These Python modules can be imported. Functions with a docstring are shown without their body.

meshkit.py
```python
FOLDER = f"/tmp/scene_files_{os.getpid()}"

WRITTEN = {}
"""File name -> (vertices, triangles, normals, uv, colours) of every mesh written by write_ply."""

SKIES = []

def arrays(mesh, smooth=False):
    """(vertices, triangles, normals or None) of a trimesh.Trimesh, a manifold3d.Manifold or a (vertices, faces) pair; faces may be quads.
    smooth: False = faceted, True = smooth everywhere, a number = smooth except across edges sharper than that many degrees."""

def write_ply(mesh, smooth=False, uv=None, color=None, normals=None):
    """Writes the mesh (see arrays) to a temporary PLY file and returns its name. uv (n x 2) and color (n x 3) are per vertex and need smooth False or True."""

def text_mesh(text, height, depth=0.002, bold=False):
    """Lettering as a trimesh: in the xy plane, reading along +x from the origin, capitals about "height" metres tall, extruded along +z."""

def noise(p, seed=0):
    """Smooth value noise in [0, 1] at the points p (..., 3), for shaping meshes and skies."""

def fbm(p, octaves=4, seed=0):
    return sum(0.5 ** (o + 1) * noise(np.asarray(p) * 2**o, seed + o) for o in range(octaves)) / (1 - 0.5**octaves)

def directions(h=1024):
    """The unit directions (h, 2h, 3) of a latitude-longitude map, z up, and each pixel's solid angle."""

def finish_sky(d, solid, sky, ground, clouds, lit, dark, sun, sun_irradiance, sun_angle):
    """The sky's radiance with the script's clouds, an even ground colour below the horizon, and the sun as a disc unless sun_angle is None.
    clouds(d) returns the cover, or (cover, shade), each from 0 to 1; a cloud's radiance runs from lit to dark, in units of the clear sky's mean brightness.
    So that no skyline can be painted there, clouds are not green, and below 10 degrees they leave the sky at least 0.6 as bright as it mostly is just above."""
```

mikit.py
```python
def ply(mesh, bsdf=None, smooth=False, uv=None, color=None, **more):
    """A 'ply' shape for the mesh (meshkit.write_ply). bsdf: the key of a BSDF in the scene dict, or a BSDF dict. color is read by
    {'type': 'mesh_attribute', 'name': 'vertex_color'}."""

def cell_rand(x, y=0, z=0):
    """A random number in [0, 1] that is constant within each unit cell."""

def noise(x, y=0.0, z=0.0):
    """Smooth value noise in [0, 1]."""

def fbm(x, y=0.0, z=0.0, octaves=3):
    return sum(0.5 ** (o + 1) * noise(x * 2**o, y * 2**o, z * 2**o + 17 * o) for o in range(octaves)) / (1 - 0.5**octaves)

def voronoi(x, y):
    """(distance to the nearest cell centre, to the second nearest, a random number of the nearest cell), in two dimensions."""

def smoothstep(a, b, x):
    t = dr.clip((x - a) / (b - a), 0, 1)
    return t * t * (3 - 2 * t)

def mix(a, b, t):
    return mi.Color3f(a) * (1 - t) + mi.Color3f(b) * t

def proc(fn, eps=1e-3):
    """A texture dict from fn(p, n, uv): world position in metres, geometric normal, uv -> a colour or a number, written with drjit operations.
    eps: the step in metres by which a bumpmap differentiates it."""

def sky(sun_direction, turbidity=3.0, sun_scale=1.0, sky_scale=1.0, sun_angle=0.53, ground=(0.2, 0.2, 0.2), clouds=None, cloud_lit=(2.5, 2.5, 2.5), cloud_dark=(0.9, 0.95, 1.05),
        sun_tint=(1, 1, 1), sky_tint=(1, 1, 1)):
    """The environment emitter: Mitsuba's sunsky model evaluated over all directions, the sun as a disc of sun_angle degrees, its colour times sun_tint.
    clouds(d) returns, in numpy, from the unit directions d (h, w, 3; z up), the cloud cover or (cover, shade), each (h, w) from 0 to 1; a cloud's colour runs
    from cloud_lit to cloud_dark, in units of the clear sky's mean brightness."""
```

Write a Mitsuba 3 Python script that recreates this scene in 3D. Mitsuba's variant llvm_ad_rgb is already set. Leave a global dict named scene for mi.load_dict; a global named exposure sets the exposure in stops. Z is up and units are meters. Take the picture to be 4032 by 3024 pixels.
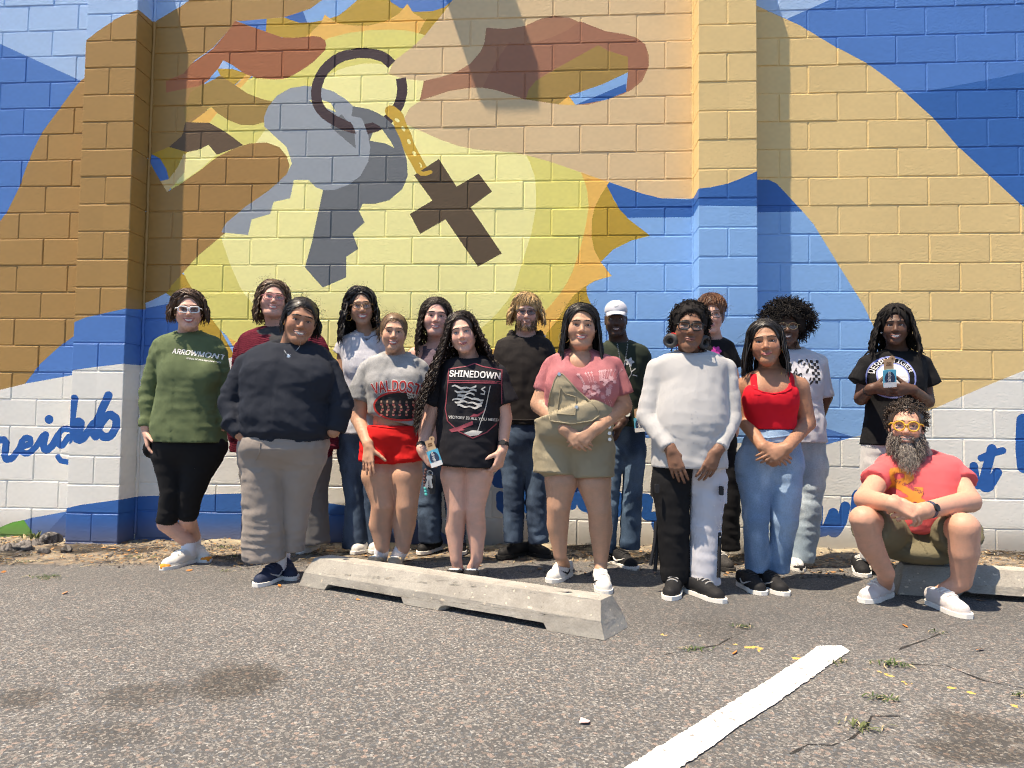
import math, random
import numpy as np, trimesh, mitsuba as mi, drjit as dr, mikit, meshkit
from shapely.geometry import Polygon, LineString, Point, MultiPolygon, box as sbox
from shapely.ops import unary_union
T = mi.ScalarTransform4f
scene, labels = {}, {}
PI = math.pi

# ------------------------------------------------------------------ camera, sky, exposure
CAM = {'f': 2850.0, 'ypr': [-0.071802, 0.049269, 0.012091], 'pos': [1.9308, -5.1786, 0.8951]}
def cam_axes(yaw, pitch, roll):
    cy, sy, cp, sp, cr, sr = math.cos(yaw), math.sin(yaw), math.cos(pitch), math.sin(pitch), math.cos(roll), math.sin(roll)
    f = np.array([sy*cp, cy*cp, sp]); r = np.array([cy, -sy, 0.]); u = np.cross(r, f)
    return f, -sr*r + cr*u
_f, _u = cam_axes(*CAM['ypr'])
scene['camera'] = {'type': 'perspective', 'fov_axis': 'x', 'fov': math.degrees(2*math.atan(2016/CAM['f'])), 'near_clip': .05, 'far_clip': 400.,
                   'to_world': T().look_at(origin=CAM['pos'], target=[CAM['pos'][k]+float(_f[k]) for k in range(3)], up=[float(a) for a in _u])}
SUN = (-1.41, -1.0, 4.1)
scene['sky'] = mikit.sky(SUN, turbidity=3.0, ground=(.18, .17, .15))
exposure = 2.45
RNG = np.random.default_rng(7)

# ------------------------------------------------------------------ helpers
_num = {}
def key_for(name):
    n = _num.get(name, 0); _num[name] = n+1
    return name if n == 0 else f'{name}_{n:03d}'
def put(name, mesh, bsdf, smooth=False, parent=None, color=None):
    k = key_for((parent+'__' if parent else '')+name)
    scene[k] = mikit.ply(mesh, bsdf, smooth=smooth, color=color)
    return k
def thing(name, label, cat, group=None, kind=None):
    k = key_for(name); labels[k] = {'label': label, 'category': cat}
    if group: labels[k]['group'] = group
    if kind: labels[k]['kind'] = kind
    return k
def tag(k, label=None, cat=None, group=None, kind=None):
    d = labels.setdefault(k, {})
    for a, b in (('label', label), ('category', cat), ('group', group), ('kind', kind)):
        if b: d[a] = b
    return k
def rgb(c): return {'type': 'rgb', 'value': [float(x) for x in c]}
def plain(name, c, rough=.6, spec=.3, **more):
    if name not in scene:
        scene[name] = {'type': 'twosided', 'bsdf': {'type': 'principled', 'base_color': rgb(c), 'roughness': rough, 'specular': spec, **more}}
    return name
def srgb(r, g, b):
    c = np.array([r, g, b])/255.; return np.where(c < .04045, c/12.92, ((c+.055)/1.055)**2.4)
def tex(name, fn, rough=.6, spec=.3, bump=None, bscale=1., eps=1e-3, **more):
    b = {'type': 'principled', 'base_color': mikit.proc(fn), 'roughness': rough, 'specular': spec, **more}
    if bump is not None:
        b = {'type': 'bumpmap', 'arbitrary': mikit.proc(bump, eps=eps), 'scale': bscale, 'bsdf': b}
    scene[name] = {'type': 'twosided', 'bsdf': b}
    return name
def quads(q):
    q = np.asarray(q); return np.vstack([q[:, [0, 1, 2]], q[:, [0, 2, 3]]])
def join(ms): return trimesh.util.concatenate([m if isinstance(m, trimesh.Trimesh) else trimesh.Trimesh(m[0], m[1], process=False) for m in ms])
def tube(P, R, sides=6, caps=True):
    P = np.asarray(P, float); n = len(P); R = np.broadcast_to(np.asarray(R, float), (n,))
    t = np.gradient(P, axis=0); t /= np.linalg.norm(t, axis=1, keepdims=True)+1e-12
    a = np.cross(t, np.where(np.abs(t[:, 2:]) < .9, [0, 0, 1.], [1., 0, 0])); a /= np.linalg.norm(a, axis=1, keepdims=True)+1e-12
    for i in range(1, n):
        v = a[i-1]-t[i]*np.dot(a[i-1], t[i]); L = np.linalg.norm(v)
        if L > 1e-6: a[i] = v/L
    b = np.cross(t, a); g = np.arange(sides)*2*PI/sides
    V = (P[:, None]+R[:, None, None]*(np.cos(g)[None, :, None]*a[:, None]+np.sin(g)[None, :, None]*b[:, None])).reshape(-1, 3)
    i, j = np.meshgrid(np.arange(n-1), np.arange(sides), indexing='ij')
    F = quads(np.stack([i*sides+j, i*sides+(j+1) % sides, (i+1)*sides+(j+1) % sides, (i+1)*sides+j], -1).reshape(-1, 4))
    if caps:
        V = np.vstack([V, P[:1], P[-1:]]); m = n*sides; s = np.arange(sides)
        F = np.vstack([F, np.stack([s*0+m, (s+1) % sides, s], 1), np.stack([s*0+m+1, (n-1)*sides+s, (n-1)*sides+(s+1) % sides], 1)])
    return trimesh.Trimesh(V, F, process=False)
def closed_tube(P, r, sides=6):
    P = np.asarray(P, float); return tube(np.vstack([P, P[:1]]), r, sides, False)
def cham_box(x0, x1, y0, y1, z0, z1, c=.004, back=True):
    "box with its front (y0) edges chamfered"
    V = np.array([[x0+c, y0, z0+c], [x1-c, y0, z0+c], [x1-c, y0, z1-c], [x0+c, y0, z1-c],
                  [x0, y0+c, z0], [x1, y0+c, z0], [x1, y0+c, z1], [x0, y0+c, z1], [x0, y1, z0], [x1, y1, z0], [x1, y1, z1], [x0, y1, z1]])
    F = [[0, 1, 2, 3]]+[[k+4*s, k+4*s+4, (k+1) % 4+4*s+4, (k+1) % 4+4*s] for s in (0, 1) for k in range(4)]
    F = [f if i == 0 else f for i, f in enumerate(F)]
    return V, quads(F)

H, W = .2032, .4064
Z0 = 3.85
# ------------------------------------------------------------------ mural paint (flat print on the wall)
PAINT={'cream':[0.895,0.831,0.342],'lemon':[0.739,0.667,0.176],'orange':[0.831,0.489,0.104],'ochre':[0.477,0.305,0.029],'tan':[0.667,0.489,0.263],'gold':[0.695,0.512,0.224],'palm':[0.371,0.176,0.09],'palm2':[0.332,0.146,0.078],'olive':[0.342,0.217,0.05],'bronze':[0.371,0.217,0.063],'bronze2':[0.351,0.196,0.053],'rust':[0.342,0.119,0.041],'rust2':[0.401,0.146,0.056],'plum':[0.05,0.027,0.027],'cross':[0.104,0.068,0.033],'keyl':[0.305,0.332,0.351],'keyd':[0.149,0.157,0.16],'umber':[0.124,0.076,0.036],'light':[0.371,0.524,0.754],'sky':[0.232,0.417,0.71],'royal':[0.082,0.196,0.5],'deep':[0.036,0.124,0.38],'base':[0.022,0.106,0.366],'white':[0.754,0.739,0.667],'green':[0.135,0.433,0.044],'lime':[0.305,0.443,0.067],'chain':[0.587,0.371,0.038]}
MURAL=[('light',[(-3.366,4.964),(-1.576,4.891),(-1.478,2.497),(-3.225,2.513)]),('royal',[(-3.235,4.117),(-1.79,3.454),(-1.74,3.421),(-1.664,1.665),(-3.096,1.663)]),('bronze',[(-1.728,3.493),(-1.79,3.451),(-2.078,3.054),(-2.152,2.897),(-2.25,2.613),(-2.33,2.442),(-2.386,2.365),(-2.496,2.187),(-3.088,1.522),(-3.048,0.819),(-1.614,0.837)]),('royal',[(-1.764,1.479),(-1.863,1.407),(-2.014,1.27),(-2.126,1.122),(-2.13,1.044),(-1.722,1.048),(-1.741,1.49)]),('white',[(-2.954,0.915),(-2.126,1.122),(-1.712,1.197),(-1.632,-0.655),(-2.865,-0.694)]),('royal',[(-2.738,-0.101),(-2.024,0.12),(-1.668,0.189),(-1.644,-0.366),(-2.722,-0.396)]),('deep',[(-1.916,0.0),(-1.753,0.168),(-1.668,0.189),(-1.644,-0.366),(-1.938,-0.374)]),('green',[(-2.738,-0.101),(-2.271,0.044),(-2.178,0.083),(-2.085,0.104),(-2.019,0.02),(-1.993,-0.041),(-1.977,-0.375),(-2.722,-0.396)]),('lime',[(-2.734,-0.175),(-2.267,-0.03),(-1.995,0.006),(-1.977,-0.375),(-2.722,-0.396)]),('sky',[(-1.35,4.882),(2.969,4.705),(2.962,-0.403),(-1.141,-0.528)]),('royal',[(-1.265,1.687),(-1.011,1.732),(-0.972,1.724),(-0.843,1.56),(-0.684,1.383),(-0.466,1.236),(0.14,1.065),(1.022,1.074),(1.651,1.524),(1.787,1.51),(1.953,1.311),(2.391,0.974),(2.864,0.881),(2.863,0.311),(-1.208,0.228)]),('ochre',[(-1.049,1.814),(-0.942,1.964),(-0.856,1.919),(-0.5,1.339),(-0.59,1.309),(-0.715,1.412),(-0.803,1.516),(-0.986,1.762)]),('ochre',[(2.231,2.597),(2.278,2.483),(2.377,2.348),(2.536,2.222),(2.404,2.188),(2.273,2.122),(2.189,2.036),(1.958,2.07),(1.954,2.607)]),('ochre',[(2.117,1.883),(2.085,1.856),(2.089,1.803),(2.108,1.75),(2.185,1.618),(2.093,1.591),(1.925,1.366),(1.78,1.365),(1.829,1.803)]),('orange',[(1.952,2.878),(2.244,2.615),(2.186,2.524),(2.14,2.43),(2.121,2.337),(2.12,2.216),(2.139,2.123),(2.182,2.04),(2.265,1.932),(2.144,1.896),(2.072,1.854),(2.0,1.797),(1.948,1.725),(1.883,1.617),(1.766,1.471),(1.57,1.285),(1.306,1.163),(1.166,1.535),(1.691,2.34)]),('orange',[(-0.866,1.944),(-0.639,1.859),(-0.019,1.415),(-0.011,1.122),(-0.238,1.179),(-0.391,1.266),(-0.517,1.413)]),('ochre',[(-0.193,3.755),(0.016,3.863),(0.156,3.895),(0.24,3.942),(0.308,4.025),(0.313,4.109),(1.263,4.08),(1.047,3.862),(0.941,3.641),(0.583,3.595)]),('ochre',[(-0.334,3.898),(-0.206,3.908),(-0.077,3.863),(0.07,3.857),(0.157,3.876),(0.161,3.716),(-0.015,3.74),(-0.132,3.733),(-0.31,3.777),(-0.338,3.798)]),('sky',[(-0.055,3.948),(0.086,4.031),(0.089,4.067),(0.378,4.058),(0.354,4.016),(0.275,3.948),(0.223,3.91),(0.153,3.886),(0.031,3.862),(-0.019,3.861)]),('royal',[(0.594,4.058),(0.616,4.001),(0.686,3.954),(0.798,3.918),(0.936,3.921),(1.018,3.947),(1.086,4.001),(1.113,4.042)]),('deep',[(-0.2,3.909),(-0.054,3.949),(-0.018,3.86),(-0.075,3.859),(-0.146,3.883)]),('orange',[(-0.027,3.754),(0.008,3.778),(0.091,3.861),(0.114,3.919),(0.178,3.869),(0.242,3.843),(0.352,3.825),(0.453,3.823),(0.557,3.848),(0.609,3.867),(0.677,3.908),(0.742,3.983),(0.788,3.912),(0.869,3.857),(0.889,3.867),(0.803,3.694),(0.141,3.676)]),('lemon',[(0.052,3.641),(0.105,3.677),(0.126,3.723),(0.154,3.738),(0.305,3.772),(0.452,3.788),(0.64,3.787),(0.745,3.777),(0.843,3.752),(0.971,3.697),(1.045,3.654),(1.345,3.469),(1.502,3.356),(1.641,3.236),(1.77,3.109),(1.877,2.989),(1.952,2.88),(2.005,2.778),(2.072,2.609),(2.087,2.542),(2.098,2.431),(2.073,2.272),(2.036,2.124),(1.985,1.965),(1.947,1.884),(1.897,1.806),(1.837,1.729),(1.761,1.651),(1.667,1.567),(1.558,1.483),(1.434,1.41),(1.288,1.355),(1.127,1.311),(0.974,1.279),(0.84,1.262),(0.714,1.258),(0.276,1.261),(0.127,1.273),(-0.01,1.297),(-0.14,1.33),(-0.463,1.43),(-0.55,1.476),(-0.626,1.542),(-0.755,1.703),(-0.879,1.895),(-0.956,2.035),(-1.003,2.19),(-1.031,2.337),(-1.042,2.489),(-1.033,2.654),(-1.02,2.743),(-0.992,2.842),(-0.948,2.962),(-0.888,3.093),(-0.806,3.21),(-0.695,3.303),(-0.562,3.383),(-0.419,3.456),(-0.253,3.526)]),('cream',[(-0.58,2.558),(-0.647,2.308),(-0.624,2.195),(-0.561,2.031),(-0.481,1.861),(-0.442,1.804),(-0.321,1.672),(-0.172,1.555),(-0.088,1.505),(0.026,1.46),(0.191,1.413),(0.386,1.371),(0.579,1.35),(0.771,1.359),(0.961,1.388),(1.12,1.427),(1.229,1.475),(1.307,1.532),(1.376,1.594),(1.445,1.663),(1.504,1.736),(1.55,1.803),(1.576,1.859),(1.602,1.964),(1.683,2.234),(1.716,2.425),(1.717,2.53),(1.711,2.629),(1.701,2.678),(1.666,2.775),(1.564,2.961),(1.506,3.033),(1.421,3.111),(1.319,3.193),(1.136,3.329),(1.053,3.383),(0.973,3.425),(0.895,3.451),(0.744,3.478),(0.534,3.532),(0.417,3.534),(0.298,3.512),(0.235,3.492),(0.094,3.423),(-0.062,3.312),(-0.228,3.161),(-0.309,3.064),(-0.389,2.944),(-0.467,2.809),(-0.532,2.68)]),('lemon',[(-0.967,2.824),(-0.947,2.866),(-0.763,2.936),(-0.524,3.056),(-0.484,3.14),(-0.7,3.2),(-0.813,3.146)]),('cream',[(-0.94,2.873),(-0.756,2.936),(-0.689,2.862),(-0.8,2.758),(-0.94,2.662),(-0.996,2.641)]),('orange',[(-0.912,3.108),(-0.899,3.13),(-0.828,3.163),(-0.744,3.222),(-0.693,3.183),(-0.754,3.105)]),('orange',[(-0.57,3.382),(-0.473,3.479),(-0.435,3.464),(-0.52,3.369)]),('ochre',[(-0.711,3.524),(-0.599,3.521),(-0.473,3.476),(-0.571,3.389),(-0.681,3.469)]),('light',[(-0.666,3.588),(-0.708,3.521),(-0.599,3.518)]),('white',[(-1.272,1.267),(-0.55,1.327),(-0.172,1.271),(0.524,1.141),(1.206,0.979),(1.972,0.839),(2.513,0.778),(2.944,0.787),(2.943,-0.351),(-1.204,-0.474)]),('deep',[(-1.305,0.291),(-0.416,0.332),(0.219,0.277),(0.714,0.214),(0.985,0.147),(1.137,0.036),(1.258,-0.206),(-1.283,-0.275)]),('light',[(-1.255,4.144),(-0.876,4.132),(-0.946,4.063),(-0.995,4.024),(-1.219,3.892),(-1.245,3.893)]),('bronze',[(-1.245,3.881),(-0.988,4.029),(-0.946,4.063),(-0.876,4.132),(0.154,4.1),(0.093,4.031),(0.002,3.966),(-0.18,3.911),(-0.522,3.881),(-0.579,3.891),(-0.634,3.81),(-0.745,3.684),(-0.886,3.588),(-0.969,3.49),(-0.809,3.444),(-0.772,3.202),(-0.94,3.077),(-0.966,3.007),(-1.064,2.924),(-1.206,2.867)]),('olive',[(-0.906,3.346),(-0.681,3.469),(-0.462,3.323),(-0.346,3.278),(-0.247,3.254),(-0.286,3.164),(-0.327,3.102),(-0.411,3.08),(-0.511,3.084),(-0.612,3.125),(-0.7,3.183),(-0.744,3.227),(-0.941,3.109),(-0.959,3.205)]),('royal',[(-0.561,3.885),(-0.334,3.898),(-0.338,3.796),(-0.43,3.836)]),('rust',[(-0.579,3.891),(-0.214,3.752),(-0.125,3.745),(0.033,3.755),(0.086,3.746),(0.122,3.719),(0.132,3.683),(0.122,3.641),(0.039,3.556),(-0.028,3.508),(-0.117,3.456),(-0.195,3.43),(-0.28,3.429),(-0.394,3.441),(-0.495,3.479),(-0.597,3.552),(-0.663,3.585),(-0.697,3.526),(-0.78,3.429),(-0.85,3.388),(-1.101,3.343),(-1.105,3.436),(-0.969,3.49),(-0.914,3.56),(-0.745,3.677),(-0.634,3.81)]),('rust2',[(-1.105,3.436),(-0.969,3.49),(-0.838,3.444),(-0.85,3.388),(-1.101,3.343)]),('umber',[(-0.941,3.113),(-0.754,3.105),(-0.623,3.03),(-0.485,2.929),(-0.689,2.859),(-0.756,2.936),(-0.833,2.899),(-0.919,2.882),(-1.064,2.924),(-0.966,3.007)]),('ochre',[(-1.206,2.867),(-1.064,2.924),(-0.919,2.882),(-0.967,2.824),(-1.0,2.74),(-1.062,2.663),(-1.155,2.657),(-1.203,2.785)]),('gold',[(-0.947,2.873),(-0.929,2.851),(-0.935,2.725),(-1.066,2.574),(-1.126,2.664),(-1.055,2.677),(-0.98,2.782)]),('royal',[(-1.214,2.877),(-1.133,2.837),(-1.079,2.755),(-1.055,2.677),(-1.126,2.661),(-1.211,2.813)]),('bronze2',[(-1.21,2.785),(-1.176,2.749),(-1.066,2.577),(-0.939,2.655),(-0.8,2.751),(-0.688,2.841),(-0.562,2.902),(-0.436,2.942),(-0.308,2.947),(-0.208,2.911),(-0.15,2.84),(-0.124,2.77),(-0.139,2.701),(-0.18,2.639),(-0.461,2.384),(-0.805,2.095),(-1.011,1.86),(-1.044,1.81),(-1.234,1.714),(-1.27,2.644)]),('light',[(-1.249,1.687),(-1.25,1.717),(-1.136,1.762),(-1.045,1.81),(-0.986,1.769),(-1.011,1.732)]),('tan',[(1.112,4.084),(1.073,3.987),(0.992,3.878),(0.871,3.727),(0.762,3.632),(0.653,3.551),(0.606,3.454),(0.725,3.41),(0.891,3.392),(0.852,3.24),(0.771,3.186),(0.731,3.104),(0.759,3.062),(1.008,2.947),(1.145,2.897),(1.281,2.868),(1.551,2.843),(1.645,2.821),(1.819,2.771),(2.481,2.528),(2.611,2.493),(2.883,2.485),(2.884,4.029)]),('palm',[(0.877,3.392),(1.0,3.417),(1.122,3.456),(1.217,3.51),(1.298,3.605),(1.324,3.673),(1.336,3.784),(1.486,3.769),(1.621,3.79),(1.742,3.842),(1.836,3.86),(1.944,3.844),(2.078,3.778),(2.212,3.733),(2.345,3.709),(2.437,3.679),(2.497,3.629),(2.524,3.547),(2.524,3.465),(2.478,3.357),(2.399,3.291),(2.347,3.265),(2.215,3.22),(2.082,3.188),(1.882,3.195),(1.748,3.216),(1.627,3.238),(1.41,3.312),(1.315,3.33),(1.22,3.332),(1.07,3.312),(0.848,3.243)]),('palm2',[(1.315,3.334),(1.407,3.519),(1.507,3.669),(1.649,3.651),(1.811,3.695),(1.931,3.747),(2.024,3.814),(2.212,3.733),(2.437,3.679),(2.497,3.629),(2.524,3.465),(2.399,3.291),(2.36,3.278),(2.372,3.537),(2.292,3.566),(2.159,3.631),(1.946,3.506),(1.813,3.447),(1.693,3.361),(1.634,3.238),(1.41,3.312)]),('olive',[(1.634,3.238),(1.653,3.307),(1.706,3.374),(1.813,3.44),(2.159,3.631),(2.226,3.588),(2.374,3.537),(2.375,3.421),(2.187,3.336),(1.948,3.259),(1.876,3.195)]),('orange',[(1.872,3.194),(1.948,3.257),(1.998,3.187)]),('sky',[(1.948,3.257),(2.187,3.336),(2.375,3.423),(2.36,3.278),(2.215,3.22),(1.996,3.189)]),('deep',[(1.996,3.189),(2.188,3.268),(2.359,3.339),(2.362,3.278),(2.215,3.223),(2.082,3.198)]),('deep',[(2.227,2.588),(2.244,2.613),(2.481,2.528),(2.611,2.493),(2.788,2.483),(2.883,2.485),(2.883,2.355),(2.377,2.353),(2.318,2.415)]),('keyd',[(0.152,1.85),(0.013,2.002),(0.063,2.201),(0.136,2.587),(0.175,2.711),(0.362,3.041),(0.456,3.192),(0.54,3.149),(0.639,3.05),(0.724,2.91),(0.761,2.8),(0.77,2.676),(0.731,2.58),(0.636,2.499),(0.527,2.472),(0.437,2.473),(0.411,2.419),(0.454,2.336),(0.366,2.254),(0.41,2.138),(0.322,2.077),(0.326,1.926)]),('keyl',[(-0.634,2.268),(-0.608,2.33),(-0.463,2.454),(-0.283,2.577),(-0.146,2.701),(-0.106,2.784),(-0.152,2.91),(-0.326,3.067),(-0.332,3.137),(-0.302,3.221),(-0.234,3.304),(-0.136,3.358),(-0.024,3.374),(0.089,3.361),(0.202,3.323),(0.316,3.237),(0.402,3.124),(0.46,3.012),(0.484,2.9),(0.472,2.79),(0.412,2.68),(0.316,2.612),(0.22,2.579),(0.137,2.58),(0.08,2.601),(0.023,2.657),(-0.089,2.658),(-0.113,2.52),(-0.239,2.494),(-0.264,2.404),(-0.404,2.363),(-0.428,2.246)]),('cream',[(0.014,3.264),(0.091,3.269),(0.176,3.24),(0.22,3.169),(0.036,3.242)]),('keyd',[(0.259,3.154),(0.359,3.041),(0.376,2.888),(0.177,3.058)]),('cream',[(0.479,2.949),(0.597,2.926),(0.664,2.891),(0.638,2.939),(0.567,3.038),(0.511,3.038)]),('plum',[(0.66,3.55),(0.61,3.599),(0.562,3.626),(0.502,3.644),(0.425,3.656),(0.368,3.655),(0.278,3.641),(0.223,3.623),(0.177,3.596),(0.131,3.559),(0.088,3.512),(0.056,3.459),(0.033,3.396),(0.024,3.33),(0.029,3.264),(0.039,3.228),(0.065,3.177),(0.109,3.127),(0.162,3.089),(0.267,3.032),(0.346,3.005),(0.414,2.995),(0.465,2.999),(0.533,3.016),(0.602,3.047),(0.636,3.072),(0.678,3.118),(0.709,3.162),(0.733,3.209),(0.754,3.3),(0.753,3.357),(0.741,3.423),(0.667,3.411),(0.678,3.337),(0.672,3.275),(0.653,3.22),(0.605,3.152),(0.572,3.12),(0.543,3.104),(0.486,3.083),(0.431,3.072),(0.379,3.075),(0.32,3.093),(0.225,3.14),(0.158,3.185),(0.13,3.217),(0.111,3.253),(0.102,3.298),(0.103,3.347),(0.126,3.422),(0.151,3.464),(0.222,3.531),(0.276,3.558),(0.378,3.578),(0.466,3.573),(0.551,3.547),(0.606,3.497)]),('keyl',[(0.125,3.269),(0.232,3.204),(0.309,3.128),(0.351,3.061),(0.378,2.994),(0.388,2.952),(0.394,2.856),(0.423,2.833),(0.439,2.832),(0.458,2.839),(0.471,2.855),(0.474,2.871),(0.475,2.936),(0.466,2.989),(0.426,3.096),(0.376,3.177),(0.33,3.228),(0.279,3.273),(0.176,3.333),(0.156,3.339),(0.126,3.327),(0.115,3.297)]),('keyd',[(0.337,3.136),(0.443,3.114),(0.544,3.062),(0.619,2.987),(0.666,2.896),(0.735,2.926),(0.698,3.002),(0.66,3.057),(0.589,3.123),(0.529,3.159),(0.463,3.188),(0.346,3.212)]),('chain',[(0.597,3.142),(0.651,3.094),(0.669,3.033),(0.705,2.963),(0.739,2.868),(0.84,2.689),(0.879,2.662),(0.912,2.656),(0.937,2.664),(0.954,2.689),(0.951,2.719),(0.933,2.74),(0.908,2.748),(0.832,2.883),(0.811,2.925),(0.788,2.998),(0.754,3.064),(0.727,3.143),(0.701,3.172),(0.656,3.207),(0.621,3.213),(0.596,3.197),(0.587,3.172)]),('cream',[(0.701,3.085),(0.691,3.082),(0.676,3.088),(0.665,3.1),(0.664,3.111),(0.675,3.114),(0.69,3.108),(0.701,3.096)]),('cream',[(0.74,3.015),(0.729,3.017),(0.719,3.029),(0.714,3.045),(0.719,3.055),(0.73,3.053),(0.74,3.04),(0.745,3.025)]),('cream',[(0.783,2.917),(0.772,2.919),(0.762,2.932),(0.758,2.947),(0.762,2.957),(0.773,2.955),(0.784,2.943),(0.788,2.927)]),('cream',[(0.828,2.828),(0.817,2.829),(0.805,2.841),(0.8,2.856),(0.803,2.866),(0.814,2.865),(0.826,2.854),(0.831,2.838)]),('cream',[(0.873,2.738),(0.862,2.739),(0.851,2.75),(0.845,2.766),(0.849,2.776),(0.86,2.775),(0.871,2.764),(0.877,2.748)]),('cross',[(1.0,2.802),(1.133,2.595),(1.297,2.688),(1.396,2.555),(1.24,2.439),(1.473,2.099),(1.3,2.003),(1.056,2.352),(0.871,2.246),(0.791,2.395),(0.956,2.493),(0.817,2.682)]),('chain',[(0.829,2.746),(0.833,2.702),(0.868,2.678),(0.911,2.677),(0.953,2.697),(0.952,2.711),(0.941,2.72),(0.889,2.708),(0.868,2.714),(0.862,2.725),(0.864,2.76),(0.854,2.773),(0.834,2.768)]),('gold',[(2.969,4.705),(6.1,4.577),(5.95,-0.312),(2.962,-0.403)]),('royal',[(2.991,4.025),(3.296,3.89),(3.598,3.736),(3.826,3.582),(4.065,3.442),(4.202,3.333),(4.351,3.197),(4.51,3.036),(4.655,2.85),(5.094,2.404),(5.635,1.802),(5.693,3.94)]),('deep',[(4.328,3.217),(4.848,3.308),(5.681,3.469),(5.635,1.802),(5.094,2.404),(4.655,2.85),(4.51,3.036)]),('light',[(3.057,3.996),(3.913,3.969),(3.502,3.788),(3.296,3.89)]),('sky',[(3.053,2.389),(3.601,2.391),(3.676,2.298),(4.008,1.726),(4.068,1.596),(4.211,1.162),(4.411,0.659),(3.049,0.637)]),('deep',[(3.054,2.624),(3.367,2.62),(3.425,2.59),(3.603,2.388),(3.053,2.385)]),('royal',[(3.31,0.937),(3.66,0.889),(3.934,0.804),(3.731,0.744),(3.309,0.668)]),('white',[(3.28,0.683),(3.731,0.744),(3.991,0.819),(4.48,1.01),(4.807,1.16),(5.069,1.273),(5.653,1.547),(5.586,-0.886),(3.272,-0.975)])]
PIL_L=[('bronze',[(-1.665,3.653),(-1.616,3.651),(-1.526,3.721),(-1.402,3.801),(-1.305,3.847),(-1.069,3.931),(-0.954,0.845),(-1.612,0.837)]),('royal',[(-1.719,1.517),(-1.526,1.597),(-1.213,1.665),(-1.124,1.677),(-1.042,-0.441),(-1.63,-0.459)]),('white',[(-1.704,1.199),(-1.45,1.236),(-1.109,1.277),(-1.042,-0.441),(-1.63,-0.459)]),('deep',[(-1.66,0.212),(-1.512,0.249),(-1.232,0.291),(-1.071,0.325),(-1.042,-0.441),(-1.63,-0.459)])]
PIL_R=[('deep',[(2.761,2.487),(2.922,2.503),(3.034,2.527),(3.132,2.564),(3.305,2.645),(3.302,2.144),(2.761,2.147)]),('sky',[(2.761,2.378),(3.303,2.368),(3.294,0.652),(2.761,0.644)]),('white',[(2.75,0.742),(3.301,0.766),(3.295,-0.29),(2.751,-0.306)])]
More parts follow.
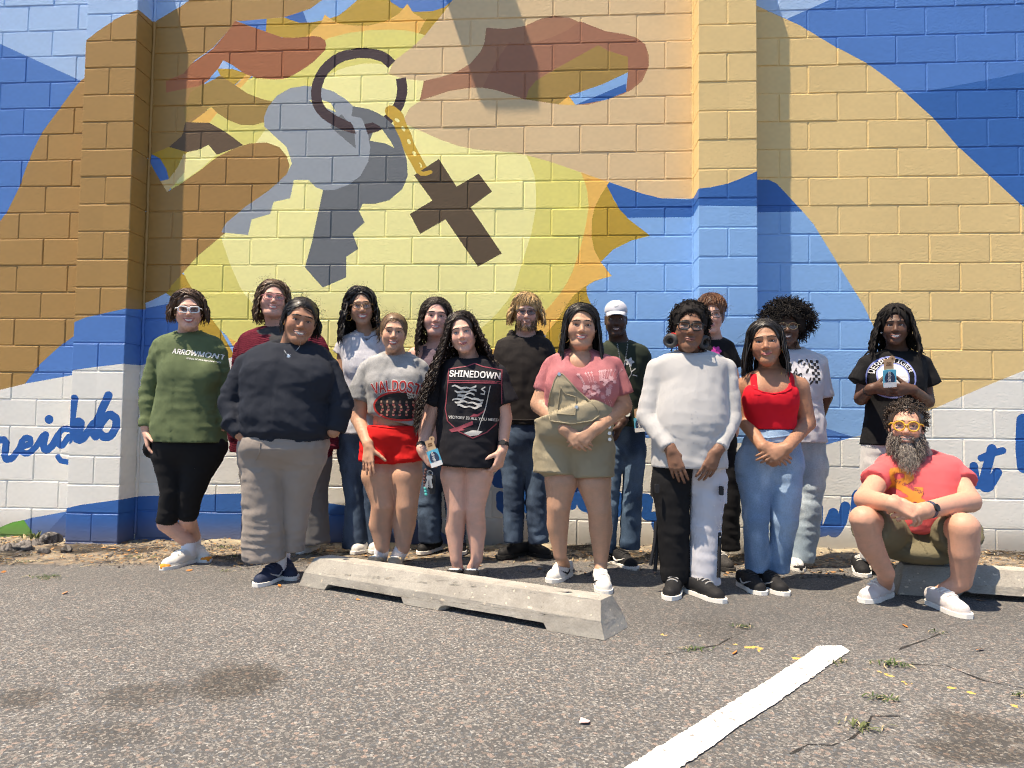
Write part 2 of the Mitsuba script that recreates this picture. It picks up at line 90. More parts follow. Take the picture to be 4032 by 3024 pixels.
SIDE_L=[('light',9,9),('bronze',3.88,3.895),('royal',1.66,1.687),('white',1.26,1.268),('deep',0.291,0.292)]
SIDE_R=[('gold',9,9),('deep',2.491,2.488),('sky',2.376,2.36),('white',0.749,0.769)]
TXT_WALL=[(0.027,[(-2.441,0.59),(-2.398,0.681),(-2.373,0.702),(-2.367,0.696),(-2.369,0.674),(-2.406,0.524)]),(0.0269,[(-2.407,0.561),(-2.349,0.666),(-2.306,0.696),(-2.273,0.698),(-2.255,0.675),(-2.262,0.588),(-2.249,0.556),(-2.238,0.551),(-2.209,0.557),(-2.194,0.568),(-2.135,0.647)]),(0.0236,[(-2.127,0.647),(-2.065,0.668),(-2.06,0.681),(-2.067,0.708),(-2.092,0.715),(-2.107,0.712),(-2.131,0.686),(-2.142,0.65),(-2.133,0.613),(-2.098,0.597),(-2.078,0.599),(-2.057,0.61),(-2.017,0.649),(-1.966,0.732)]),(0.0282,[(-1.946,0.739),(-1.96,0.665),(-1.948,0.631),(-1.937,0.625),(-1.923,0.629),(-1.889,0.658),(-1.848,0.733)]),(0.033,[(-1.924,0.856),(-1.921,0.854)]),(0.0234,[(-1.741,0.779),(-1.782,0.787),(-1.804,0.786),(-1.821,0.775),(-1.846,0.741),(-1.849,0.718),(-1.843,0.674),(-1.82,0.659),(-1.806,0.662),(-1.762,0.727)]),(0.0203,[(-1.841,0.577),(-1.817,0.548),(-1.754,0.537)]),(0.0314,[(1.539,0.567),(1.47,0.492),(1.448,0.459),(1.458,0.443),(1.486,0.436),(1.512,0.439),(1.534,0.454),(1.568,0.496)]),(0.0314,[(1.485,0.354),(1.489,0.276),(1.522,0.249),(1.543,0.249),(1.568,0.266),(1.613,0.314)]),(0.0312,[(1.662,0.385),(1.654,0.318),(1.656,0.287),(1.671,0.266),(1.692,0.253),(1.713,0.253),(1.734,0.273),(1.769,0.331)]),(0.0309,[(1.995,0.293),(2.016,0.37),(2.029,0.392),(2.065,0.295),(2.08,0.282),(2.107,0.275)]),(0.0306,[(2.309,0.37),(2.29,0.306),(2.291,0.279),(2.316,0.268),(2.379,0.266)]),(0.032,[(0.859,0.756),(0.889,0.692),(0.869,0.627)]),(0.0332,[(2.08,0.302),(2.138,0.255),(2.171,0.244),(2.197,0.26),(2.268,0.341),(2.305,0.366),(2.317,0.364),(2.328,0.337),(2.306,0.246)]),(0.0329,[(2.426,0.249),(2.464,0.319),(2.485,0.347),(2.503,0.357),(2.52,0.354),(2.53,0.341),(2.515,0.236),(2.532,0.226),(2.575,0.23)]),(0.0327,[(2.582,0.178),(2.605,0.119)]),(0.0322,[(3.12,0.057),(3.156,0.125),(3.179,0.147),(3.205,0.132),(3.252,0.074)]),(0.0346,[(3.69,0.312),(3.684,0.155),(3.69,0.144),(3.728,0.151),(3.748,0.167),(3.784,0.256)]),(0.0345,[(3.792,0.278),(3.776,0.182),(3.787,0.148),(3.798,0.146),(3.813,0.162),(3.849,0.22),(3.874,0.324)]),(0.0286,[(3.935,0.296),(3.946,0.398),(3.955,0.413)]),(0.0322,[(4.848,0.736),(4.79,0.513),(4.787,0.487),(4.796,0.474),(4.812,0.472),(4.829,0.481),(4.88,0.576)]),(0.0238,[(4.777,0.672),(4.855,0.707),(4.918,0.725)]),(0.0281,[(4.727,0.617),(4.741,0.501),(4.752,0.488),(4.773,0.487)]),(0.0502,[(5.062,0.929),(5.051,0.739),(5.059,0.623)])]
TXT_PIL=[(0.0315,[(-1.587,1.006),(-1.615,0.712)]),(0.03,[(-1.608,0.727),(-1.589,0.812),(-1.56,0.84),(-1.546,0.844),(-1.528,0.833),(-1.531,0.801),(-1.557,0.729),(-1.555,0.72),(-1.532,0.713),(-1.504,0.728),(-1.433,0.829)]),(0.0313,[(-1.33,1.033),(-1.377,0.929),(-1.428,0.792),(-1.433,0.765),(-1.414,0.741)]),(0.0298,[(-1.414,0.743),(-1.381,0.829),(-1.343,0.88),(-1.324,0.894),(-1.304,0.895),(-1.271,0.873),(-1.264,0.855),(-1.265,0.809),(-1.288,0.762),(-1.303,0.745),(-1.32,0.737),(-1.355,0.737),(-1.388,0.765)])]

def in_poly(px, pz, P):
    on = mi.Bool(False)
    for (x1, z1), (x2, z2) in zip(P, P[1:]+P[:1]):
        if z1 == z2: continue
        m = (x2-x1)/(z2-z1)
        on ^= ((pz < z1) ^ (pz < z2)) & (px < (x1-z1*m)+m*pz)
    return on
def on_stroke(px, pz, r, P):
    d = mi.Float(9)
    for (x1, z1), (x2, z2) in zip(P[:-1], P[1:]):
        ex, ez = x2-x1, z2-z1; L = ex*ex+ez*ez+1e-9
        t = dr.clip(((px-x1)*ex+(pz-z1)*ez)/L, 0, 1)
        d = dr.minimum(d, dr.square(px-x1-t*ex)+dr.square(pz-z1-t*ez))
    return d < r*r
def col(c): return mi.Color3f(*PAINT[c])
def wear(p, c):
    n = mikit.fbm(p.x*2.1, p.z*2.6, p.y*2, octaves=3)
    n2 = mikit.noise(p.x*45, p.y*45, p.z*45)
    row = dr.floor((3.85-p.z)/.2032); br = mikit.cell_rand(dr.floor(p.x/.4064+.5*(row-2*dr.floor(row*.5))), row, 3)
    c = c*(.90+.10*n+.06*(n2-.5)+.055*br)
    splash = (1-mikit.smoothstep(.02, .16+.12*n, p.z-.0107*(p.x-1.5)))*.55
    return c*(1-splash)+mi.Color3f(.16, .13, .09)*splash
def mural_wall(p, n, uv):
    x, z = p.x, p.z
    c = col('sky')
    for k, P in MURAL: c = dr.select(in_poly(x, z, P), col(k), c)
    on = mi.Bool(False)
    for r, P in TXT_WALL: on |= on_stroke(x, z, r, P)
    return wear(p, dr.select(on, col('base'), c))
def mural_pilaster(p, n, uv):
    x, z = p.x, p.z
    left = x < 1.
    c = dr.select(left, col('light'), col('gold'))
    for k, P in PIL_L+PIL_R: c = dr.select(in_poly(x, z, P), col(k), c)
    on = mi.Bool(False)
    for r, P in TXT_PIL: on |= on_stroke(x, z, r, P)
    c = dr.select(on, col('base'), c)
    s = col('gold')
    for k, a, b in SIDE_R: s = dr.select(z < a+(b-a)*(p.y+.205)/.205, col(k), s)
    t = col('light')
    for k, a, b in SIDE_L: t = dr.select(z < a+(b-a)*(p.y+.205)/.205, col(k), t)
    side = p.y > -.1965
    return wear(p, dr.select(side, dr.select(left, t, s), c))
def block_bump(p, n, uv):
    a = mikit.noise(p.x*95+p.z*31, p.y*75, p.z*95-p.x*31); b = mikit.noise(p.x*190-p.z*70, p.y*170, p.z*190+p.x*70)
    return a*.6+b*.4
tex('paint_wall', mural_wall, rough=.42, spec=.35, bump=block_bump, bscale=.0022, eps=2e-3)
tex('paint_pilaster', mural_pilaster, rough=.42, spec=.35, bump=block_bump, bscale=.0022, eps=2e-3)

# ------------------------------------------------------------------ block walls
H, W = .2032, .4064
Z0 = 3.85
OFF = (-2.2302, 4.6612)
def gz(x, y=0.): return .0107*(np.clip(x, -6., 9.)-1.5)
J = .0037
PILX = ((-1.614, -1.221), (2.8395, 3.2365))
def course_z(k): return Z0-(k+1)*H, Z0-k*H
def bay(xa, xb, off, label):
    w = thing('block_wall', label, 'wall')
    for k in range(-4, 20):
        za, zb = course_z(k)
        first = math.floor((xa-off)/W)-1
        for c in range(first, first+16):
            x0 = off+(c+(.5 if k % 2 == CPAR else 0))*W; x1 = x0+W
            x0, x1 = max(x0, xa), min(x1, xb)
            if x1-x0 < .02: continue
            jl = 0 if x0 == xa else J; jr = 0 if x1 == xb else J
            dy = float(RNG.normal(0, .0013)); dz = float(RNG.normal(0, .0012))
            put('brick', cham_box(x0+jl, x1-jr, dy, .03, za+J+dz, zb-J+dz, .0045), 'paint_wall', parent=w)
    V = [[xa, .0058, -.25], [xb, .0058, -.25], [xb, .0058, Z0+4*H], [xa, .0058, Z0+4*H]]
    put('mortar', (np.array(V), np.array([[0, 1, 2], [0, 2, 3]])), 'paint_wall', parent=w)
    return w
CPAR = 0
bay(-3.35, PILX[0][0], OFF[0], 'painted block wall left of the left pilaster, brown sleeve over the word neigh')
CPAR = 1
bay(PILX[0][1], PILX[1][0], 0., 'painted block wall between the two pilasters with the mural of hands and keys')
CPAR = 0
bay(PILX[1][1], 5.9, OFF[1], 'painted block wall right of the right pilaster, tan sleeve against deep blue')
def pilaster(x0, x1, label):
    w = thing('pilaster', label, 'pilaster')
    for k in range(-3, 20):
        za, zb = course_z(k)
        cuts = [x0, x1] if k % 2 else [x0, (x0+x1)/2+float(RNG.normal(0, .002)), x1]
        for a, b in zip(cuts[:-1], cuts[1:]):
            ja = 0 if a == x0 else J; jb = 0 if b == x1 else J
            dy = float(RNG.normal(0, .0012))
            put('brick', cham_box(a+ja, b-jb, -.205+dy, -.001, za+J, zb-J, .005), 'paint_pilaster', parent=w)
    m = trimesh.creation.box(bounds=[[x0+.005, -.200, -.25], [x1-.005, -.002, Z0+3*H]])
    put('mortar', m, 'paint_pilaster', parent=w)
    # sloped wash on top
    V = np.array([[x0, -.205, Z0+3*H], [x1, -.205, Z0+3*H], [x1, 0, Z0+3*H], [x0, 0, Z0+3*H], [x0, -.12, Z0+3*H+.06], [x1, -.12, Z0+3*H+.06], [x1, 0, Z0+3*H+.16], [x0, 0, Z0+3*H+.16]])
    put('cap', (V, quads([[0, 1, 5, 4], [4, 5, 6, 7], [1, 2, 6, 5], [3, 0, 4, 7], [2, 3, 7, 6]])), 'paint_pilaster', parent=w)
    return w
pl = pilaster(*PILX[0], 'left block pilaster, brown above, with the letters hb on white')
pr = pilaster(*PILX[1], 'right block pilaster, tan above and sky blue below')
# rough sealant bead down the inner corner of the left pilaster
zb = np.arange(.02, 4.6, .02)
bead = tube(np.stack([PILX[0][1]+.007+.006*meshkit.noise(np.stack([zb*9, zb*0, zb*0], 1)), -.006+0*zb, zb], 1), .008+.006*meshkit.noise(np.stack([zb*23, zb*0+3, zb*0], 1)), 6)
put('sealant_bead', bead, 'paint_pilaster', smooth=True, parent=pl)
zb = np.arange(.1, 4.6, .03)
bead = tube(np.stack([PILX[1][0]-.003+0*zb, -.003+0*zb, zb], 1), .006+.003*meshkit.noise(np.stack([zb*23, zb*0+3, zb*0], 1)), 6)
put('sealant_bead', bead, 'paint_pilaster', smooth=True, parent=pr)
# wall top behind the frame
plain('parapet_metal', (.35, .34, .32), .5)
k = put('roof_coping', trimesh.creation.box(bounds=[[-3.35, -.03, Z0+4*H+.002], [5.9, .3, Z0+4*H+.06]]), 'parapet_metal'); tag(k, 'metal coping along the top edge of the painted wall', 'coping')
# flood light above the frame whose shadow falls on the mural
wl = thing('wall_light', 'boxy flood light on the wall above the mural keys', 'lamp')
plain('lamp_metal', (.08, .075, .07), .45)
lx, lz = .62, 5.18
lm = cham_box(lx+.05, lx+.47, -.47, -.12, lz-.12, lz+.16, .02)
put('housing', lm, 'lamp_metal', parent=wl)
put('arm', tube([[lx+.22, .01, lz-.05], [lx+.22, -.13, lz]], .035, 10), 'lamp_metal', smooth=40, parent=wl)

# ------------------------------------------------------------------ ground
def asphalt(p, n, uv):
    x, y = p.x, p.y
    wx = x+.006*mikit.noise(x*60, y*60); wy = y+.006*mikit.noise(x*60+40, y*60)
    d, d2, r = mikit.voronoi(wx*135, wy*135)
    D, D2, R = mikit.voronoi(wx*48+5, wy*48)
    big = mikit.fbm(x*.9+3, y*.9, 0, octaves=3); mid = mikit.fbm(x*5, y*5, 2, octaves=3)
    c = mi.Color3f(.115, .108, .098)
    c = dr.select(r > .42, mi.Color3f(.235, .21, .18), c)
    c = dr.select(r > .60, mi.Color3f(.36, .32, .27), c)
    c = dr.select(r > .78, mi.Color3f(.27, .205, .16), c)
    c = dr.select(r > .88, mi.Color3f(.16, .17, .18), c)
    c = dr.select(r > .955, mi.Color3f(.52, .48, .42), c)
    c = dr.select((R > .93) & (D < .36), mi.Color3f(.46, .33, .25), c)
    gap = mikit.smoothstep(.03, .22, d2-d)
    c = c*(.45+.55*gap)
    # newer darker patch towards the wall on the right; paler worn foreground
    edge = y+.25*(mid-.5)
    far = mikit.smoothstep(-2.6, -1.6, edge+.35*(big-.5)*2)*mikit.smoothstep(1.2, 2.6, x+.8*(mid-.5))
    strip = mikit.smoothstep(-1.75, -1.25, edge)
    c = c*(1-.42*far)*(1-.22*strip*(1-far))*(.86+.3*(big-.5)+.22*(mid-.5))
    c = mikit.mix(c, mi.Color3f(.19, .185, .18), .28)*mi.Color3f(.80, .83, .86)
    # oil and damp stains
    st = mi.Float(0)
    for sx, sy, a, b, s in STAINS:
        q = dr.sqrt(dr.square((x-sx)/a)+dr.square((y-sy)/b))+.75*(mikit.fbm(x*7+sx*5, y*7, 5, octaves=3)-.5)
        st = dr.maximum(st, s*(1-mikit.smoothstep(.55, 1.15, q)))
    c = c*(1-st)+c*mi.Color3f(.34, .30, .25)*st
    # worn yellow line
    tt = (x-YA[0])*YD[0]+(y-YA[1])*YD[1]; q = (x-YA[0])*-YD[1]+(y-YA[1])*YD[0]
    ym = (dr.abs(q) < .05) & (tt > 0) & (tt < 2.3)
    yk = mikit.fbm(x*26, y*26, 1, octaves=3)+.25*mikit.fbm(x*3, y*3, 4, octaves=2)
    c = dr.select(ym & (yk > .84+.03*dr.abs(tt-.45)), mi.Color3f(.55, .36, .09), c)
    # cracks
    ck = mi.Float(9)
    for (x1, y1, x2, y2) in CRACKS:
        ex, ey = x2-x1, y2-y1; L = ex*ex+ey*ey
        t = dr.clip(((x-x1)*ex+(y-y1)*ey)/L, 0, 1)
        ck = dr.minimum(ck, dr.sqrt(dr.square(x-x1-t*ex)+dr.square(y-y1-t*ey)))
    ck = ck+.012*(mikit.fbm(x*14, y*14, 7, octaves=2)-.45)
    c = dr.select(ck < .005, c*.22, c)
    # dirt, leaf mould and broken edge along the wall
    e = -.62-.22*mikit.smoothstep(1.5, -1.2, x)+.24*(mikit.fbm(x*1.6, y*1.2, 11, octaves=3)-.5)*2
    m = mikit.smoothstep(e-.10, e+.10, y+.10*(mikit.noise(x*22, y*22)-.5))
    f = mikit.fbm(x*9, y*14, 3, octaves=4)
    g = mikit.fbm(x*34, y*40, 8, octaves=3)
    dc = mikit.mix((.085, .075, .062), (.27, .225, .17), mikit.smoothstep(.32, .62, f*.55+g*.45))
    dc = dr.select(g > .68, mi.Color3f(.36, .31, .22), dc)
    dc = dr.select((mikit.noise(x*70, y*90) > .8), mi.Color3f(.40, .22, .08), dc)
    dk = mikit.smoothstep(.52, .66, mikit.fbm(x*2.2, y*5+3, 6, octaves=3))
    dc = dc*(1-.72*dk)
    pale = mikit.smoothstep(-.17, -.07, y+.05*(mid-.5))*mikit.smoothstep(.3, .55, mikit.fbm(x*3, y*3, 15, octaves=2))
    dc = dc*(1-.7*pale)+mi.Color3f(.50, .43, .29)*.7*pale
    return c*(1-m)+dc*.72*m
def asphalt_bump(p, n, uv):
    x, y = p.x, p.y
    d, d2, r = mikit.voronoi(x*105, y*105)
    return (1-d)*.55+.7*mikit.noise(x*38, y*38)+.4*mikit.noise(x*230, y*230)
STAINS = [(0.8365, -2.7273, 0.1814, 0.194, 0.62), (0.563, -2.8738, 0.1571, 0.1204, 0.42), (0.2184, -2.9389, 0.1469, 0.1148, 0.5), (0.6569, -3.1629, 0.157, 0.0849, 0.3), (3.1527, -2.9296, 0.1484, 0.142, 0.55), (3.047, -3.0999, 0.1618, 0.089, 0.6), (2.6125, -1.9871, 0.1775, 0.2239, 0.25), (2.1072, -2.7578, 0.0902, 0.066, 0.12)]
YA, YD = ((2.3673, -2.0413), (0.8173, -0.5762))
CRACKS = [(2.9474, -2.8701, 2.8655, -2.8762), (2.8655, -2.8762, 2.8233, -2.9466), (2.8233, -2.9466, 2.7422, -3.0401), (2.7422, -3.0401, 2.6746, -3.0863), (2.6746, -3.0863, 2.609, -3.0877), (2.609, -3.0877, 2.5458, -3.1463), (2.7213, -1.9869, 2.6145, -2.1145), (2.6145, -2.1145, 2.5502, -2.206), (2.5502, -2.206, 2.4358, -2.2736), (2.4358, -2.2736, 2.3261, -2.3384), (3.5063, -1.9814, 3.4125, -2.0665), (3.4125, -2.0665, 3.2622, -2.1876), (3.2622, -2.1876, 3.2138, -2.2488), (3.47, -2.6008, 3.3779, -2.538), (3.3779, -2.538, 3.3296, -2.3894), (3.3296, -2.3894, 3.1892, -2.3796)]
LINE_PTS = [(0.9806, -4.6455), (2.2374, -3.0897), (2.4249, -2.8596), (2.6693, -2.555), (2.8429, -2.3321), (2.9357, -2.2006), (3.0334, -2.1885), (3.0378, -2.2576), (2.9214, -2.3999), (2.6133, -2.7935), (2.4371, -3.0012), (2.3499, -3.1162), (1.0931, -4.672)]
STOP1 = ((0.5145, -1.3246), (2.1066, -2.1905))
STOP2 = ((3.6347, -1.2965), (5.42, -1.6984))

tex('asphalt', asphalt, rough=.8, spec=.25, bump=asphalt_bump, bscale=.0032, eps=1.5e-3)
def sheet(xs, ys, zf):
    X, Y = np.meshgrid(xs, ys, indexing='ij'); Z = zf(X, Y)
    V = np.stack([X, Y, Z], -1).reshape(-1, 3); n = len(ys)
    i, j = np.meshgrid(np.arange(len(xs)-1), np.arange(n-1), indexing='ij'); a = i*n+j
    return trimesh.Trimesh(V, quads(np.stack([a, a+n, a+n+1, a+1], -1).reshape(-1, 4)), process=False)
def ground_z(X, Y):
    base = gz(X)
    q = np.stack([X*2.2, Y*2.2, X*0], -1)
    near = np.clip((Y+.95)/.35, 0, 1)
    r = .016*(meshkit.fbm(np.stack([X*7, Y*9, X*0], -1), 4)-.5)*2+.02*(meshkit.fbm(q, 2, 5)-.5)
    flat = .004*(meshkit.fbm(np.stack([X*1.3, Y*1.3, X*0+4], -1), 3)-.5)
    rim = .03*np.exp(-((Y+.05)/.05)**2)*meshkit.fbm(np.stack([X*5, Y*0, X*0], -1), 3, 3)
    return base+near*r+flat+rim
xs = np.concatenate([[-40, -20, -10, -6, -4], np.arange(-3.2, 6.2, .03), [7, 9, 14, 25, 45]])
ys = np.concatenate([[-60, -30, -15, -8, -6, -5.2], np.arange(-5, -1., .1), np.arange(-1., .021, .02), [.25]])
k = put('ground', sheet(xs, ys, ground_z), 'asphalt', smooth=True); tag(k, 'worn asphalt car park ground with dirt along the wall', 'ground', kind='structure')

# ------------------------------------------------------------------ parking line, wheel stops
lp = Polygon(LINE_PTS)
ring = [lp.exterior.interpolate(t) for t in np.arange(0, lp.exterior.length, .012)]
ring = np.array([[q.x, q.y] for q in ring])
ring += .007*(np.stack([meshkit.fbm(np.c_[ring*70, ring[:, :1]*0], 3), meshkit.fbm(np.c_[ring*70, ring[:, :1]*0+9], 3)], 1)-.5)*2
lv, lf = trimesh.creation.triangulate_polygon(Polygon(ring).buffer(0), engine='earcut')
lv, lf = trimesh.remesh.subdivide_to_size(np.c_[lv, lv[:, 0]*0], lf, .2)
lv[:, 2] = ground_z(lv[:, 0], lv[:, 1])+.005
def linepaint(p, n, uv):
    g = mikit.fbm(p.x*30, p.y*30, 0, octaves=3)
    k = mikit.fbm(p.x*60, p.y*60, 3, octaves=2)
    c = mi.Color3f(.66, .655, .63)*(.90+.16*g)
    return dr.select(k > .80, mi.Color3f(.3, .28, .25), c)
tex('line_paint', linepaint, rough=.55, spec=.3, bump=asphalt_bump, bscale=.0022, eps=1.5e-3)
tag(put('parking_line', (lv, lf), 'line_paint', smooth=True), 'fresh white parking bay line on the asphalt', 'road marking', kind='structure')

def concrete(p, n, uv):
    a = mikit.fbm(p.x*6, p.y*6, p.z*8, octaves=4); b = mikit.noise(p.x*160, p.y*160, p.z*160); s = mikit.fbm(p.x*22, p.y*22, p.z*22, octaves=3)
    c = mikit.mix((.27, .25, .215), (.35, .33, .285), mikit.smoothstep(.3, .68, a*.6+s*.4))
    c = c*(.88+.24*b)
    c = dr.select(mikit.noise(p.x*120+3, p.y*120, p.z*120) > .93, c*.6, c)
    return dr.select(mikit.noise(p.x*60+30, p.y*60, p.z*60) > .88, mi.Color3f(.55, .48, .38), c)
def concrete_bump(p, n, uv):
    return mikit.noise(p.x*90, p.y*90, p.z*90)*.6+mikit.noise(p.x*210, p.y*210, p.z*210)*.4-.5*mikit.smoothstep(.82, .95, mikit.noise(p.x*70+p.z*20, p.y*70-p.z*20, p.z*70))
tex('concrete', concrete, rough=.85, spec=.2, bump=concrete_bump, bscale=.0022)
plain('hole_dark', (.02, .017, .015), .9)
def wheel_stop(A, B, width, hgt, label, notches, chips, seed, cut=0):
    A, B = np.array(A), np.array(B); L = np.linalg.norm(B-A); ux = (B-A)/L; uy = np.array([-ux[1], ux[0]])
    prof = [(0, 0), (width, 0), (width-.012, .07), (width-.062, hgt), (.062, hgt), (.012, .07)]
    m = trimesh.creation.extrude_polygon(Polygon(prof), L, engine='earcut')
    v = m.vertices.copy(); m.vertices = np.stack([v[:, 2], v[:, 0], v[:, 1]], 1); m.fix_normals()
    cuts = []
    for a, b, h in notches:
        g = Polygon([(a-.012, -.01), (b+.03, -.01), (b, h), (a+.02, h)])
        c = trimesh.creation.extrude_polygon(g, width+.2, engine='earcut'); w = c.vertices.copy()
        c.vertices = np.stack([w[:, 0], w[:, 2]-.1, w[:, 1]], 1); c.fix_normals(); cuts.append(c)
    for s in (0, 1):   # battered ends
        g = Polygon([(-.1, -.01), (.0, -.01), (.055, hgt+.01), (-.1, hgt+.01)])
        c = trimesh.creation.extrude_polygon(g, width+.2, engine='earcut'); w = c.vertices.copy()
        c.vertices = np.stack([w[:, 0] if s == 0 else L-w[:, 0], w[:, 2]-.1, w[:, 1]], 1); c.fix_normals(); cuts.append(c)
    for c in chips:
        q = trimesh.creation.icosphere(1, c[3]); q.apply_scale([1.6, 1, 1]); q.apply_translation(c[:3]); cuts.append(q)
    for hx in (.17*L/1.8+.06, L-.06-.17*L/1.8):
        c = trimesh.creation.cylinder(.016, .2, sections=14); c.apply_translation([hx, width/2, hgt]); cuts.append(c)
    m = trimesh.boolean.difference([m, trimesh.boolean.union(cuts, engine='manifold')], engine='manifold')
    v, f = trimesh.remesh.subdivide_to_size(m.vertices, m.faces, .05)
    m = trimesh.Trimesh(v, f); m.merge_vertices()
    d = meshkit.fbm(m.vertices*31+seed, 3)-.5
    e = meshkit.noise(m.vertices*9+seed)-.5
    m.vertices += m.vertex_normals*(.004*d+.004*e)[:, None]
    P = A+m.vertices[:, :1]*ux+m.vertices[:, 1:2]*uy
    m.vertices = np.c_[P, m.vertices[:, 2]+gz(P[:, 0])+.002]
    t = thing('wheel_stop', label, 'wheel stop')
    put('body', m, 'concrete', smooth=32, parent=t)
    for hx in (.17*L/1.8+.06, L-.06-.17*L/1.8):
        q = A+ux*hx+uy*width/2
        c = trimesh.creation.cylinder(.0125, .05, sections=10); c.apply_translation([q[0], q[1], float(gz(q[0]))+hgt-.045])
        put('anchor_pin', c, 'hole_dark', parent=t)
    return t
wheel_stop(STOP1[0], STOP1[1], .235, .142, 'long concrete wheel stop lying at an angle before the middle of the group', [(.2, .72, .030), (.98, 1.52, .028)], [(1.0, .0, .0, .03), (1.74, .0, .142, .02), (.9, .05, .142, .012)], 3)
wheel_stop(STOP2[0], STOP2[1], .235, .142, 'concrete wheel stop that the bearded man sits on', [(.3, .85, .03), (1.1, 1.55, .03)], [(.28, .0, .0, .05), (.2, .0, .02, .03)], 8)

# ------------------------------------------------------------------ signed distance modelling
def smin(a, b, k):
    h = np.maximum(k-np.abs(a-b), 0)/k
    return np.minimum(a, b)-h*h*k*.25
def smax(a, b, k): return -smin(-a, -b, k)
def unit(v): v = np.asarray(v, float); return v/(np.linalg.norm(v)+1e-12)
class SDF:
    def __init__(s): s.prims = []
    def cone(s, a, b, ra, rb, k=.02, flat=False, op=1, sq=1.):
        a, b = np.asarray(a, float), np.asarray(b, float)
        s.prims.append(('c', (a, b, ra, rb, flat, sq), k, op, np.minimum(a-ra, b-rb), np.maximum(a+ra, b+rb))); return s
    def ell(s, c, r, k=.02, R=None, op=1):
        c, r = np.asarray(c, float), np.asarray(r, float)
        e = r if R is None else np.sqrt(((R*r[None, :])**2).sum(1))
        s.prims.append(('e', (c, r, R), k, op, c-e, c+e)); return s
    def loft(s, rows, k=.03, p=2.3, op=1):
        r = np.array(sorted(rows))
        if len(r) > 2:
            from scipy.interpolate import PchipInterpolator
            zz = np.unique(np.concatenate([np.linspace(r[0, 0], r[-1, 0], 48), r[:, 0]])); r = np.c_[zz, PchipInterpolator(r[:, 0], r[:, 1:])(zz)]
        s.prims.append(('l', (r, p), k, op, np.array([(r[:, 1]-r[:, 3]).min(), (r[:, 2]-r[:, 4]).min(), r[0, 0]]), np.array([(r[:, 1]+r[:, 3]).max(), (r[:, 2]+r[:, 4]).max(), r[-1, 0]]))); return s
    def cut(s, p, n, k=.006):
        s.prims.append(('p', (np.asarray(p, float), unit(n)), k, 0, None, None)); return s
    def chain(s, P, R, k=.02, flat=False):
        for i in range(len(P)-1): s.cone(P[i], P[i+1], R[i], R[i+1], k, flat and i == len(P)-2)
        return s
    def bounds(s):
        q = [x for x in s.prims if x[3] == 1]
        return np.min([x[4] for x in q], 0), np.max([x[5] for x in q], 0)
    def grid(s, xs, ys, zs):
        D = np.full((len(xs), len(ys), len(zs)), 1e3, np.float32)
        for kind, a, k, op, lo, hi in s.prims:
            if kind == 'p': sl = (slice(0, len(xs)), slice(0, len(ys)), slice(0, len(zs)))
            else:
                m = k*1.05+.035
                sl = tuple(slice(max(0, np.searchsorted(g, lo[i]-m)), min(len(g), np.searchsorted(g, hi[i]+m))) for i, g in enumerate((xs, ys, zs)))
                if any(q.stop <= q.start for q in sl): continue
            X = xs[sl[0]][:, None, None]; Y = ys[sl[1]][None, :, None]; Z = zs[sl[2]][None, None, :]
            d = s.ev(kind, a, X, Y, Z).astype(np.float32)
            if kind == 'p' or op == 2: D[sl] = smax(D[sl], d, k)
            elif op == 1: D[sl] = smin(D[sl], d, k)
            else: D[sl] = smax(D[sl], -d, k)
        return D
    def pts(s, Q):
        Q = np.asarray(Q, float); D = np.full(len(Q), 1e3)
        for kind, a, k, op, lo, hi in s.prims:
            d = s.ev(kind, a, Q[:, 0], Q[:, 1], Q[:, 2])
            D = smin(D, d, k) if op == 1 else smax(D, -d if op == -1 else d, k)
        return D
    def front(s, Q, dv, far=.12, n=22):
        "points Q moved against dv, then along dv until they meet the surface"
        Q = np.asarray(Q, float); dv = np.asarray(dv, float)
        lo = np.zeros(len(Q)); S = Q-dv*far; t = np.zeros(len(Q))
        for _ in range(n): t = np.clip(t+s.pts(S+dv*t[:, None])*.85, 0, 2*far)
        return S+dv*t[:, None]
    @staticmethod
    def ev(kind, a, X, Y, Z):
        if kind == 'c':
            p, q, r1, r2, flat, sq = a
            ba = q-p; L = np.dot(ba, ba)+1e-12
            px, py, pz = X-p[0], Y-p[1], Z-p[2]
            t = (px*ba[0]+py*ba[1]+pz*ba[2])/L; tc = np.clip(t, 0, 1)
            d = np.sqrt((px-tc*ba[0])**2+((py-tc*ba[1])/sq)**2+(pz-tc*ba[2])**2)-(r1+(r2-r1)*tc)
            if flat: d = np.maximum(d, (t-1)*math.sqrt(L))
            return d
        if kind == 'e':
            c, r, R = a
            px, py, pz = X-c[0], Y-c[1], Z-c[2]
            if R is not None: px, py, pz = (R[0, i]*px+R[1, i]*py+R[2, i]*pz for i in range(3))
            k0 = np.sqrt((px/r[0])**2+(py/r[1])**2+(pz/r[2])**2); k1 = np.sqrt((px/r[0]**2)**2+(py/r[1]**2)**2+(pz/r[2]**2)**2)
            return k0*(k0-1)/(k1+1e-9)
        if kind == 'l':
            r, pw = a; f = lambda i: np.interp(Z, r[:, 0], r[:, i])
            wx, wy = f(3), f(4)
            q = (np.abs((X-f(1))/wx)**pw+np.abs((Y-f(2))/wy)**pw+1e-9)**(1/pw)
            d = (q-1)*np.minimum(wx, wy)*.92
            return np.maximum(d, np.maximum(r[0, 0]-Z, Z-r[-1, 0])+0*d)
        p, n = a
        return (X-p[0])*n[0]+(Y-p[1])*n[1]+(Z-p[2])*n[2]
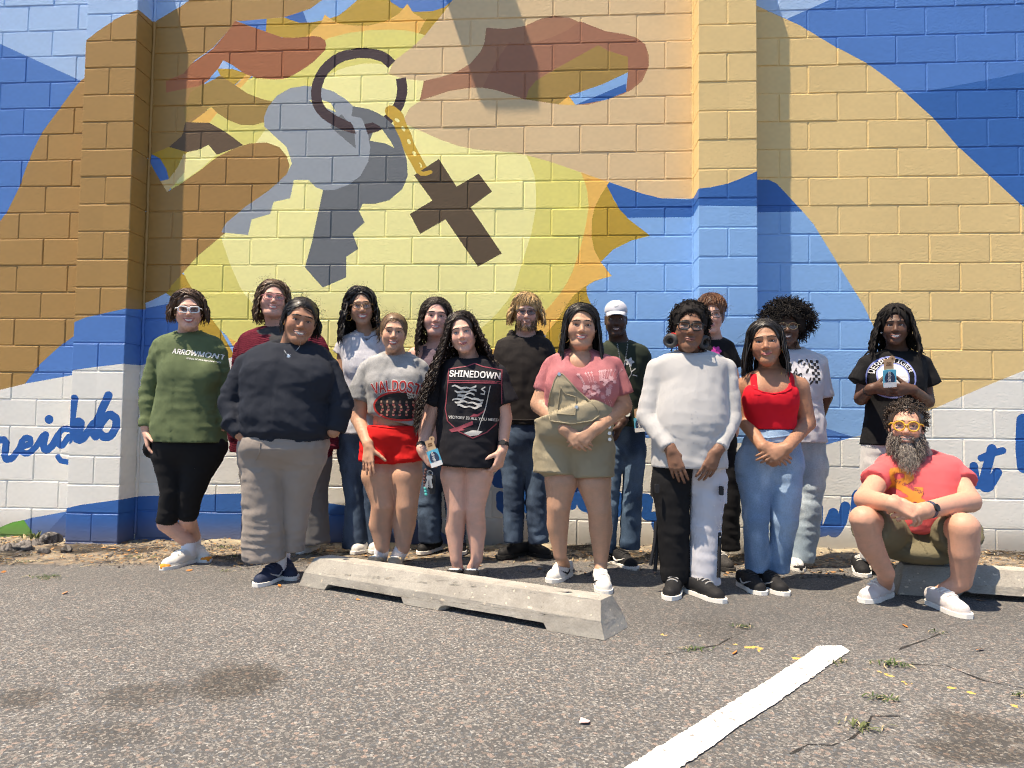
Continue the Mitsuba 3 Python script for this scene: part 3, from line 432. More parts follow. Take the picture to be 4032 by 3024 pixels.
    def mesh(s, h=.008, zones=(), pad=.05):
        lo, hi = s.bounds(); lo, hi = lo-pad, hi+pad
        ax = []
        for i in range(3):
            g, x = [lo[i]], lo[i]
            while x < hi[i]:
                st = h
                for zlo, zhi, zh in zones:
                    if zlo[i]-.004 <= x <= zhi[i]: st = min(st, zh)
                x += st; g.append(x)
            ax.append(np.array(g))
        return nets(s.grid(*ax), *ax)
def nets(D, xs, ys, zs):
    S = D < 0; n0, n1, n2 = D.shape
    cor = [(i, j, k) for i in (0, 1) for j in (0, 1) for k in (0, 1)]
    cnt = sum(S[i:n0-1+i, j:n1-1+j, k:n2-1+k].astype(np.int8) for i, j, k in cor)
    act = (cnt > 0) & (cnt < 8); I = np.argwhere(act)
    idx = np.full(act.shape, -1, np.int64); idx[act] = np.arange(len(I))
    ax = (xs, ys, zs); P = np.zeros((len(I), 3)); N = np.zeros(len(I))
    val = {c: D[I[:, 0]+c[0], I[:, 1]+c[1], I[:, 2]+c[2]].astype(float) for c in cor}
    for a in range(3):
        for c in cor:
            if c[a]: continue
            e = list(c); e[a] = 1; e = tuple(e)
            A, B = val[c], val[e]; m = (A < 0) != (B < 0)
            t = A[m]/(A[m]-B[m])
            for b in range(3):
                g = ax[b]; base = g[I[m, b]+c[b]]
                P[m, b] += base+(t*(g[I[m, b]+1]-g[I[m, b]]) if b == a else 0)
            N[m] += 1
    P /= N[:, None]
    F = []
    for a in range(3):
        b, c = (a+1) % 3, (a+2) % 3
        sl0 = [slice(None)]*3; sl1 = [slice(None)]*3; sl0[a] = slice(0, -1); sl1[a] = slice(1, None)
        s0, s1 = S[tuple(sl0)], S[tuple(sl1)]
        E = np.argwhere(s0 != s1)
        E = E[(E[:, b] > 0) & (E[:, c] > 0) & (E[:, b] < D.shape[b]-1) & (E[:, c] < D.shape[c]-1)]
        def at(db, dc):
            q = E.copy(); q[:, b] += db; q[:, c] += dc
            return idx[q[:, 0], q[:, 1], q[:, 2]]
        Q = np.stack([at(-1, -1), at(0, -1), at(0, 0), at(-1, 0)], 1)
        flip = ~s0[E[:, 0], E[:, 1], E[:, 2]]
        Q[flip] = Q[flip][:, ::-1]
        F.append(Q)
    return trimesh.Trimesh(P, quads(np.vstack(F)), process=False)
def vnorm(m):
    v, f = m.vertices, m.faces; n = np.zeros_like(v); fn = np.cross(v[f[:, 1]]-v[f[:, 0]], v[f[:, 2]]-v[f[:, 0]])
    for k in range(3): np.add.at(n, f[:, k], fn)
    return n/(np.linalg.norm(n, axis=1, keepdims=True)+1e-12)
def fold(m, amp, fr, seed=0, aniso=(1, 1, 1), ridge=True, mask=None):
    "cloth folds: pushes vertices along their normals by ridged noise"
    m.vertices = np.array(m.vertices); v = m.vertices
    sh = np.stack([v[:, 0]+.25*v[:, 2]*np.sign(math.sin(seed*2.1)+.01), v[:, 1], v[:, 2]+.22*v[:, 0]], 1)
    q = sh*np.array(aniso)*fr+seed*7.3
    w = q+.55*np.stack([meshkit.noise(q*.5, seed+k) for k in (1, 2, 3)], -1)
    n = meshkit.noise(w, seed); n2 = meshkit.noise(v*fr*np.array([.8, .8, 2.2])+seed, seed+4); n3 = meshkit.noise(w*2.3, seed+9)
    m2 = meshkit.noise(v*2.6+seed*3.1, seed+12)
    if ridge: d = (.55*np.sin(n*9.4+seed)+.30*np.sin(n2*11+3)*(.3+1.2*m2)+.8*(n3-.5))*(.35+1.1*m2)
    else: d = n-.5+.35*(n3-.5)
    if mask is not None: d = d*mask(m.vertices)
    m.vertices = m.vertices+vnorm(m)*[1, 1, .3]*(amp*d)[:, None]
    return m
def rotm(yaw=0, pitch=0, roll=0):
    "head turn: yaw > 0 turns the face to the viewer's right, pitch > 0 raises the chin, roll > 0 tips the crown to the viewer's right"
    y, p, r = map(math.radians, (yaw, pitch, roll))
    Rz = np.array([[math.cos(y), -math.sin(y), 0], [math.sin(y), math.cos(y), 0], [0, 0, 1]])
    Rx = np.array([[1, 0, 0], [0, math.cos(-p), -math.sin(-p)], [0, math.sin(-p), math.cos(-p)]])
    Ry = np.array([[math.cos(r), 0, math.sin(r)], [0, 1, 0], [-math.sin(r), 0, math.cos(r)]])
    return Ry@Rz@Rx

# ------------------------------------------------------------------ people
SKIN = {}
def skin_bsdf(name, c): SKIN[name] = [float(x) for x in c]
def skin_of(i, name, H):
    "skin with the flush of cheeks, nose and ears and the darker tone round the eyes where this head has them"
    c = SKIN[name]; k = f'{name}_{i}'
    spots = [(H.one(x*.040, -.074, -.028), .020*H.s, 0) for x in (-1, 1)]+[(H.one(0, -.105, -.03), .011*H.s, 0), (H.one(0, -.075, -.103), .014*H.s, 2)]+[(H.one(x*.031, -.088, .004), .0135*H.s, 1) for x in (-1, 1)]+[(H.one(x*.03, -.085, -.050), .008*H.s, 1) for x in (-1, 1)]
    dark = c[0] < .15
    def fn(p, n, uv):
        a = mikit.fbm(p.x*38, p.y*38, p.z*38, octaves=3); b = mikit.noise(p.x*230, p.y*230, p.z*230); m = mikit.fbm(p.x*9, p.y*9, p.z*7, octaves=2)
        q = mi.Color3f(*c)*(.80+.22*a+.10*b+.10*m)*mi.Color3f(1, 1.03-.09*a, 1.04-.12*a)
        for s_, r, kind in spots:
            w = dr.exp(-(dr.square(p.x-float(s_[0]))+dr.square(p.y-float(s_[1]))+dr.square(p.z-float(s_[2])))/(r*r))
            t = ((1.02, .80, .80) if not dark else (1.05, .95, .92)) if kind == 0 else ((.78, .70, .70) if kind == 1 else (1.0, .93, .92))
            q = q*(mi.Color3f(1)*(1-w)+mi.Color3f(*t)*w)
        return q
    return tex(k, fn, rough=.52, spec=.34)
def cloth_bsdf(name, c, mott=.06, rough=.85, scale=60., c2=None, spec=.15):
    if name in scene: return name
    c = [float(x) for x in c]; e = [x*.6 for x in c] if c2 is None else [float(x) for x in c2]
    def fn(p, n, uv):
        a = mikit.fbm(p.x*scale*.35, p.y*scale*.35, p.z*scale*.35, octaves=3); b = mikit.noise(p.x*scale*6, p.y*scale*6, p.z*scale*6)
        t = dr.clip((a-.5)*2*mott*4+.5, 0, 1) if c2 is not None else dr.clip((.5-a)*mott*6, 0, 1)
        return mikit.mix(c, e, t)*(1-mott*.5+mott*b)
    return tex(name, fn, rough=rough, spec=spec, sheen=.25)
def denim_bsdf(name, c, fade, zf):
    if name in scene: return name
    def fn(p, n, uv):
        a = mikit.fbm(p.x*11, p.y*11, p.z*5, octaves=3); w = mikit.noise(p.x*420, p.y*420, p.z*160)
        k = dr.clip(mikit.smoothstep(.35, .7, a)*.8+dr.exp(-dr.square((p.z-zf)/.22))*.45, 0, 1)*mikit.smoothstep(.2, -.7, n.y)
        return mikit.mix(c, fade, k)*(.84+.32*w)
    return tex(name, fn, rough=.85, spec=.15)
class Head:
    def __init__(h, c, s, w, rot, fat=0., jaw=1., nose=1.):
        h.c, h.s, h.w, h.R, h.fat, h.jaw, h.nose = np.array(c, float), s, w, rotm(*rot), fat, jaw, nose
    def __call__(h, p):
        p = np.atleast_2d(np.asarray(p, float))*[h.w, 1, 1]
        q = h.c+h.s*(p@h.R.T)
        return q
    def one(h, *p): return h(p)[0]
    def r(h, *r): return h.s*np.array(r)*[h.w, 1, 1]
    def prims(h, S):
        E = lambda c, r, k=.012, op=1: S.ell(h.one(*c), h.r(*r), k*h.s, h.R, op)
        C = lambda a, b, ra, rb, k=.012, op=1: S.cone(h.one(*a), h.one(*b), ra*h.s, rb*h.s, k*h.s, False, op)
        f = h.fat
        E((0, .016, .036), (.074, .094, .079), .02)
        E((0, -.022, -.018), (.064+.004*f, .069, .086), .03)
        for x in (-1, 1):
            C((x*.046*h.jaw, -.002, -.052), (x*.014, -.066, -.098), .021+.005*f, .015+.005*f, .03)
            E((x*.036, -.061, -.030), (.027+.006*f, .026, .030+.006*f), .02)
            E((x*.076, .014, -.006), (.008, .019, .031), .006)
            E((x*.0785, .006, -.006), (.004, .011, .020), .004, -1)
        E((0, -.076, -.098), (.020, .016, .015), .018)
        if f: E((0, -.035, -.102), (.05*f+.01, .05, .026), .03)
        C((-.036, -.079, .024), (.036, -.079, .024), .0125, .0125, .014)
        for x in (-1, 1): E((x*.031, -.098, .003), (.019, .014, .011), .012, -1)
        n = h.nose
        C((0, -.083, .008), (0, -.103, -.026), .0075, .0115*n, .010)
        E((0, -.105, -.031), (.0115*n, .0105, .0095), .008)
        for x in (-1, 1):
            E((x*.0125*n, -.095, -.035), (.0085, .010, .0075), .007)
            E((x*.0065*n, -.103, -.0415), (.0036, .005, .003), .003, -1)
            C((x*.021, -.100, -.040), (x*.040, -.082, -.066), .0022, .0022, .006, -1)   # smile fold
            E((x*.031, -.0795, .0145), (.0175, .0105, .0085), .006)   # upper lid
            E((x*.031, -.0765, -.0085), (.0165, .0105, .0065), .006)   # lower lid
        E((0, -.089, -.058), (.024, .011, .007), .012)
        E((0, -.087, -.070), (.020, .011, .008), .012)
        E((0, -.090, -.064), (.026, .012, .0022), .003, -1)
        return S
def surf(h, S, P, off=0.):
    "local (x, z) pairs brought to the face's surface, then off metres outwards"
    P = np.asarray(P, float)
    q = h(np.stack([P[:, 0], P[:, 0]*0-.07, P[:, 1]], 1)); dv = h.R@np.array([0, 1., 0])
    q = S.front(q, dv, .09*h.s)
    return q-dv*off
def face(t, h, S, sp):
    eye_c, brow_c, lip_c = sp.get('iris', 'iris_brown'), sp.get('brow', 'hair_black'), sp.get('lip', 'lip_rose')
    sq = sp.get('squint', .5)
    dv = h.R@np.array([0, -1., 0])
    for x in (-1, 1):
        m = trimesh.creation.icosphere(2, .0122); m.vertices = h(m.vertices+[x*.031, -.0735, .0025]); e = put('eye', m, 'eye_white', True, parent=t)
        m = trimesh.creation.icosphere(1, .0062); m.vertices = h(m.vertices*[1, .35, 1]+[x*.031+sp.get('gaze', 0.), -.0848, .003]); put('iris', m, eye_c, True, parent=e)
        a = np.linspace(-1, 1, 9)
        P = np.stack([x*.031+a*.0185, .0075-sq*.004-.006*a*a], 1)
        put('eyelash', tube(surf(h, S, P, .0012), .0012*h.s*(1.25-.7*np.abs(a)), 5), 'lash', True, parent=t)
        bz = sp.get('browz', .024)
        P = np.stack([x*(.031+a*.023), bz+.0035-.0055*(a+.2)**2*np.where(a > -.2, 1, .4)], 1)
        q = surf(h, S, P, .0008)
        th = sp.get('browt', 1.)
        m = tube(q, h.s*.0025*th*(1.15-.7*np.abs(a)**2), 6); put('eyebrow', m, brow_c, True, parent=t)
    w, op, cv = sp.get('mouth', (.026, .0, .003))
    a = np.linspace(-1, 1, 15); prof = 1-.72*np.abs(a)**2.5
    zc = -.0645
    up = np.stack([a*w, zc+op*.5*(1-a*a)+.003*(1-a*a)+cv*a*a-.0012*np.exp(-(a/.15)**2)], 1)
    lo = np.stack([a*w*.96, zc-op*.75*(1-a*a)-.0042*(1-a*a)+cv*a*a], 1)
    qu, ql = surf(h, S, up, .0005), surf(h, S, lo, .0008)
    lips = join([tube(qu, h.s*.0036*prof, 7), tube(ql, h.s*.0046*prof, 7)])
    put('lips', lips, lip_c, True, parent=t)
    mid = np.stack([a*w*.9, zc-.0006+cv*a*a*.9], 1)
    qm = surf(h, S, mid, 0)
    if op > .003:
        b = surf(h, S, np.stack([a*w*.9, zc+op*.45*(1-a*a)+.001+cv*a*a*.9], 1), -.0005)
        c = surf(h, S, np.stack([a*w*.9, zc-op*.62*(1-a*a)-.001+cv*a*a*.9], 1), -.0012)
        q = np.vstack([b+dv*.0012, c+dv*.0012]); n = len(a); i = np.arange(n-1)
        put('teeth', (q, quads(np.stack([i, i+1, i+1+n, i+n], 1))), 'teeth', True, parent=t)
        put('mouth_line', join([tube(c+dv*.0012, .0011*h.s, 5), tube(b[[0, 1]]+dv*.001, .002*h.s, 5), tube(b[[-2, -1]]+dv*.001, .002*h.s, 5)]), 'mouth_dark', True, parent=t)
    else:
        put('mouth_line', tube(qm+dv*.0012, .0011*h.s*(1.2-.5*np.abs(a)), 5), 'mouth_dark', True, parent=t)
def glasses(t, h, g):
    frame, shape, lens, th = g['frame'], g.get('shape', 'rect'), g.get('lens', 'lens_clear'), g.get('t', .0024)
    rw, rh, zc, y0 = g.get('rw', .025), g.get('rh', .0185), g.get('z', .0), -.101
    parts = []; t0 = key_for(t+'__glasses'); 
    a = np.linspace(0, 2*PI, 29)[:-1]
    pw = 1. if shape == 'round' else .55
    for x in (-1, 1):
        cx = np.sign(np.cos(a))*np.abs(np.cos(a))**pw*rw; cz = np.sign(np.sin(a))*np.abs(np.sin(a))**pw*rh
        if shape == 'rect': cz = cz+(.10*rh)*(x*cx/rw)
        P = np.stack([x*(.0315)+cx, y0+.010*(np.abs(x*.0315+cx)/.06)**2, zc+cz], 1)
        m = closed_tube(h(P), th*h.s, 6); parts.append(m)
        L = np.vstack([P, P.mean(0)]); n = len(P); i = np.arange(n)
        scene[t0+f'__lens'+('' if x < 0 else '_001')] = mikit.ply((h(L), np.stack([i, (i+1) % n, i*0+n], 1)), lens)
        T0 = np.array([x*(.0315+rw), y0+.010*((.0315+rw)/.06)**2, zc+rh*.5])
        parts.append(tube(h([T0, [x*.071, -.085, zc+rh*.5], [x*.0765, -.04, zc+.006], [x*.078, .012, zc+.006]]), th*h.s*.95, 6))
    parts.append(tube(h([[-.0085, y0-.0005, zc+.004], [0, y0-.004, zc+.0075], [.0085, y0-.0005, zc+.004]]), th*h.s, 6))
    scene[t0] = mikit.ply(join(parts), frame, smooth=True)
    return t0
def hand(S, W, d, n, th, sc=1., curl=(.25, .3, .35, .4), bend=(1., 1.1, .8), spread=.06, thumb=(.55, .75, .35), tk=.3):
    W, d, n = np.asarray(W, float), unit(d), np.asarray(n, float)
    n = unit(n-d*np.dot(n, d)); s = unit(np.cross(d, n)); s = s*np.sign(np.dot(s, th)+1e-9)
    lat = (.029, .0095, -.0105, -.029); mc = (.089, .093, .088, .079); ln = (.074, .082, .076, .060); rad = (.0088, .0091, .0087, .0077)
    for i in range(4):
        m = W+sc*(d*mc[i]+s*lat[i])
        S.cone(W+sc*(s*lat[i]*.55+d*.012), m, .0165*sc, .0108*sc, .012)
    S.cone(W+sc*(d*.02+s*.008+n*.006), W+sc*(d*.06+s*.0), .017*sc, .015*sc, .012)
    tips = []
    for i in range(4):
        p = W+sc*(d*mc[i]+s*lat[i]); ang = 0.; dd = unit(d+s*spread*(1.5-i)*.5)
        for j, (fr, b) in enumerate(zip((.46, .30, .24), bend)):
            ang += curl[i]*b; v = dd*math.cos(ang)+n*math.sin(ang); q = p+v*ln[i]*fr*sc
            S.cone(p, q, rad[i]*sc*(1-.09*j), rad[i]*sc*(.93-.1*j), .0045 if j == 0 else .003); p = q
        tips.append((p, v, i))
    p = W+sc*(d*.022+s*.02+n*.006); v = unit(d*thumb[0]+s*thumb[1]+n*thumb[2])
    for j, (L, r1, r2) in enumerate(((.043, .0155, .0118), (.031, .0112, .0098), (.026, .0098, .0078))):
        q = p+v*L*sc; S.cone(p, q, r1*sc, r2*sc, .010 if j == 0 else .004); p = q; v = unit(v*(1-tk*.35)+(d*.7+n*.3)*tk*.5)
    return tips
def locks(H, hs, S=None, seed=1):
    """hair as tapered strands: from the parting over the skull, then hanging. hs: n, r, phi0, top, len (front, back), amp, wl, out, spread, part, hline"""
    R = np.random.default_rng(seed); ms = []
    n = int(hs['n']*1.3) if hs['r'] < .0065 else hs['n']; a0, b0, c0 = .081+hs.get('out', .0), .099+hs.get('out', .0), .088+hs.get('out', .0)
    cz, cy = .034, .017
    px, py = hs.get('part', (0, -.05)); seg = hs.get('seg', 18)
    for i in range(n):
        phi = R.uniform(hs['phi0'], hs.get('phi1', PI))*(hs['side'] if 'side' in hs else 1 if (i % 2) else -1)
        if i % 7 == 0 and 'side' not in hs: phi = PI*R.uniform(-.35, .35)+PI
        lay = R.uniform(.0, hs.get('spread', .014))
        A = np.array([px+R.normal(0, .006), py+R.uniform(-.034, .09)])
        el0 = math.sqrt(max(.02, 1-(A[0]/a0)**2-((A[1])/b0)**2))
        e1 = np.array([math.sin(phi)*a0, -math.cos(phi)*b0])
        el = R.uniform(-.30, .12) if not hs.get('short') else R.uniform(*hs['short'])
        k = max(6, seg//2); q = []
        u = np.linspace(0, 1, k)
        for uu in u:
            xy = np.array([A[0], A[1]])*(1-uu)+e1*uu*math.cos(el)
            zz = el0*(1-uu)+math.sin(el)*uu
            v = np.array([xy[0]/a0, xy[1]/b0, zz]); v /= np.linalg.norm(v)+1e-9
            v = v*(1+lay*6*uu**.8*.6)
            q.append([v[0]*a0, v[1]*b0+cy, v[2]*c0+cz])
        P = H(np.array(q))
        if not hs.get('short'):
            f = .5+.5*math.cos(phi); L = (hs['len'][0]*f+hs['len'][1]*(1-f))*R.uniform(.82, 1.04)
            o = unit(P[-1]-H.c)*[1, 1, 0]; m = max(6, int(seg*1.1)); tt = np.linspace(0, 1, m)[1:]
            fl = hs.get('flare', .02)
            Q = P[-1]+o*((fl*np.sin(tt*PI*.6))[:, None])+np.array([0, 0, -1.])*(tt*L)[:, None]+np.array([hs.get('dx', 0.), hs.get('dy', 0.), 0])*(tt**1.3)[:, None]
            if hs.get('tuck'): Q += (np.array([H.c[0], H.c[1]+.02, 0])-Q)*[1, 1, 0]*(hs['tuck']*tt**1.5)[:, None]
            P = np.vstack([P, Q])
        m = len(P); s = np.r_[0, np.cumsum(np.linalg.norm(np.diff(P, axis=0), axis=1))]
        af_ = R.uniform(.5, 1.15); amp = hs['amp']*af_*np.clip(s/.08, .08, 1); ph = R.uniform(0, 6.28); wl = hs['wl']*R.uniform(.6, 1.5)
        if hs['amp'] > .004:   # resample to carry the curl
            st = np.linspace(0, s[-1], max(m, int(s[-1]/wl*5)+2)); P = np.stack([np.interp(st, s, P[:, c]) for c in range(3)], 1); s = st; amp = hs['amp']*af_*np.clip(s/.08, .08, 1); m = len(P)
        tg = np.gradient(P, axis=0); tg /= np.linalg.norm(tg, axis=1, keepdims=True)+1e-9
        o = unit((P[-1]-H.c)*[1, 1, .2]); w = np.cross(tg, o); w /= np.linalg.norm(w, axis=1, keepdims=True)+1e-9
        P = P+w*(amp*np.sin(s/wl*6.283+ph))[:, None]+o*(amp*.8*np.cos(s/wl*6.283+ph)+amp*.4)[:, None]
        if S is not None:
            for _ in range(2):
                d = S.pts(P); bad = d < hs['r']+.004
                if not bad.any(): break
                e = 1e-3; g = np.stack([(S.pts(P+np.eye(3)[c]*e)-d)/e for c in range(3)], 1)
                g /= np.linalg.norm(g, axis=1, keepdims=True)+1e-9
                P = P+g*np.where(bad, hs['r']+.004-d, 0)[:, None]
        r = hs['r']*.86*R.uniform(.6, 1.25)*np.clip(np.minimum(s/.02+.5, (s[-1]-s)/.05+.12), .1, 1)*(1+.25*np.sin(s/wl*6.283*1.7+ph))
        ms.append(tube(P, r, hs.get('sides', 3), False))
    return ms
def hair_cap(H, grow=.0, line=(.062, .082, .09), lz=-.03, ly=-.115, low=-.06, h=.006, noise=.004, fr=45, seed=0, extra=None, round_=1.):
    S = SDF()
    E = lambda c, r, k=.01, op=1: S.ell(H.one(*c), H.r(*r), k, H.R, op)
    E((0, .018, .036), (.080+grow, .101+grow, .086+grow*1.1), .02)
    E((0, .045, -.02), (.074+grow, .062+grow, .07), .03)
    if extra: extra(S, H)
    E((0, ly, lz+.020), (line[0]+.004, line[1]+.020, line[2]+.008), .008, -1)
    S.cut(H.one(0, .0, low), H.R@np.array([0, -.35, -1.]), .01)
    m = S.mesh(h)
    m = fold(m, noise, fr, seed, (1, 1, .45), False)
    return m
def fuzz(H, n, rad, ln, amp, r, seed, c=(0, .02, .05), squash=(1, 1.05, 1), face=.62, zmin=-.07, sides=3, down=.0):
    "short coiling strands all over a rounded head of hair"
    R = np.random.default_rng(seed); ms = []
    while len(ms) < n:
        v = unit(R.normal(size=3))
        if v[1] < -.35 and v[2] < face: continue
        p = np.array(c)+v*rad*np.array(squash)
        if p[2] < zmin: continue
        L = ln*R.uniform(.6, 1.3); m = 9; tt = np.linspace(0, 1, m)
        a, b = unit(np.cross(v, [.3, .2, .9])), None; b = np.cross(v, a); ph = R.uniform(0, 6.28); tn = R.uniform(1., 2.)
        Q = p+np.outer(tt*L, v)+amp*(np.outer(np.cos(tt*6.28*tn+ph)-math.cos(ph), a)+np.outer(np.sin(tt*6.28*tn+ph)-math.sin(ph), b))
        Q[:, 2] -= down*tt**2
        ms.append(tube(H(Q), r*H.s*(1.1-.7*tt), sides, False))
    return ms
def shoe(t, heel, toe, w=.047, mark=None, up='shoe_white', sole='sole_white', lace='lace_white', hgt=.088, cap=None, low=False, zg=None):
    heel, toe = np.array(heel, float), np.array(toe, float)
    z = float(gz((heel[0]+toe[0])/2)) if zg is None else zg
    d = unit((toe-heel)*[1, 1, 0]); s = np.array([-d[1], d[0], 0]); L = float(np.linalg.norm((toe-heel)[:2])); O = np.array([heel[0], heel[1], z])
    P = lambda a, b, c: O+d*a*L+s*b+np.array([0, 0, c])
    st = 18; a = np.linspace(0, 1, st); half = w*np.interp(a, [0, .08, .3, .5, .72, .9, 1], [.35, .68, .74, .78, 1., .78, .3])
    left = [P(x, h_, 0)[:2] for x, h_ in zip(a, half)]; right = [P(x, -h_, 0)[:2] for x, h_ in zip(a, half)][::-1]
    g = Polygon(left+right).buffer(.004)
    m = trimesh.creation.extrude_polygon(g, .020, engine='earcut'); m.apply_translation([0, 0, z+.001])
    k = key_for(t+'__shoe')
    S = SDF()
    S.cone(P(.11, 0, .050), P(.52, 0, .048), .037, .038, .02).cone(P(.5, 0, .042), P(.84, 0, .030), .041*w/.048, .033, .02).cone(P(.72, .012, .025), P(.78, -.012, .025), .03, .03, .02)
    S.cone(P(.16, 0, .05), P(.18, 0, hgt), .036, .036, .015).cone(P(.2, 0, hgt-.01), P(.55, 0, .05), .03, .026, .02)
    S.cut([0, 0, z+.014], [0, 0, -1], .004).cut(P(.18, 0, hgt), unit(np.array([0, 0, 1.])-d*.12), .006)
    u = S.mesh(.0085, pad=.02)
    scene[k] = mikit.ply(u, up, smooth=True)
    scene[k+'__sole'] = mikit.ply(m, sole, smooth=30)
    if lace:
        ms = []
        for i in range(4):
            x = .36+.085*i
            q = S.front([P(x, b, .06) for b in np.linspace(-.026, .026, 7)], [0, 0, -1.], .07)
            ms.append(tube(q+[0, 0, .002], .0036, 5))
        for sg in (-1, 1):
            q = np.array([P(.34, 0, hgt+.012), P(.38, sg*.02, hgt+.006), P(.46, sg*.04, .055), P(.42, sg*.034, .06), P(.35, sg*.012, hgt+.004)]); ms.append(tube(q, .002, 5))
        scene[k+'__laces'] = mikit.ply(join(ms), lace, smooth=True)
    if mark:
        ms = []
        for sg in (-1, 1):
            q = np.array([P(.30, sg*.09, .052), P(.36, sg*.09, .036), P(.46, sg*.09, .033), P(.62, sg*.09, .048), P(.70, sg*.09, .058)])
            q = S.front(q, -s*sg, .09)+s*sg*.001; ms.append(tube(q, np.array([.003, .006, .0062, .0035, .001]), 6))
        scene[k+'__side_mark'] = mikit.ply(join(ms), mark, smooth=True)
    if cap:
        C = SDF(); C.cone(P(.86, .0, .024), P(.96, 0, .018), .026, .018, .01).cone(P(.9, .02, .02), P(.9, -.02, .02), .016, .016, .01).cut([0, 0, z+.004], [0, 0, -1])
        scene[k+'__toe_patch'] = mikit.ply(C.mesh(.006), cap, smooth=True)
    return k
def decal(gm, P, F, off=.0022):
    "print: plane points (x, z) laid onto the front of a garment mesh"
    P = np.asarray(P, float)
    if len(P) == 0: return None
    ray = trimesh.ray.ray_pyembree.RayMeshIntersector(gm) if HASE else gm.ray
    O = np.stack([P[:, 0], P[:, 0]*0-8., P[:, 1]], 1)
    loc, ri, _ = ray.intersects_location(O, np.tile([0, 1., 0], (len(O), 1)), multiple_hits=False)
    y = np.full(len(P), np.nan); y[ri] = loc[:, 1]
    ok = ~np.isnan(y)
    F = F[ok[F].all(1)]
    y = np.where(ok, y, 0)
    return trimesh.Trimesh(np.stack([P[:, 0], y-off, P[:, 1]], 1), F, process=False)
HASE = False
def print_poly(gm, polys, edge=.012, off=.0022):
    V, F, n = [], [], 0
    g = unary_union(polys) if isinstance(polys, list) else polys
    for q in getattr(g, 'geoms', [g]):
        if q.is_empty or q.area < 1e-6 or q.geom_type != 'Polygon': continue
        try: v, f = trimesh.creation.triangulate_polygon(q, engine='earcut')
        except Exception: continue
        v, f = trimesh.remesh.subdivide_to_size(np.c_[v, v[:, 0]*0], f, edge, max_iter=30)
        V.append(v[:, :2]); F.append(f+n); n += len(v)
    return decal(gm, np.vstack(V), np.vstack(F), off) if V else None
def text_poly(s, height, bold=False, width=None):
    m = meshkit.text_mesh(s, height, .002, bold)
    tri = m.triangles; keep = np.abs(m.face_normals[:, 2]-1) < .01
    g = unary_union([Polygon(t[:, :2]).buffer(1e-5) for t in tri[keep]])
    b = g.bounds
    from shapely import affinity as af
    g = af.translate(g, -(b[0]+b[2])/2, -b[1])
    if width: g = af.scale(g, width/(b[2]-b[0]), 1, origin=(0, 0))
    return g
def warp(g, fn):
    from shapely import transform
    return transform(g.segmentize(.012), lambda a: fn(a))
def hair_bsdf(n, c):
    c = [float(x) for x in c]
    def fn(p, n_, uv):
        a = mikit.noise(p.x*420, p.y*420, p.z*45); b = mikit.noise(p.x*90, p.y*90, p.z*14)
        return mi.Color3f(*c)*(.45+.75*a+.5*b)
    tex(n, fn, rough=.8 if 'coil' in n else .42, spec=.2 if 'coil' in n else .5)
def eyes_mats():
    plain('eye_white', (.62, .58, .55), .25, .5); plain('iris_brown', (.03, .017, .01), .15, .6); plain('iris_blue', (.10, .14, .17), .15, .6)
    plain('lash', (.012, .009, .008), .6); plain('teeth', (.78, .74, .66), .25, .5); plain('mouth_dark', (.06, .02, .018), .6)
    for n, c in (('lip_rose', (.42, .14, .13)), ('lip_pink', (.52, .20, .19)), ('lip_brown', (.24, .10, .08)), ('lip_dark', (.10, .045, .038)), ('lip_nude', (.40, .20, .16))): plain(n, c, .35, .5)
    for n, c in (('hair_black', (.012, .010, .009)), ('hair_coil', (.014, .012, .011)), ('hair_darkbrown', (.026, .016, .011)), ('hair_brown', (.075, .042, .024)), ('hair_lightbrown', (.14, .085, .045)), ('hair_blond', (.36, .235, .10)), ('hair_auburn', (.12, .050, .022)), ('hair_grey', (.27, .235, .20)), ('hair_greydark', (.10, .082, .068))):
        hair_bsdf(n, c)
    scene['lens_clear'] = {'type': 'thindielectric', 'int_ior': 1.33}
    scene['lens_tint'] = {'type': 'blendbsdf', 'weight': .38, 'a': {'type': 'thindielectric', 'int_ior': 1.4}, 'b': {'type': 'principled', 'base_color': rgb((.03, .03, .05)), 'roughness': .1, 'specular': .6}}
    for n, c, r, mt in (('gold', (.80, .55, .18), .25, 1.), ('silver', (.62, .62, .62), .28, 1.)): scene[n] = {'type': 'principled', 'base_color': rgb(c), 'roughness': r, 'metallic': mt}
    for n, c in (('shoe_white', (.70, .68, .63)), ('sole_white', (.74, .72, .66)), ('lace_white', (.76, .74, .68)), ('shoe_black', (.016, .016, .017)), ('sole_black', (.02, .02, .02)), ('shoe_navy', (.025, .034, .065)), ('lace_navy', (.05, .06, .11)), ('lace_grey', (.42, .41, .39)), ('orange_rubber', (.75, .28, .03)), ('sock_white', (.74, .73, .75)), ('clog_beige', (.47, .39, .27)), ('lace_black', (.03, .03, .03)), ('shoe_pale', (.60, .55, .52)), ('shoe_mint', (.48, .70, .68))): plain(n, c, .7, .25)
eyes_mats()
def ring_of(SD, c, rx, ry, tilt, r, n=40, lift=0.):
    "a ribbed collar: closed tube round the neck, sloping down to the front"
    a = np.arange(n)*2*PI/n
    P = np.stack([c[0]+rx*np.sin(a), c[1]-ry*np.cos(a), c[2]-tilt*np.cos(a)+lift*np.abs(np.sin(a))], 1)
    return closed_tube(P, r, 7)
def legchain(S, P, R, flat):
    P = [np.array(p) for p in P]; m = P[0]*.72+P[1]*.28; rm = R[0]*.72+R[1]*.28; R = [R[0]]+[x*.965 for x in R[1:]]
    S.cone(P[0], m, R[0], rm, .035); S.chain([m]+P[1:], [rm]+list(R[1:]), .007, flat)
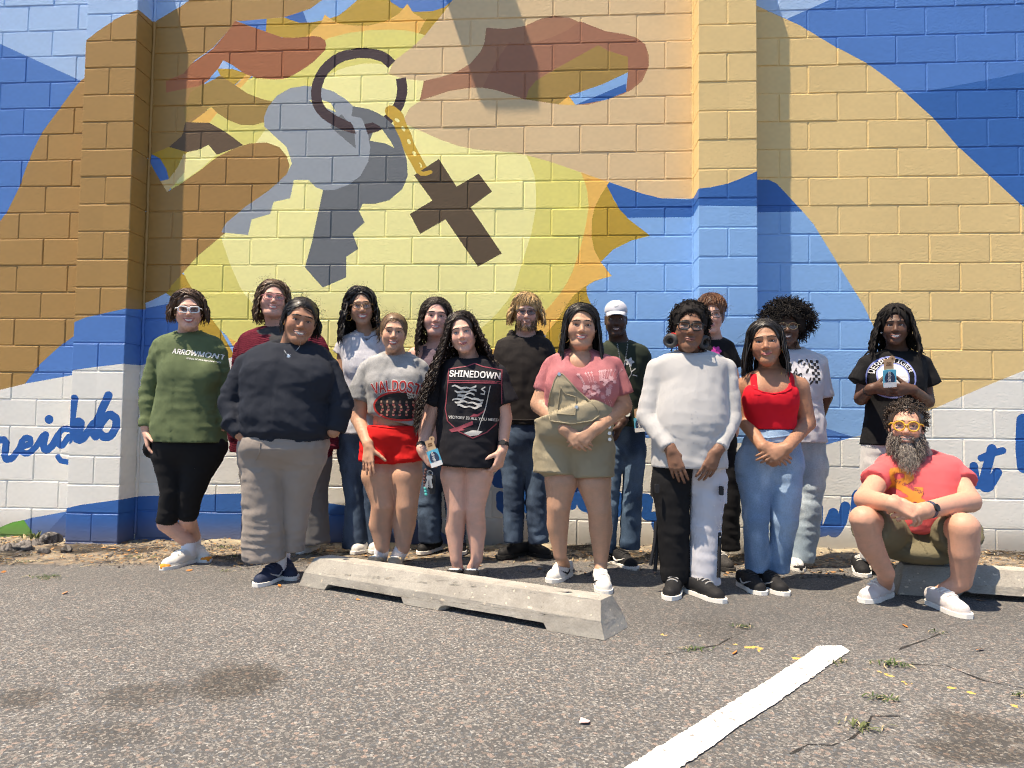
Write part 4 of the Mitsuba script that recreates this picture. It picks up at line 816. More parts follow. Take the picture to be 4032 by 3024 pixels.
def along(V, P):
    "nearest place of points V on the polyline P: (distance, arc length, total)"
    P = [np.array(p) for p in P]; best = np.full(len(V), 9.); arc = np.zeros(len(V)); s0 = 0.
    for a, b in zip(P[:-1], P[1:]):
        e = b-a; L = np.linalg.norm(e); t = np.clip((V-a)@e/(L*L), 0, 1); d = np.linalg.norm(V-a-t[:, None]*e, axis=1); m = d < best
        best[m] = d[m]; arc[m] = s0+t[m]*L; s0 += L
    return best, arc, s0
def bell(x, c, w): return np.exp(-((x-c)/w)**2)
def shirt_folds(m, g, seed):
    V = np.array(m.vertices); d = np.zeros(len(V)); on = np.zeros(len(V), bool)
    nz = meshkit.noise(V*11+seed, seed); nb = meshkit.noise(V*4.5+seed*2, seed+3)
    N = vnorm(m)*[1, 1, .15]
    for q in g['sleeves']:
        b, s, L = along(V, q['P']); R = max(q['R']); k = b < R*1.12
        if L > .3:
            t = s/L; w = .35+.8*bell(t, .55, .16)+1.0*bell(t, .92, .16)
            Q = np.stack([s/.042+V[:, 0]*4, V[:, 1]/.10+V[:, 0]/.12, b*0+seed], 1)
            d = np.where(k, .011*w*(meshkit.noise(Q, seed)-.5)+.004*(meshkit.noise(Q*2.1+5, seed+2)-.5), d)
        else: d = np.where(k, .007*(meshkit.noise(np.stack([V[:, 0]/.045, V[:, 1]/.06, V[:, 2]/.11+seed], 1), seed)-.5), d)
        on |= k
    z = V[:, 2]; z1, z0 = max(r[0] for r in g['rows']), min(r[0] for r in g['rows']); f = np.clip((z1-z)/(z1-z0), 0, 1)
    xs_ = V[:, 0]-np.mean(V[:, 0]); dg = z+.55*np.abs(xs_)
    v = (meshkit.noise(np.stack([(V[:, 0]+.25*z*np.sign(xs_))/.055, V[:, 1]/.12, z/.24+seed], 1), seed+5)-.5)*(.25+f**1.3)*.012
    h = (meshkit.noise(np.stack([V[:, 0]/.13, V[:, 1]/.12, dg/.038+seed], 1), seed+6)-.5)*(.35+.9*bell(f, .85, .2)+.6*bell(f, .30, .12))*.006
    s3 = (meshkit.noise(V/.022+seed, seed+8)-.5)*.0016
    d = np.where(on, d+s3, v+h+s3)
    k_ = g.get('amp', .012)/.013
    m.vertices = V+N*(d*k_)[:, None]
    return m
def leg_folds(m, g, seed, bunch):
    V = np.array(m.vertices); d = np.zeros(len(V)); nz = meshkit.noise(V*13+seed, seed); nb = meshkit.noise(V*6+seed*2, seed+3)
    for q in g['legs']:
        b, s, L = along(V, q['P']); k = b < max(q['R'])*1.1; t = s/L
        w = .9*bell(t, .12, .14)+.8*bell(t, .50, .10)+bunch*bell(t, .93, .10)
        Q1 = np.stack([s/.040+V[:, 0]*6, V[:, 0]/.09, V[:, 1]/.09+seed], 1); Q2 = np.stack([V[:, 0]/.045, V[:, 1]/.06, V[:, 2]/.22+seed], 1)
        d = np.where(k, .012*w*(meshkit.noise(Q1, seed)-.5)+.010*(meshkit.noise(Q2, seed+5)-.5)*(1-.4*np.clip(w, 0, 1))+.0022*(meshkit.noise(V/.02+seed, seed+7)-.5), d)
    m.vertices = V+vnorm(m)*[1, 1, .15]*d[:, None]*g.get('fk', 1.)
    return m
def neck_ring(gm, c):
    a = np.linspace(-1.9, 1.9, 41); rx, ry = c['rx']*.96, c['ry']
    C = np.array(c['c']); P = np.stack([C[0]+rx*np.sin(a), C[1]-ry*np.cos(a), C[2]-.004-(c['tilt']+.020)*np.cos(a)], 1)
    o = trimesh.proximity.closest_point(gm, P)[0]
    q = o*.75+P*.25
    for _ in range(3): q[1:-1] = (q[:-2]+2*q[1:-1]+q[2:])/4
    return tube(q, c.get('r', .008), 7)
def build_person(sp):
    t = thing('person', sp['label'], 'person')
    h = sp['head']; H = Head(h['c'], h['s'], h.get('w', 1.), h.get('rot', (0, 0, 0)), h.get('fat', 0.), h.get('jaw', 1.), h.get('nose', 1.))
    B = SDF(); H.prims(B)
    nk, nr = np.array(sp['neck'][0]), sp['neck'][1]
    B.cone(H.one(0, .022, -.045), nk+[0, .0, 0], nr*.98, nr*1.08, .02)
    zones = [(H.c-.125*h['s'], H.c+.125*h['s'], .005)]
    sh = [np.array(a['P'][0]) for a in sp['arms']]
    for s_ in sh: B.cone(nk+[0, .01, -.03], s_+[0, 0, -.015], nr*.9, sp.get('shr', .042)*.9, .03)
    for s_, q in zip(sp['spine'][:-1], sp['spine'][1:]): B.cone(s_[0], q[0], s_[1], q[1], .03)
    B.cone(nk+[0, .01, -.02], sp['spine'][0][0], nr, sp['spine'][0][1], .03)
    B.ell(nk+[0, -.012, -.050], (.088, .062, .050), .03)
    for c, r in sp.get('flesh', []): B.ell(c, r, .04)
    nails = []
    for a in sp['arms']:
        B.chain(a['P'], a['R'], .010)
        if a.get('hand'):
            hd = dict(a['hand']); tips = hand(B, a['P'][-1], **hd)
            W_ = np.array(a['P'][-1]); d_ = unit(hd['d']); zones.append((np.minimum(W_, W_+d_*.17)-.04, np.maximum(W_, W_+d_*.17)+.04, .005)); nails += [(x, hd) for x in tips]
    for L in sp.get('bare_legs', []): legchain(B, L['P'], L['R'], False)
    bm = B.mesh(.019, zones)
    put('body', bm, skin_of(sp['seed'], sp['skin'], H), True, parent=t)
    if sp.get('nails'):
        ms = []
        for (p, v, i), hd in nails:
            m = trimesh.creation.icosphere(1, 1.); nn = -unit(np.array(hd['n'])); q = np.stack([unit(np.cross(v, nn)), v, nn], 1)
            m.vertices = (m.vertices*[.0055, .0085, .002])@q.T+p+nn*.0055-v*.001; ms.append(m)
        put('fingernails', join(ms), sp['nails'], True, parent=t)
    face(t, H, B, sp.get('face', {}))
    if sp.get('glasses'): glasses(t, H, sp['glasses'])
    out = {'t': t, 'H': H, 'B': B, 'bm': bm}
    GS = SDF()
    for gname in ('undershirt', 'shirt', 'jacket'):
        g = sp.get(gname)
        if not g: continue
        S = SDF(); S.loft(g['rows'], .03, g.get('p', 2.2))
        for c, r, k_ in g.get('ells', []): S.ell(c, r, k_*.8)
        for q in g['sleeves']: S.chain(q['P'], q['R'], min(q.get('k', .006), .006), q.get('flat', True))
        if g['sleeves'] and gname != 'undershirt' and 'tank' not in g.get('name', ''):
            for s_ in sh: S.cone(nk+[0, .015, -.052], s_+[0, 0, .004], nr*.9+.002, sp.get('shr', .042)*.9+.004, .03)
        if g.get('collar'):
            c = g['collar']; S.ell(np.array(c['c'])+[0, -.05, .030], (c['rx']*.95, .085, .05), .006, None, -1)
        for c, n in g.get('cuts', []): S.cut(c, n)
        for c, r, k_ in g.get('minus', []): S.ell(c, r, k_, None, -1)
        m = S.mesh(g.get('h', .0105))
        m = fold(m, g.get('amp', .012)*.38, g.get('fr', 9.), sp['seed'], g.get('aniso', (1.7, 1.7, .6)), True, g.get('mask'))
        if 'tank' not in g.get('name', '') and g['sleeves']: m = shirt_folds(m, g, sp['seed'])
        k = put(g.get('name', gname), m, g['bsdf'], True, parent=t); out[gname] = (k, m); GS.prims += S.prims
        c = g.get('collar')
        if c:
            cm = neck_ring(m, c); put('collar', cm, c.get('bsdf', g['bsdf']), True, parent=k)
        for q in g.get('cuffs', []):
            a, b, r = np.array(q[0]), np.array(q[1]), q[2]; v = unit(b-a); e1 = unit(np.cross(v, [.2, .9, .1])); e2 = np.cross(v, e1); g_ = np.arange(20)*2*PI/20
            put('cuff', closed_tube(b-v*.006+r*(np.outer(np.cos(g_), e1)+np.outer(np.sin(g_), e2)), q[3] if len(q) > 3 else .005, 6), g['bsdf'], True, parent=k)
    g = sp.get('pants')
    if g:
        for li, halves in enumerate(g.get('split', [None])):
            S = SDF(); S.loft(g['rows'], .03, 2.3)
            for c, r, k_ in g.get('ells', []): S.ell(c, r, k_)
            for L in g['legs']: legchain(S, L['P'], L['R'], L.get('flat', True))
            for c, n in g.get('cuts', []): S.cut(c, n)
            if halves: S.cut(halves[0], halves[1], .002)
            m = S.mesh(g.get('h', .0105))
            m = fold(m, g.get('amp', .010)*.35, g.get('fr', 9.), sp['seed']+5, g.get('aniso', (.7, .7, 1.3)), True)
            if g.get('name') not in ('leggings',): m = leg_folds(m, g, sp['seed'], 1.2)
            out['pants' if not li else 'pants2'] = (put(g.get('name', 'trousers'), m, halves[2] if halves else g['bsdf'], True, parent=t), m)
            GS.prims += S.prims
    for s_ in sp.get('socks', []): put('sock', tube(s_['P'], s_['R'], 16), 'sock_white', True, parent=t)
    for s_ in sp.get('shoes', []): shoe(t, **s_)
    out['S'] = GS
    hs = sp.get('hair')
    if hs:
        ms = []
        if hs.get('cap') is not None: ms.append(hair_cap(H, **hs['cap']))
        col_ = GS if hs.get('drape') else None
        for i, l in enumerate(hs.get('locks', [])): ms += locks(H, l, col_, sp['seed']*10+i)
        for f in hs.get('fuzz', []): ms += fuzz(H, **f)
        if hs.get('locks'): ms += fuzz(H, 70, .094, .05, .006, .0007, sp['seed']+40, (0, .02, .035), (1, 1.08, 1), .5, -.05, 3, .01)
        put('hair', join(ms), hs['bsdf'], True, parent=t)
    return out

PEOPLE = [
 {'label':'person with short brown bob,white glasses and green long sleeve shirt at far left','skin':'skin_fair','head':{'c':(-0.3603,-0.9369,1.5368),'s':0.9687,'w':1.02,'rot':(28.5015,-4.9425,-2.4),'fat':0.3},'neck':((-0.4104,-0.84,1.3962),0.056),'spine':[((-0.3946,-0.87,1.2258),0.085),((-0.3781,-0.87,0.7596),0.085)],'face':{'iris':'iris_brown','brow':'hair_brown','mouth':(0.034,0.01,0.01),'squint':0.9,'lip':'lip_rose'},'glasses':{'frame':'frame_white','rw':0.0265,'rh':0.0185,'t':0.0042,'lens':'lens_tint'},'arms':[{'P':[(-0.5844,-0.87,1.2936),(-0.6328,-0.87,1.0266),(-0.6118,-0.92,0.8242),(-0.6106,-0.92,0.7939)],'R':[0.0425,0.04,0.03,0.026],'hand':{'d':(0.25,-0.1,-1),'n':(0.9,0.3,0),'th':(0.1,-1,0),'curl':(0.3,0.35,0.4,0.45)}},{'P':[(-0.2133,-0.87,1.2957),(-0.1623,-0.84,1.0568),(-0.1654,-0.87,0.8234)],'R':[0.0425,0.04,0.03]}],'shirt':{'name':'shirt','bsdf':'cloth_green','rows':[(1.4299,-0.402,-0.84,0.0611,0.05),(1.4075,-0.3992,-0.85,0.1155,0.07),(1.3841,-0.3912,-0.87,0.1755,0.085),(1.3556,-0.3955,-0.87,0.2151,0.1),(1.2876,-0.3931,-0.87,0.2187,0.125),(1.1767,-0.3744,-0.87,0.1973,0.15),(1.0783,-0.3665,-0.87,0.1952,0.16),(0.98,-0.3694,-0.87,0.2013,0.155),(0.8574,-0.3728,-0.87,0.2188,0.165),(0.7353,-0.3642,-0.87,0.2292,0.17)],'ells':[((-0.4122,-0.96,1.146),(0.085,0.065,0.085),0.06),((-0.2313,-0.96,1.1414),(0.085,0.065,0.085),0.06)],'sleeves':[{'P':[(-0.5824,-0.87,1.2841),(-0.6276,-0.87,1.0266),(-0.6143,-0.92,0.823)],'R':[0.0568,0.057,0.0427]},{'P':[(-0.2077,-0.87,1.2862),(-0.1623,-0.84,1.0568),(-0.1652,-0.87,0.8173)],'R':[0.0568,0.0558,0.0451]}],'collar':{'c':(-0.4044,-0.85,1.4162),'rx':0.078,'ry':0.078,'tilt':0.016,'r':0.007},'amp':0.016,'fr':8.0},'pants':{'name':'leggings','bsdf':'cloth_black','rows':[(0.577,-0.3659,-0.87,0.1685,0.0601),(0.6378,-0.3663,-0.87,0.2132,0.1114),(0.7109,-0.3664,-0.87,0.2197,0.14),(0.7719,-0.3665,-0.87,0.1964,0.12)],'legs':[{'P':[(-0.4727,-0.87,0.6361),(-0.452,-0.88,0.4306),(-0.4909,-0.87,0.235)],'R':[0.1045,0.076,0.0617]},{'P':[(-0.2853,-0.87,0.6391),(-0.3297,-0.88,0.433),(-0.3741,-0.84,0.2638)],'R':[0.1092,0.0736,0.057]}],'ells':[((-0.6109,-0.87,0.689),(0.035,0.06,0.055),0.03),((-0.1593,-0.87,0.7139),(0.03,0.06,0.05),0.03)],'amp':0.009,'fr':12.0,'k':0.03},'bare_legs':[{'P':[(-0.4633,-0.87,0.5875),(-0.452,-0.88,0.4306),(-0.4909,-0.87,0.235),(-0.3863,-0.7935,0.1098),(-0.3863,-0.7935,0.0398)],'R':[0.06,0.0617,0.0546,0.0404,0.036]},{'P':[(-0.2963,-0.87,0.5903),(-0.3297,-0.88,0.433),(-0.3741,-0.84,0.2638),(-0.4419,-0.6209,0.1092),(-0.4419,-0.6209,0.0392)],'R':[0.06,0.0617,0.051,0.0427,0.036]}],'socks':[{'P':[(-0.3863,-0.7935,0.0298),(-0.3863,-0.7935,0.1098)],'R':0.043},{'P':[(-0.4419,-0.6209,0.0292),(-0.4419,-0.6209,0.1192)],'R':0.043}],'shoes':[{'heel':(-0.3748,-0.7397,-0.0207),'toe':(-0.432,-1.0087,-0.0207),'up':'shoe_white','cap':'orange_rubber'},{'heel':(-0.484,-0.5856,-0.019),'toe':(-0.2734,-0.7624,-0.019),'up':'shoe_white','cap':'orange_rubber'}],'hair':{'bsdf':'hair_brown','drape':False,'cap':{'grow':0.008,'line':(0.063,0.075,0.078),'lz':-0.022,'low':-0.105,'noise':0.006,'seed':1},'locks':[{'n':150,'r':0.0052,'phi0':0.95,'len':(0.085,0.095),'amp':0.006,'wl':0.09,'out':0.016,'spread':0.02,'part':(0.008,-0.06),'flare':0.028,'tuck':0.12,'seg':14}]},'seed':1},
 {'label':'person in maroon knit cardigan and pink glasses,partly hidden by the dark sweatshirt','skin':'skin_pink','head':{'c':(-0.021,-0.4828,1.6843),'s':1.0006,'w':1.05,'rot':(25.5192,0.6144,3.2),'fat':0.9},'neck':((-0.021,-0.39,1.512),0.068),'spine':[((0.0247,-0.42,1.3051),0.085),((0.0404,-0.42,0.7545),0.085)],'face':{'iris':'iris_blue','brow':'hair_brown','mouth':(0.033,0.0095,0.009),'squint':0.8,'lip':'lip_pink'},'glasses':{'frame':'frame_pink','rw':0.0265,'rh':0.0165,'t':0.0028,'lens':'lens_clear'},'arms':[{'P':[(-0.2322,-0.42,1.3489),(-0.2916,-0.42,0.9921),(-0.2614,-0.42,0.6967)],'R':[0.051,0.05,0.035]},{'P':[(0.261,-0.42,1.3515),(0.3488,-0.42,0.9987),(0.3759,-0.42,0.7326)],'R':[0.051,0.05,0.035]}],'undershirt':{'name':'top','bsdf':'cloth_charcoal','rows':[(1.5039,-0.0029,-0.4,0.0904,0.07),(1.4675,0.0195,-0.42,0.2007,0.1),(1.3457,0.0363,-0.42,0.2694,0.15),(1.1031,0.0431,-0.42,0.2825,0.17),(0.7547,0.0529,-0.42,0.2951,0.18)],'sleeves':[],'amp':0.006},'jacket':{'name':'cardigan','bsdf':'knit_maroon','rows':[(1.5133,-0.0113,-0.38,0.1187,0.06),(1.4767,0.0076,-0.4,0.2328,0.1),(1.4133,0.0204,-0.42,0.2974,0.13),(1.3051,0.0269,-0.42,0.3005,0.17),(1.103,0.0362,-0.42,0.2894,0.185),(0.7014,0.0611,-0.42,0.3155,0.19),(0.6215,0.0667,-0.42,0.3186,0.19)],'sleeves':[{'P':[(-0.2383,-0.42,1.3478),(-0.2846,-0.42,0.9922),(-0.2642,-0.42,0.6565)],'R':[0.07,0.0682,0.0524]},{'P':[(0.2744,-0.42,1.3503),(0.3488,-0.42,0.9987),(0.3772,-0.42,0.6795)],'R':[0.07,0.0682,0.0524]}],'minus':[((0.0844,-0.58,1.4482),(0.075,0.12,0.1),0.02),((0.1104,-0.62,1.0942),(0.07,0.1,0.5),0.02)],'amp':0.014,'fr':13.0,'aniso':(1,1,0.5)},'pants':{'name':'trousers','bsdf':'cloth_grey','rows':[(0.5152,0.0732,-0.42,0.2648,0.0793),(0.6216,0.0702,-0.42,0.3083,0.1471),(0.7548,0.0598,-0.42,0.2882,0.16)],'legs':[{'P':[(-0.0847,-0.42,0.5658),(-0.0905,-0.42,0.2998),(-0.105,-0.4,0.0381)],'R':[0.1442,0.1245,0.1114]},{'P':[(0.2302,-0.42,0.571),(0.2576,-0.42,0.3069),(0.2846,-0.42,0.0549)],'R':[0.1416,0.1114,0.1049]}],'amp':0.012,'fr':8,'aniso':(1.4,1.4,0.4)},'shoes':[{'heel':(0.2177,-0.1795,-0.0141),'toe':(0.1816,-0.437,-0.0141),'up':'shoe_white'},{'heel':(0.0177,-0.1614,-0.0163),'toe':(-0.0274,-0.4174,-0.0163),'up':'shoe_white'}],'hair':{'bsdf':'hair_brown2','drape':True,'cap':{'grow':0.006,'line':(0.066,0.08,0.082),'lz':-0.025,'low':-0.08,'noise':0.006,'seed':2},'locks':[{'n':130,'r':0.0055,'phi0':1.0,'len':(0.17,0.2),'amp':0.012,'wl':0.085,'out':0.01,'spread':0.02,'part':(0.0,-0.05),'flare':0.02,'seg':16}]},'seed':2},
 {'label':'person in dark navy sweatshirt and wide khaki trousers,hands in pockets,head tilted','skin':'skin_tan','head':{'c':(0.4893,-1.3322,1.4233),'s':1.0235,'w':1.04,'rot':(27.1902,-4.072,10.4),'fat':0.55},'neck':((0.4115,-1.24,1.2739),0.066),'spine':[((0.4196,-1.27,1.1104),0.085),((0.4063,-1.27,0.78),0.085)],'face':{'iris':'iris_brown','brow':'hair_black','mouth':(0.034,0.01,0.009),'squint':0.5,'lip':'lip_nude','browt':1.25},'arms':[{'P':[(0.1791,-1.27,1.1835),(0.0829,-1.27,0.9635),(0.1796,-1.37,0.8061),(0.2011,-1.38,0.7959)],'R':[0.051,0.05,0.034,0.028],'hand':{'d':(0.75,-0.15,-0.75),'n':(0.3,0.8,-0.2),'th':(0.4,-0.6,0.6),'curl':(0.25,0.3,0.35,0.4)}},{'P':[(0.6124,-1.27,1.1754),(0.7044,-1.27,0.97),(0.6884,-1.33,0.8176)],'R':[0.051,0.05,0.034]}],'shirt':{'name':'sweatshirt','bsdf':'fleece_navy','rows':[(1.3388,0.4035,-1.23,0.0573,0.06),(1.3142,0.4088,-1.25,0.1168,0.085),(1.2821,0.4113,-1.27,0.1955,0.11),(1.2321,0.4038,-1.27,0.2436,0.14),(1.1324,0.4037,-1.27,0.2518,0.18),(1.022,0.4039,-1.27,0.2566,0.195),(0.9118,0.4042,-1.27,0.2624,0.205),(0.8129,0.407,-1.27,0.2564,0.2),(0.7669,0.4074,-1.27,0.2214,0.175),(0.745,0.4093,-1.27,0.1999,0.165)],'ells':[((0.3368,-1.37,1.104),(0.12,0.08,0.11),0.08),((0.5684,-1.37,1.1004),(0.12,0.08,0.11),0.08),((0.4227,-1.32,0.8899),(0.18,0.12,0.15),0.1)],'sleeves':[{'P':[(0.1651,-1.27,1.1799),(0.0924,-1.29,0.9631),(0.1525,-1.35,0.8433)],'R':[0.0654,0.0754,0.0625],'k':0.045},{'P':[(0.1525,-1.35,0.8433),(0.1913,-1.38,0.7925)],'R':[0.056,0.0366]},{'P':[(0.6272,-1.27,1.1664),(0.7106,-1.29,0.9696),(0.6962,-1.32,0.8176)],'R':[0.0654,0.0732,0.0538],'k':0.045}],'collar':{'c':(0.4134,-1.25,1.3031),'rx':0.105,'ry':0.1,'tilt':0.03,'r':0.01},'amp':0.022,'fr':7.0},'pants':{'name':'trousers','bsdf':'cloth_khaki','rows':[(0.5935,0.378,-1.27,0.1926,0.0663),(0.6483,0.3825,-1.27,0.2348,0.123),(0.736,0.3907,-1.27,0.2434,0.19),(0.7908,0.3937,-1.27,0.2311,0.18)],'legs':[{'P':[(0.2796,-1.27,0.6685),(0.2834,-1.27,0.4282),(0.2878,-1.25,0.1098)],'R':[0.1206,0.1141,0.112]},{'P':[(0.4936,-1.27,0.6719),(0.4534,-1.22,0.426),(0.4291,-1.19,0.1515)],'R':[0.1131,0.084,0.0625]}],'amp':0.022,'fr':11,'aniso':(1,1,0.75)},'socks':[{'P':[(0.3407,-1.1697,0.0376),(0.3407,-1.1697,0.1476)],'R':0.043},{'P':[(0.3101,-1.0389,0.0373),(0.3101,-1.0389,0.1473)],'R':0.043}],'shoes':[{'heel':(0.3502,-1.1155,-0.0128),'toe':(0.3025,-1.3864,-0.0128),'up':'shoe_navy','lace':'lace_navy','mark':'lace_grey'},{'heel':(0.2762,-0.9955,-0.0113),'toe':(0.4455,-1.2122,-0.0113),'up':'shoe_navy','lace':'lace_navy','mark':'lace_grey'}],'hair':{'bsdf':'hair_black','drape':True,'cap':{'grow':0.004,'line':(0.066,0.082,0.088),'lz':-0.022,'low':-0.07,'noise':0.003,'seed':3},'locks':[{'n':110,'r':0.0045,'phi0':1.25,'len':(0.1,0.13),'amp':0.004,'wl':0.12,'out':0.002,'spread':0.012,'part':(-0.01,-0.06),'flare':0.02,'seg':14}]},'seed':3},
 {'label':'person in white polo shirt and blue jeans with long dark wavy hair and glasses','skin':'skin_olive','head':{'c':(0.5437,-0.3551,1.6483),'s':1.0603,'w':0.96,'rot':(19.5033,-4.5358,-5.6)},'neck':((0.5544,-0.27,1.4876),0.05),'spine':[((0.5463,-0.3,1.2913),0.085),((0.5426,-0.3,0.8402),0.085)],'face':{'iris':'iris_brown','brow':'hair_black','mouth':(0.035,0.011,0.01),'squint':0.6,'lip':'lip_rose'},'glasses':{'frame':'frame_tort','rw':0.0255,'rh':0.0175,'t':0.0026,'lens':'lens_clear'},'arms':[{'P':[(0.4106,-0.3,1.3792),(0.4037,-0.3,1.1256),(0.5376,-0.39,0.988),(0.5778,-0.41,0.968)],'R':[0.0399,0.04,0.03,0.026],'hand':{'d':(1,-0.2,-0.2),'n':(0,0.8,-0.3),'th':(0,-0.3,1),'curl':(0.5,0.5,0.5,0.5)}},{'P':[(0.6802,-0.3,1.3807),(0.7303,-0.3,1.1284),(0.6937,-0.3,0.8964)],'R':[0.0399,0.04,0.03]}],'shirt':{'name':'polo_shirt','bsdf':'cloth_white','rows':[(1.5014,0.5541,-0.27,0.0491,0.05),(1.4725,0.5504,-0.28,0.1121,0.075),(1.4426,0.5495,-0.3,0.1535,0.09),(1.3875,0.5472,-0.3,0.1708,0.11),(1.2502,0.5574,-0.3,0.1427,0.13),(1.1132,0.5605,-0.3,0.1286,0.12),(0.9767,0.5636,-0.3,0.1284,0.125),(0.786,0.5644,-0.3,0.1455,0.13)],'ells':[((0.5273,-0.375,1.2444),(0.075,0.06,0.075),0.05),((0.637,-0.375,1.2451),(0.075,0.06,0.075),0.05)],'sleeves':[{'P':[(0.4089,-0.3,1.3881),(0.3791,-0.3,1.3316)],'R':[0.0445,0.0497]},{'P':[(0.6861,-0.3,1.3895),(0.7191,-0.3,1.3335)],'R':[0.0445,0.0497]}],'minus':[((0.5923,-0.37,1.4687),(0.035,0.06,0.055),0.01)],'collar':{'c':(0.5613,-0.28,1.4933),'rx':0.07,'ry':0.07,'tilt':0.028,'r':0.012},'amp':0.01,'fr':9.0},'pants':{'name':'jeans','bsdf':'denim_dark','rows':[(0.596,0.5548,-0.3,0.1309,0.0444),(0.7044,0.5557,-0.3,0.1627,0.0823),(0.8131,0.5533,-0.3,0.149,0.12)],'legs':[{'P':[(0.4804,-0.3,0.649),(0.5198,-0.3,0.3252),(0.5243,-0.3,0.0137)],'R':[0.0806,0.0726,0.0887]},{'P':[(0.6299,-0.3,0.6513),(0.6508,-0.3,0.3278),(0.6511,-0.25,0.0243)],'R':[0.0806,0.0726,0.0672]}],'amp':0.008,'fr':10,'aniso':(1,1,0.7)},'shoes':[{'heel':(0.6088,-0.1702,-0.0102),'toe':(0.5459,-0.4225,-0.0102),'up':'shoe_white'},{'heel':(0.6305,-0.1203,-0.0088),'toe':(0.6756,-0.3763,-0.0088),'up':'shoe_white'}],'hair':{'bsdf':'hair_black','drape':True,'cap':{'grow':0.008,'line':(0.06,0.078,0.082),'lz':-0.02,'low':-0.08,'noise':0.007,'seed':4},'locks':[{'n':170,'r':0.006,'phi0':0.95,'len':(0.26,0.28),'amp':0.013,'wl':0.11,'out':0.014,'spread':0.03,'part':(0.012,-0.05),'flare':0.035,'seg':18}]},'seed':4},
 {'label':'person in grey cropped tee with red lettering and red shorts','skin':'skin_light','head':{'c':(0.8951,-0.8607,1.4154),'s':0.9583,'w':1.0,'rot':(14.198,-3.6113,2.4),'fat':0.25},'neck':((0.8898,-0.77,1.2854),0.055),'spine':[((0.8961,-0.8,1.1416),0.092),((0.883,-0.8,0.8727),0.1086),((0.879,-0.8,0.7631),0.0902)],'face':{'iris':'iris_brown','brow':'hair_brown','mouth':(0.033,0.009,0.009),'squint':0.5,'lip':'lip_rose'},'arms':[{'P':[(0.7172,-0.8,1.174),(0.6688,-0.8,0.8945),(0.7674,-0.92,0.7411),(0.7753,-0.93,0.7238)],'R':[0.0476,0.046,0.031,0.027],'hand':{'d':(0.05,-0.25,-1),'n':(0.25,1,-0.2),'th':(1,-0.2,0),'curl':(0.12,0.1,0.12,0.15),'spread':0.12}},{'P':[(1.046,-0.8,1.1889),(1.0979,-0.8,0.9239),(1.0619,-0.82,0.7541)],'R':[0.0476,0.046,0.03]}],'bare_legs':[{'P':[(0.8009,-0.77,0.6526),(0.8058,-0.81,0.5443),(0.8453,-0.83,0.3726),(0.8231,-0.79,0.2469),(0.8373,-0.8,0.1045),(0.8135,-0.7569,0.0527)],'R':[0.0926,0.1062,0.0724,0.0748,0.0422,0.034]},{'P':[(0.9737,-0.77,0.6553),(0.978,-0.81,0.5474),(0.9882,-0.83,0.3755),(0.9671,-0.79,0.2501),(0.9636,-0.8,0.1076),(0.9155,-0.7569,0.0537)],'R':[0.0888,0.1037,0.07,0.0724,0.0422,0.034]}],'shirt':{'name':'tee','bsdf':'cloth_acid','rows':[(1.3101,0.8918,-0.77,0.0688,0.055),(1.2845,0.8882,-0.78,0.1186,0.08),(1.2618,0.8869,-0.8,0.1677,0.095),(1.2273,0.8825,-0.8,0.1938,0.11),(1.1415,0.8918,-0.8,0.1861,0.14),(1.0192,0.8962,-0.8,0.1753,0.145),(0.9216,0.897,-0.8,0.164,0.14),(0.8339,0.8988,-0.8,0.1576,0.135)],'ells':[((0.839,-0.89,1.0999),(0.085,0.065,0.085),0.06),((0.9848,-0.89,1.1011),(0.085,0.065,0.085),0.06)],'sleeves':[{'P':[(0.7178,-0.8,1.1888),(0.6617,-0.81,1.0068)],'R':[0.0577,0.0724]},{'P':[(1.0478,-0.8,1.1973),(1.0961,-0.8,1.0212)],'R':[0.0577,0.07]}],'cuts':[((0.8951,-0.8,0.8826),(-0.26,0,-1))],'collar':{'c':(0.8971,-0.78,1.2907),'rx':0.083,'ry':0.08,'tilt':0.02,'r':0.0085},'amp':0.013,'fr':9.0},'pants':{'name':'shorts','bsdf':'cloth_red','rows':[(0.666,0.8792,-0.8,0.1635,0.061),(0.7267,0.8805,-0.8,0.1804,0.1132),(0.7996,0.884,-0.8,0.1669,0.14),(0.8508,0.8892,-0.8,0.1521,0.13)],'legs':[{'P':[(0.8093,-0.8,0.7256),(0.8042,-0.81,0.6229)],'R':[0.111,0.1255]},{'P':[(0.9661,-0.8,0.7279),(0.9788,-0.81,0.6318)],'R':[0.1062,0.1158]}],'amp':0.01,'fr':14,'k':0.02},'socks':[{'P':[(0.8135,-0.7569,0.0327),(0.8372,-0.8,0.1081)],'R':[0.042,0.0446]},{'P':[(0.9155,-0.7569,0.0337),(0.9635,-0.8,0.1112)],'R':[0.042,0.0446]}],'shoes':[{'heel':(0.8211,-0.7024,-0.0076),'toe':(0.7863,-0.95,-0.0076),'up':'clog_beige','sole':'clog_beige','hgt':0.055},{'heel':(0.9078,-0.7024,-0.006),'toe':(0.9426,-0.95,-0.006),'up':'clog_beige','sole':'clog_beige','hgt':0.055}],'hair':{'bsdf':'hair_lightbrown','cap':{'grow':0.005,'line':(0.064,0.082,0.086),'lz':-0.02,'low':-0.055,'noise':0.003,'seed':5},'locks':[{'n':90,'r':0.0035,'phi0':0.9,'amp':0.002,'wl':0.2,'out':0.003,'spread':0.006,'part':(0.0,-0.06),'short':(-0.2,0.0),'seg':14,'len':(0,0)}],'fuzz':[{'n':26,'rad':0.088,'ln':0.05,'amp':0.008,'r':0.0011,'seed':3,'c':(0,0.03,-0.01)}]},'seed':5},
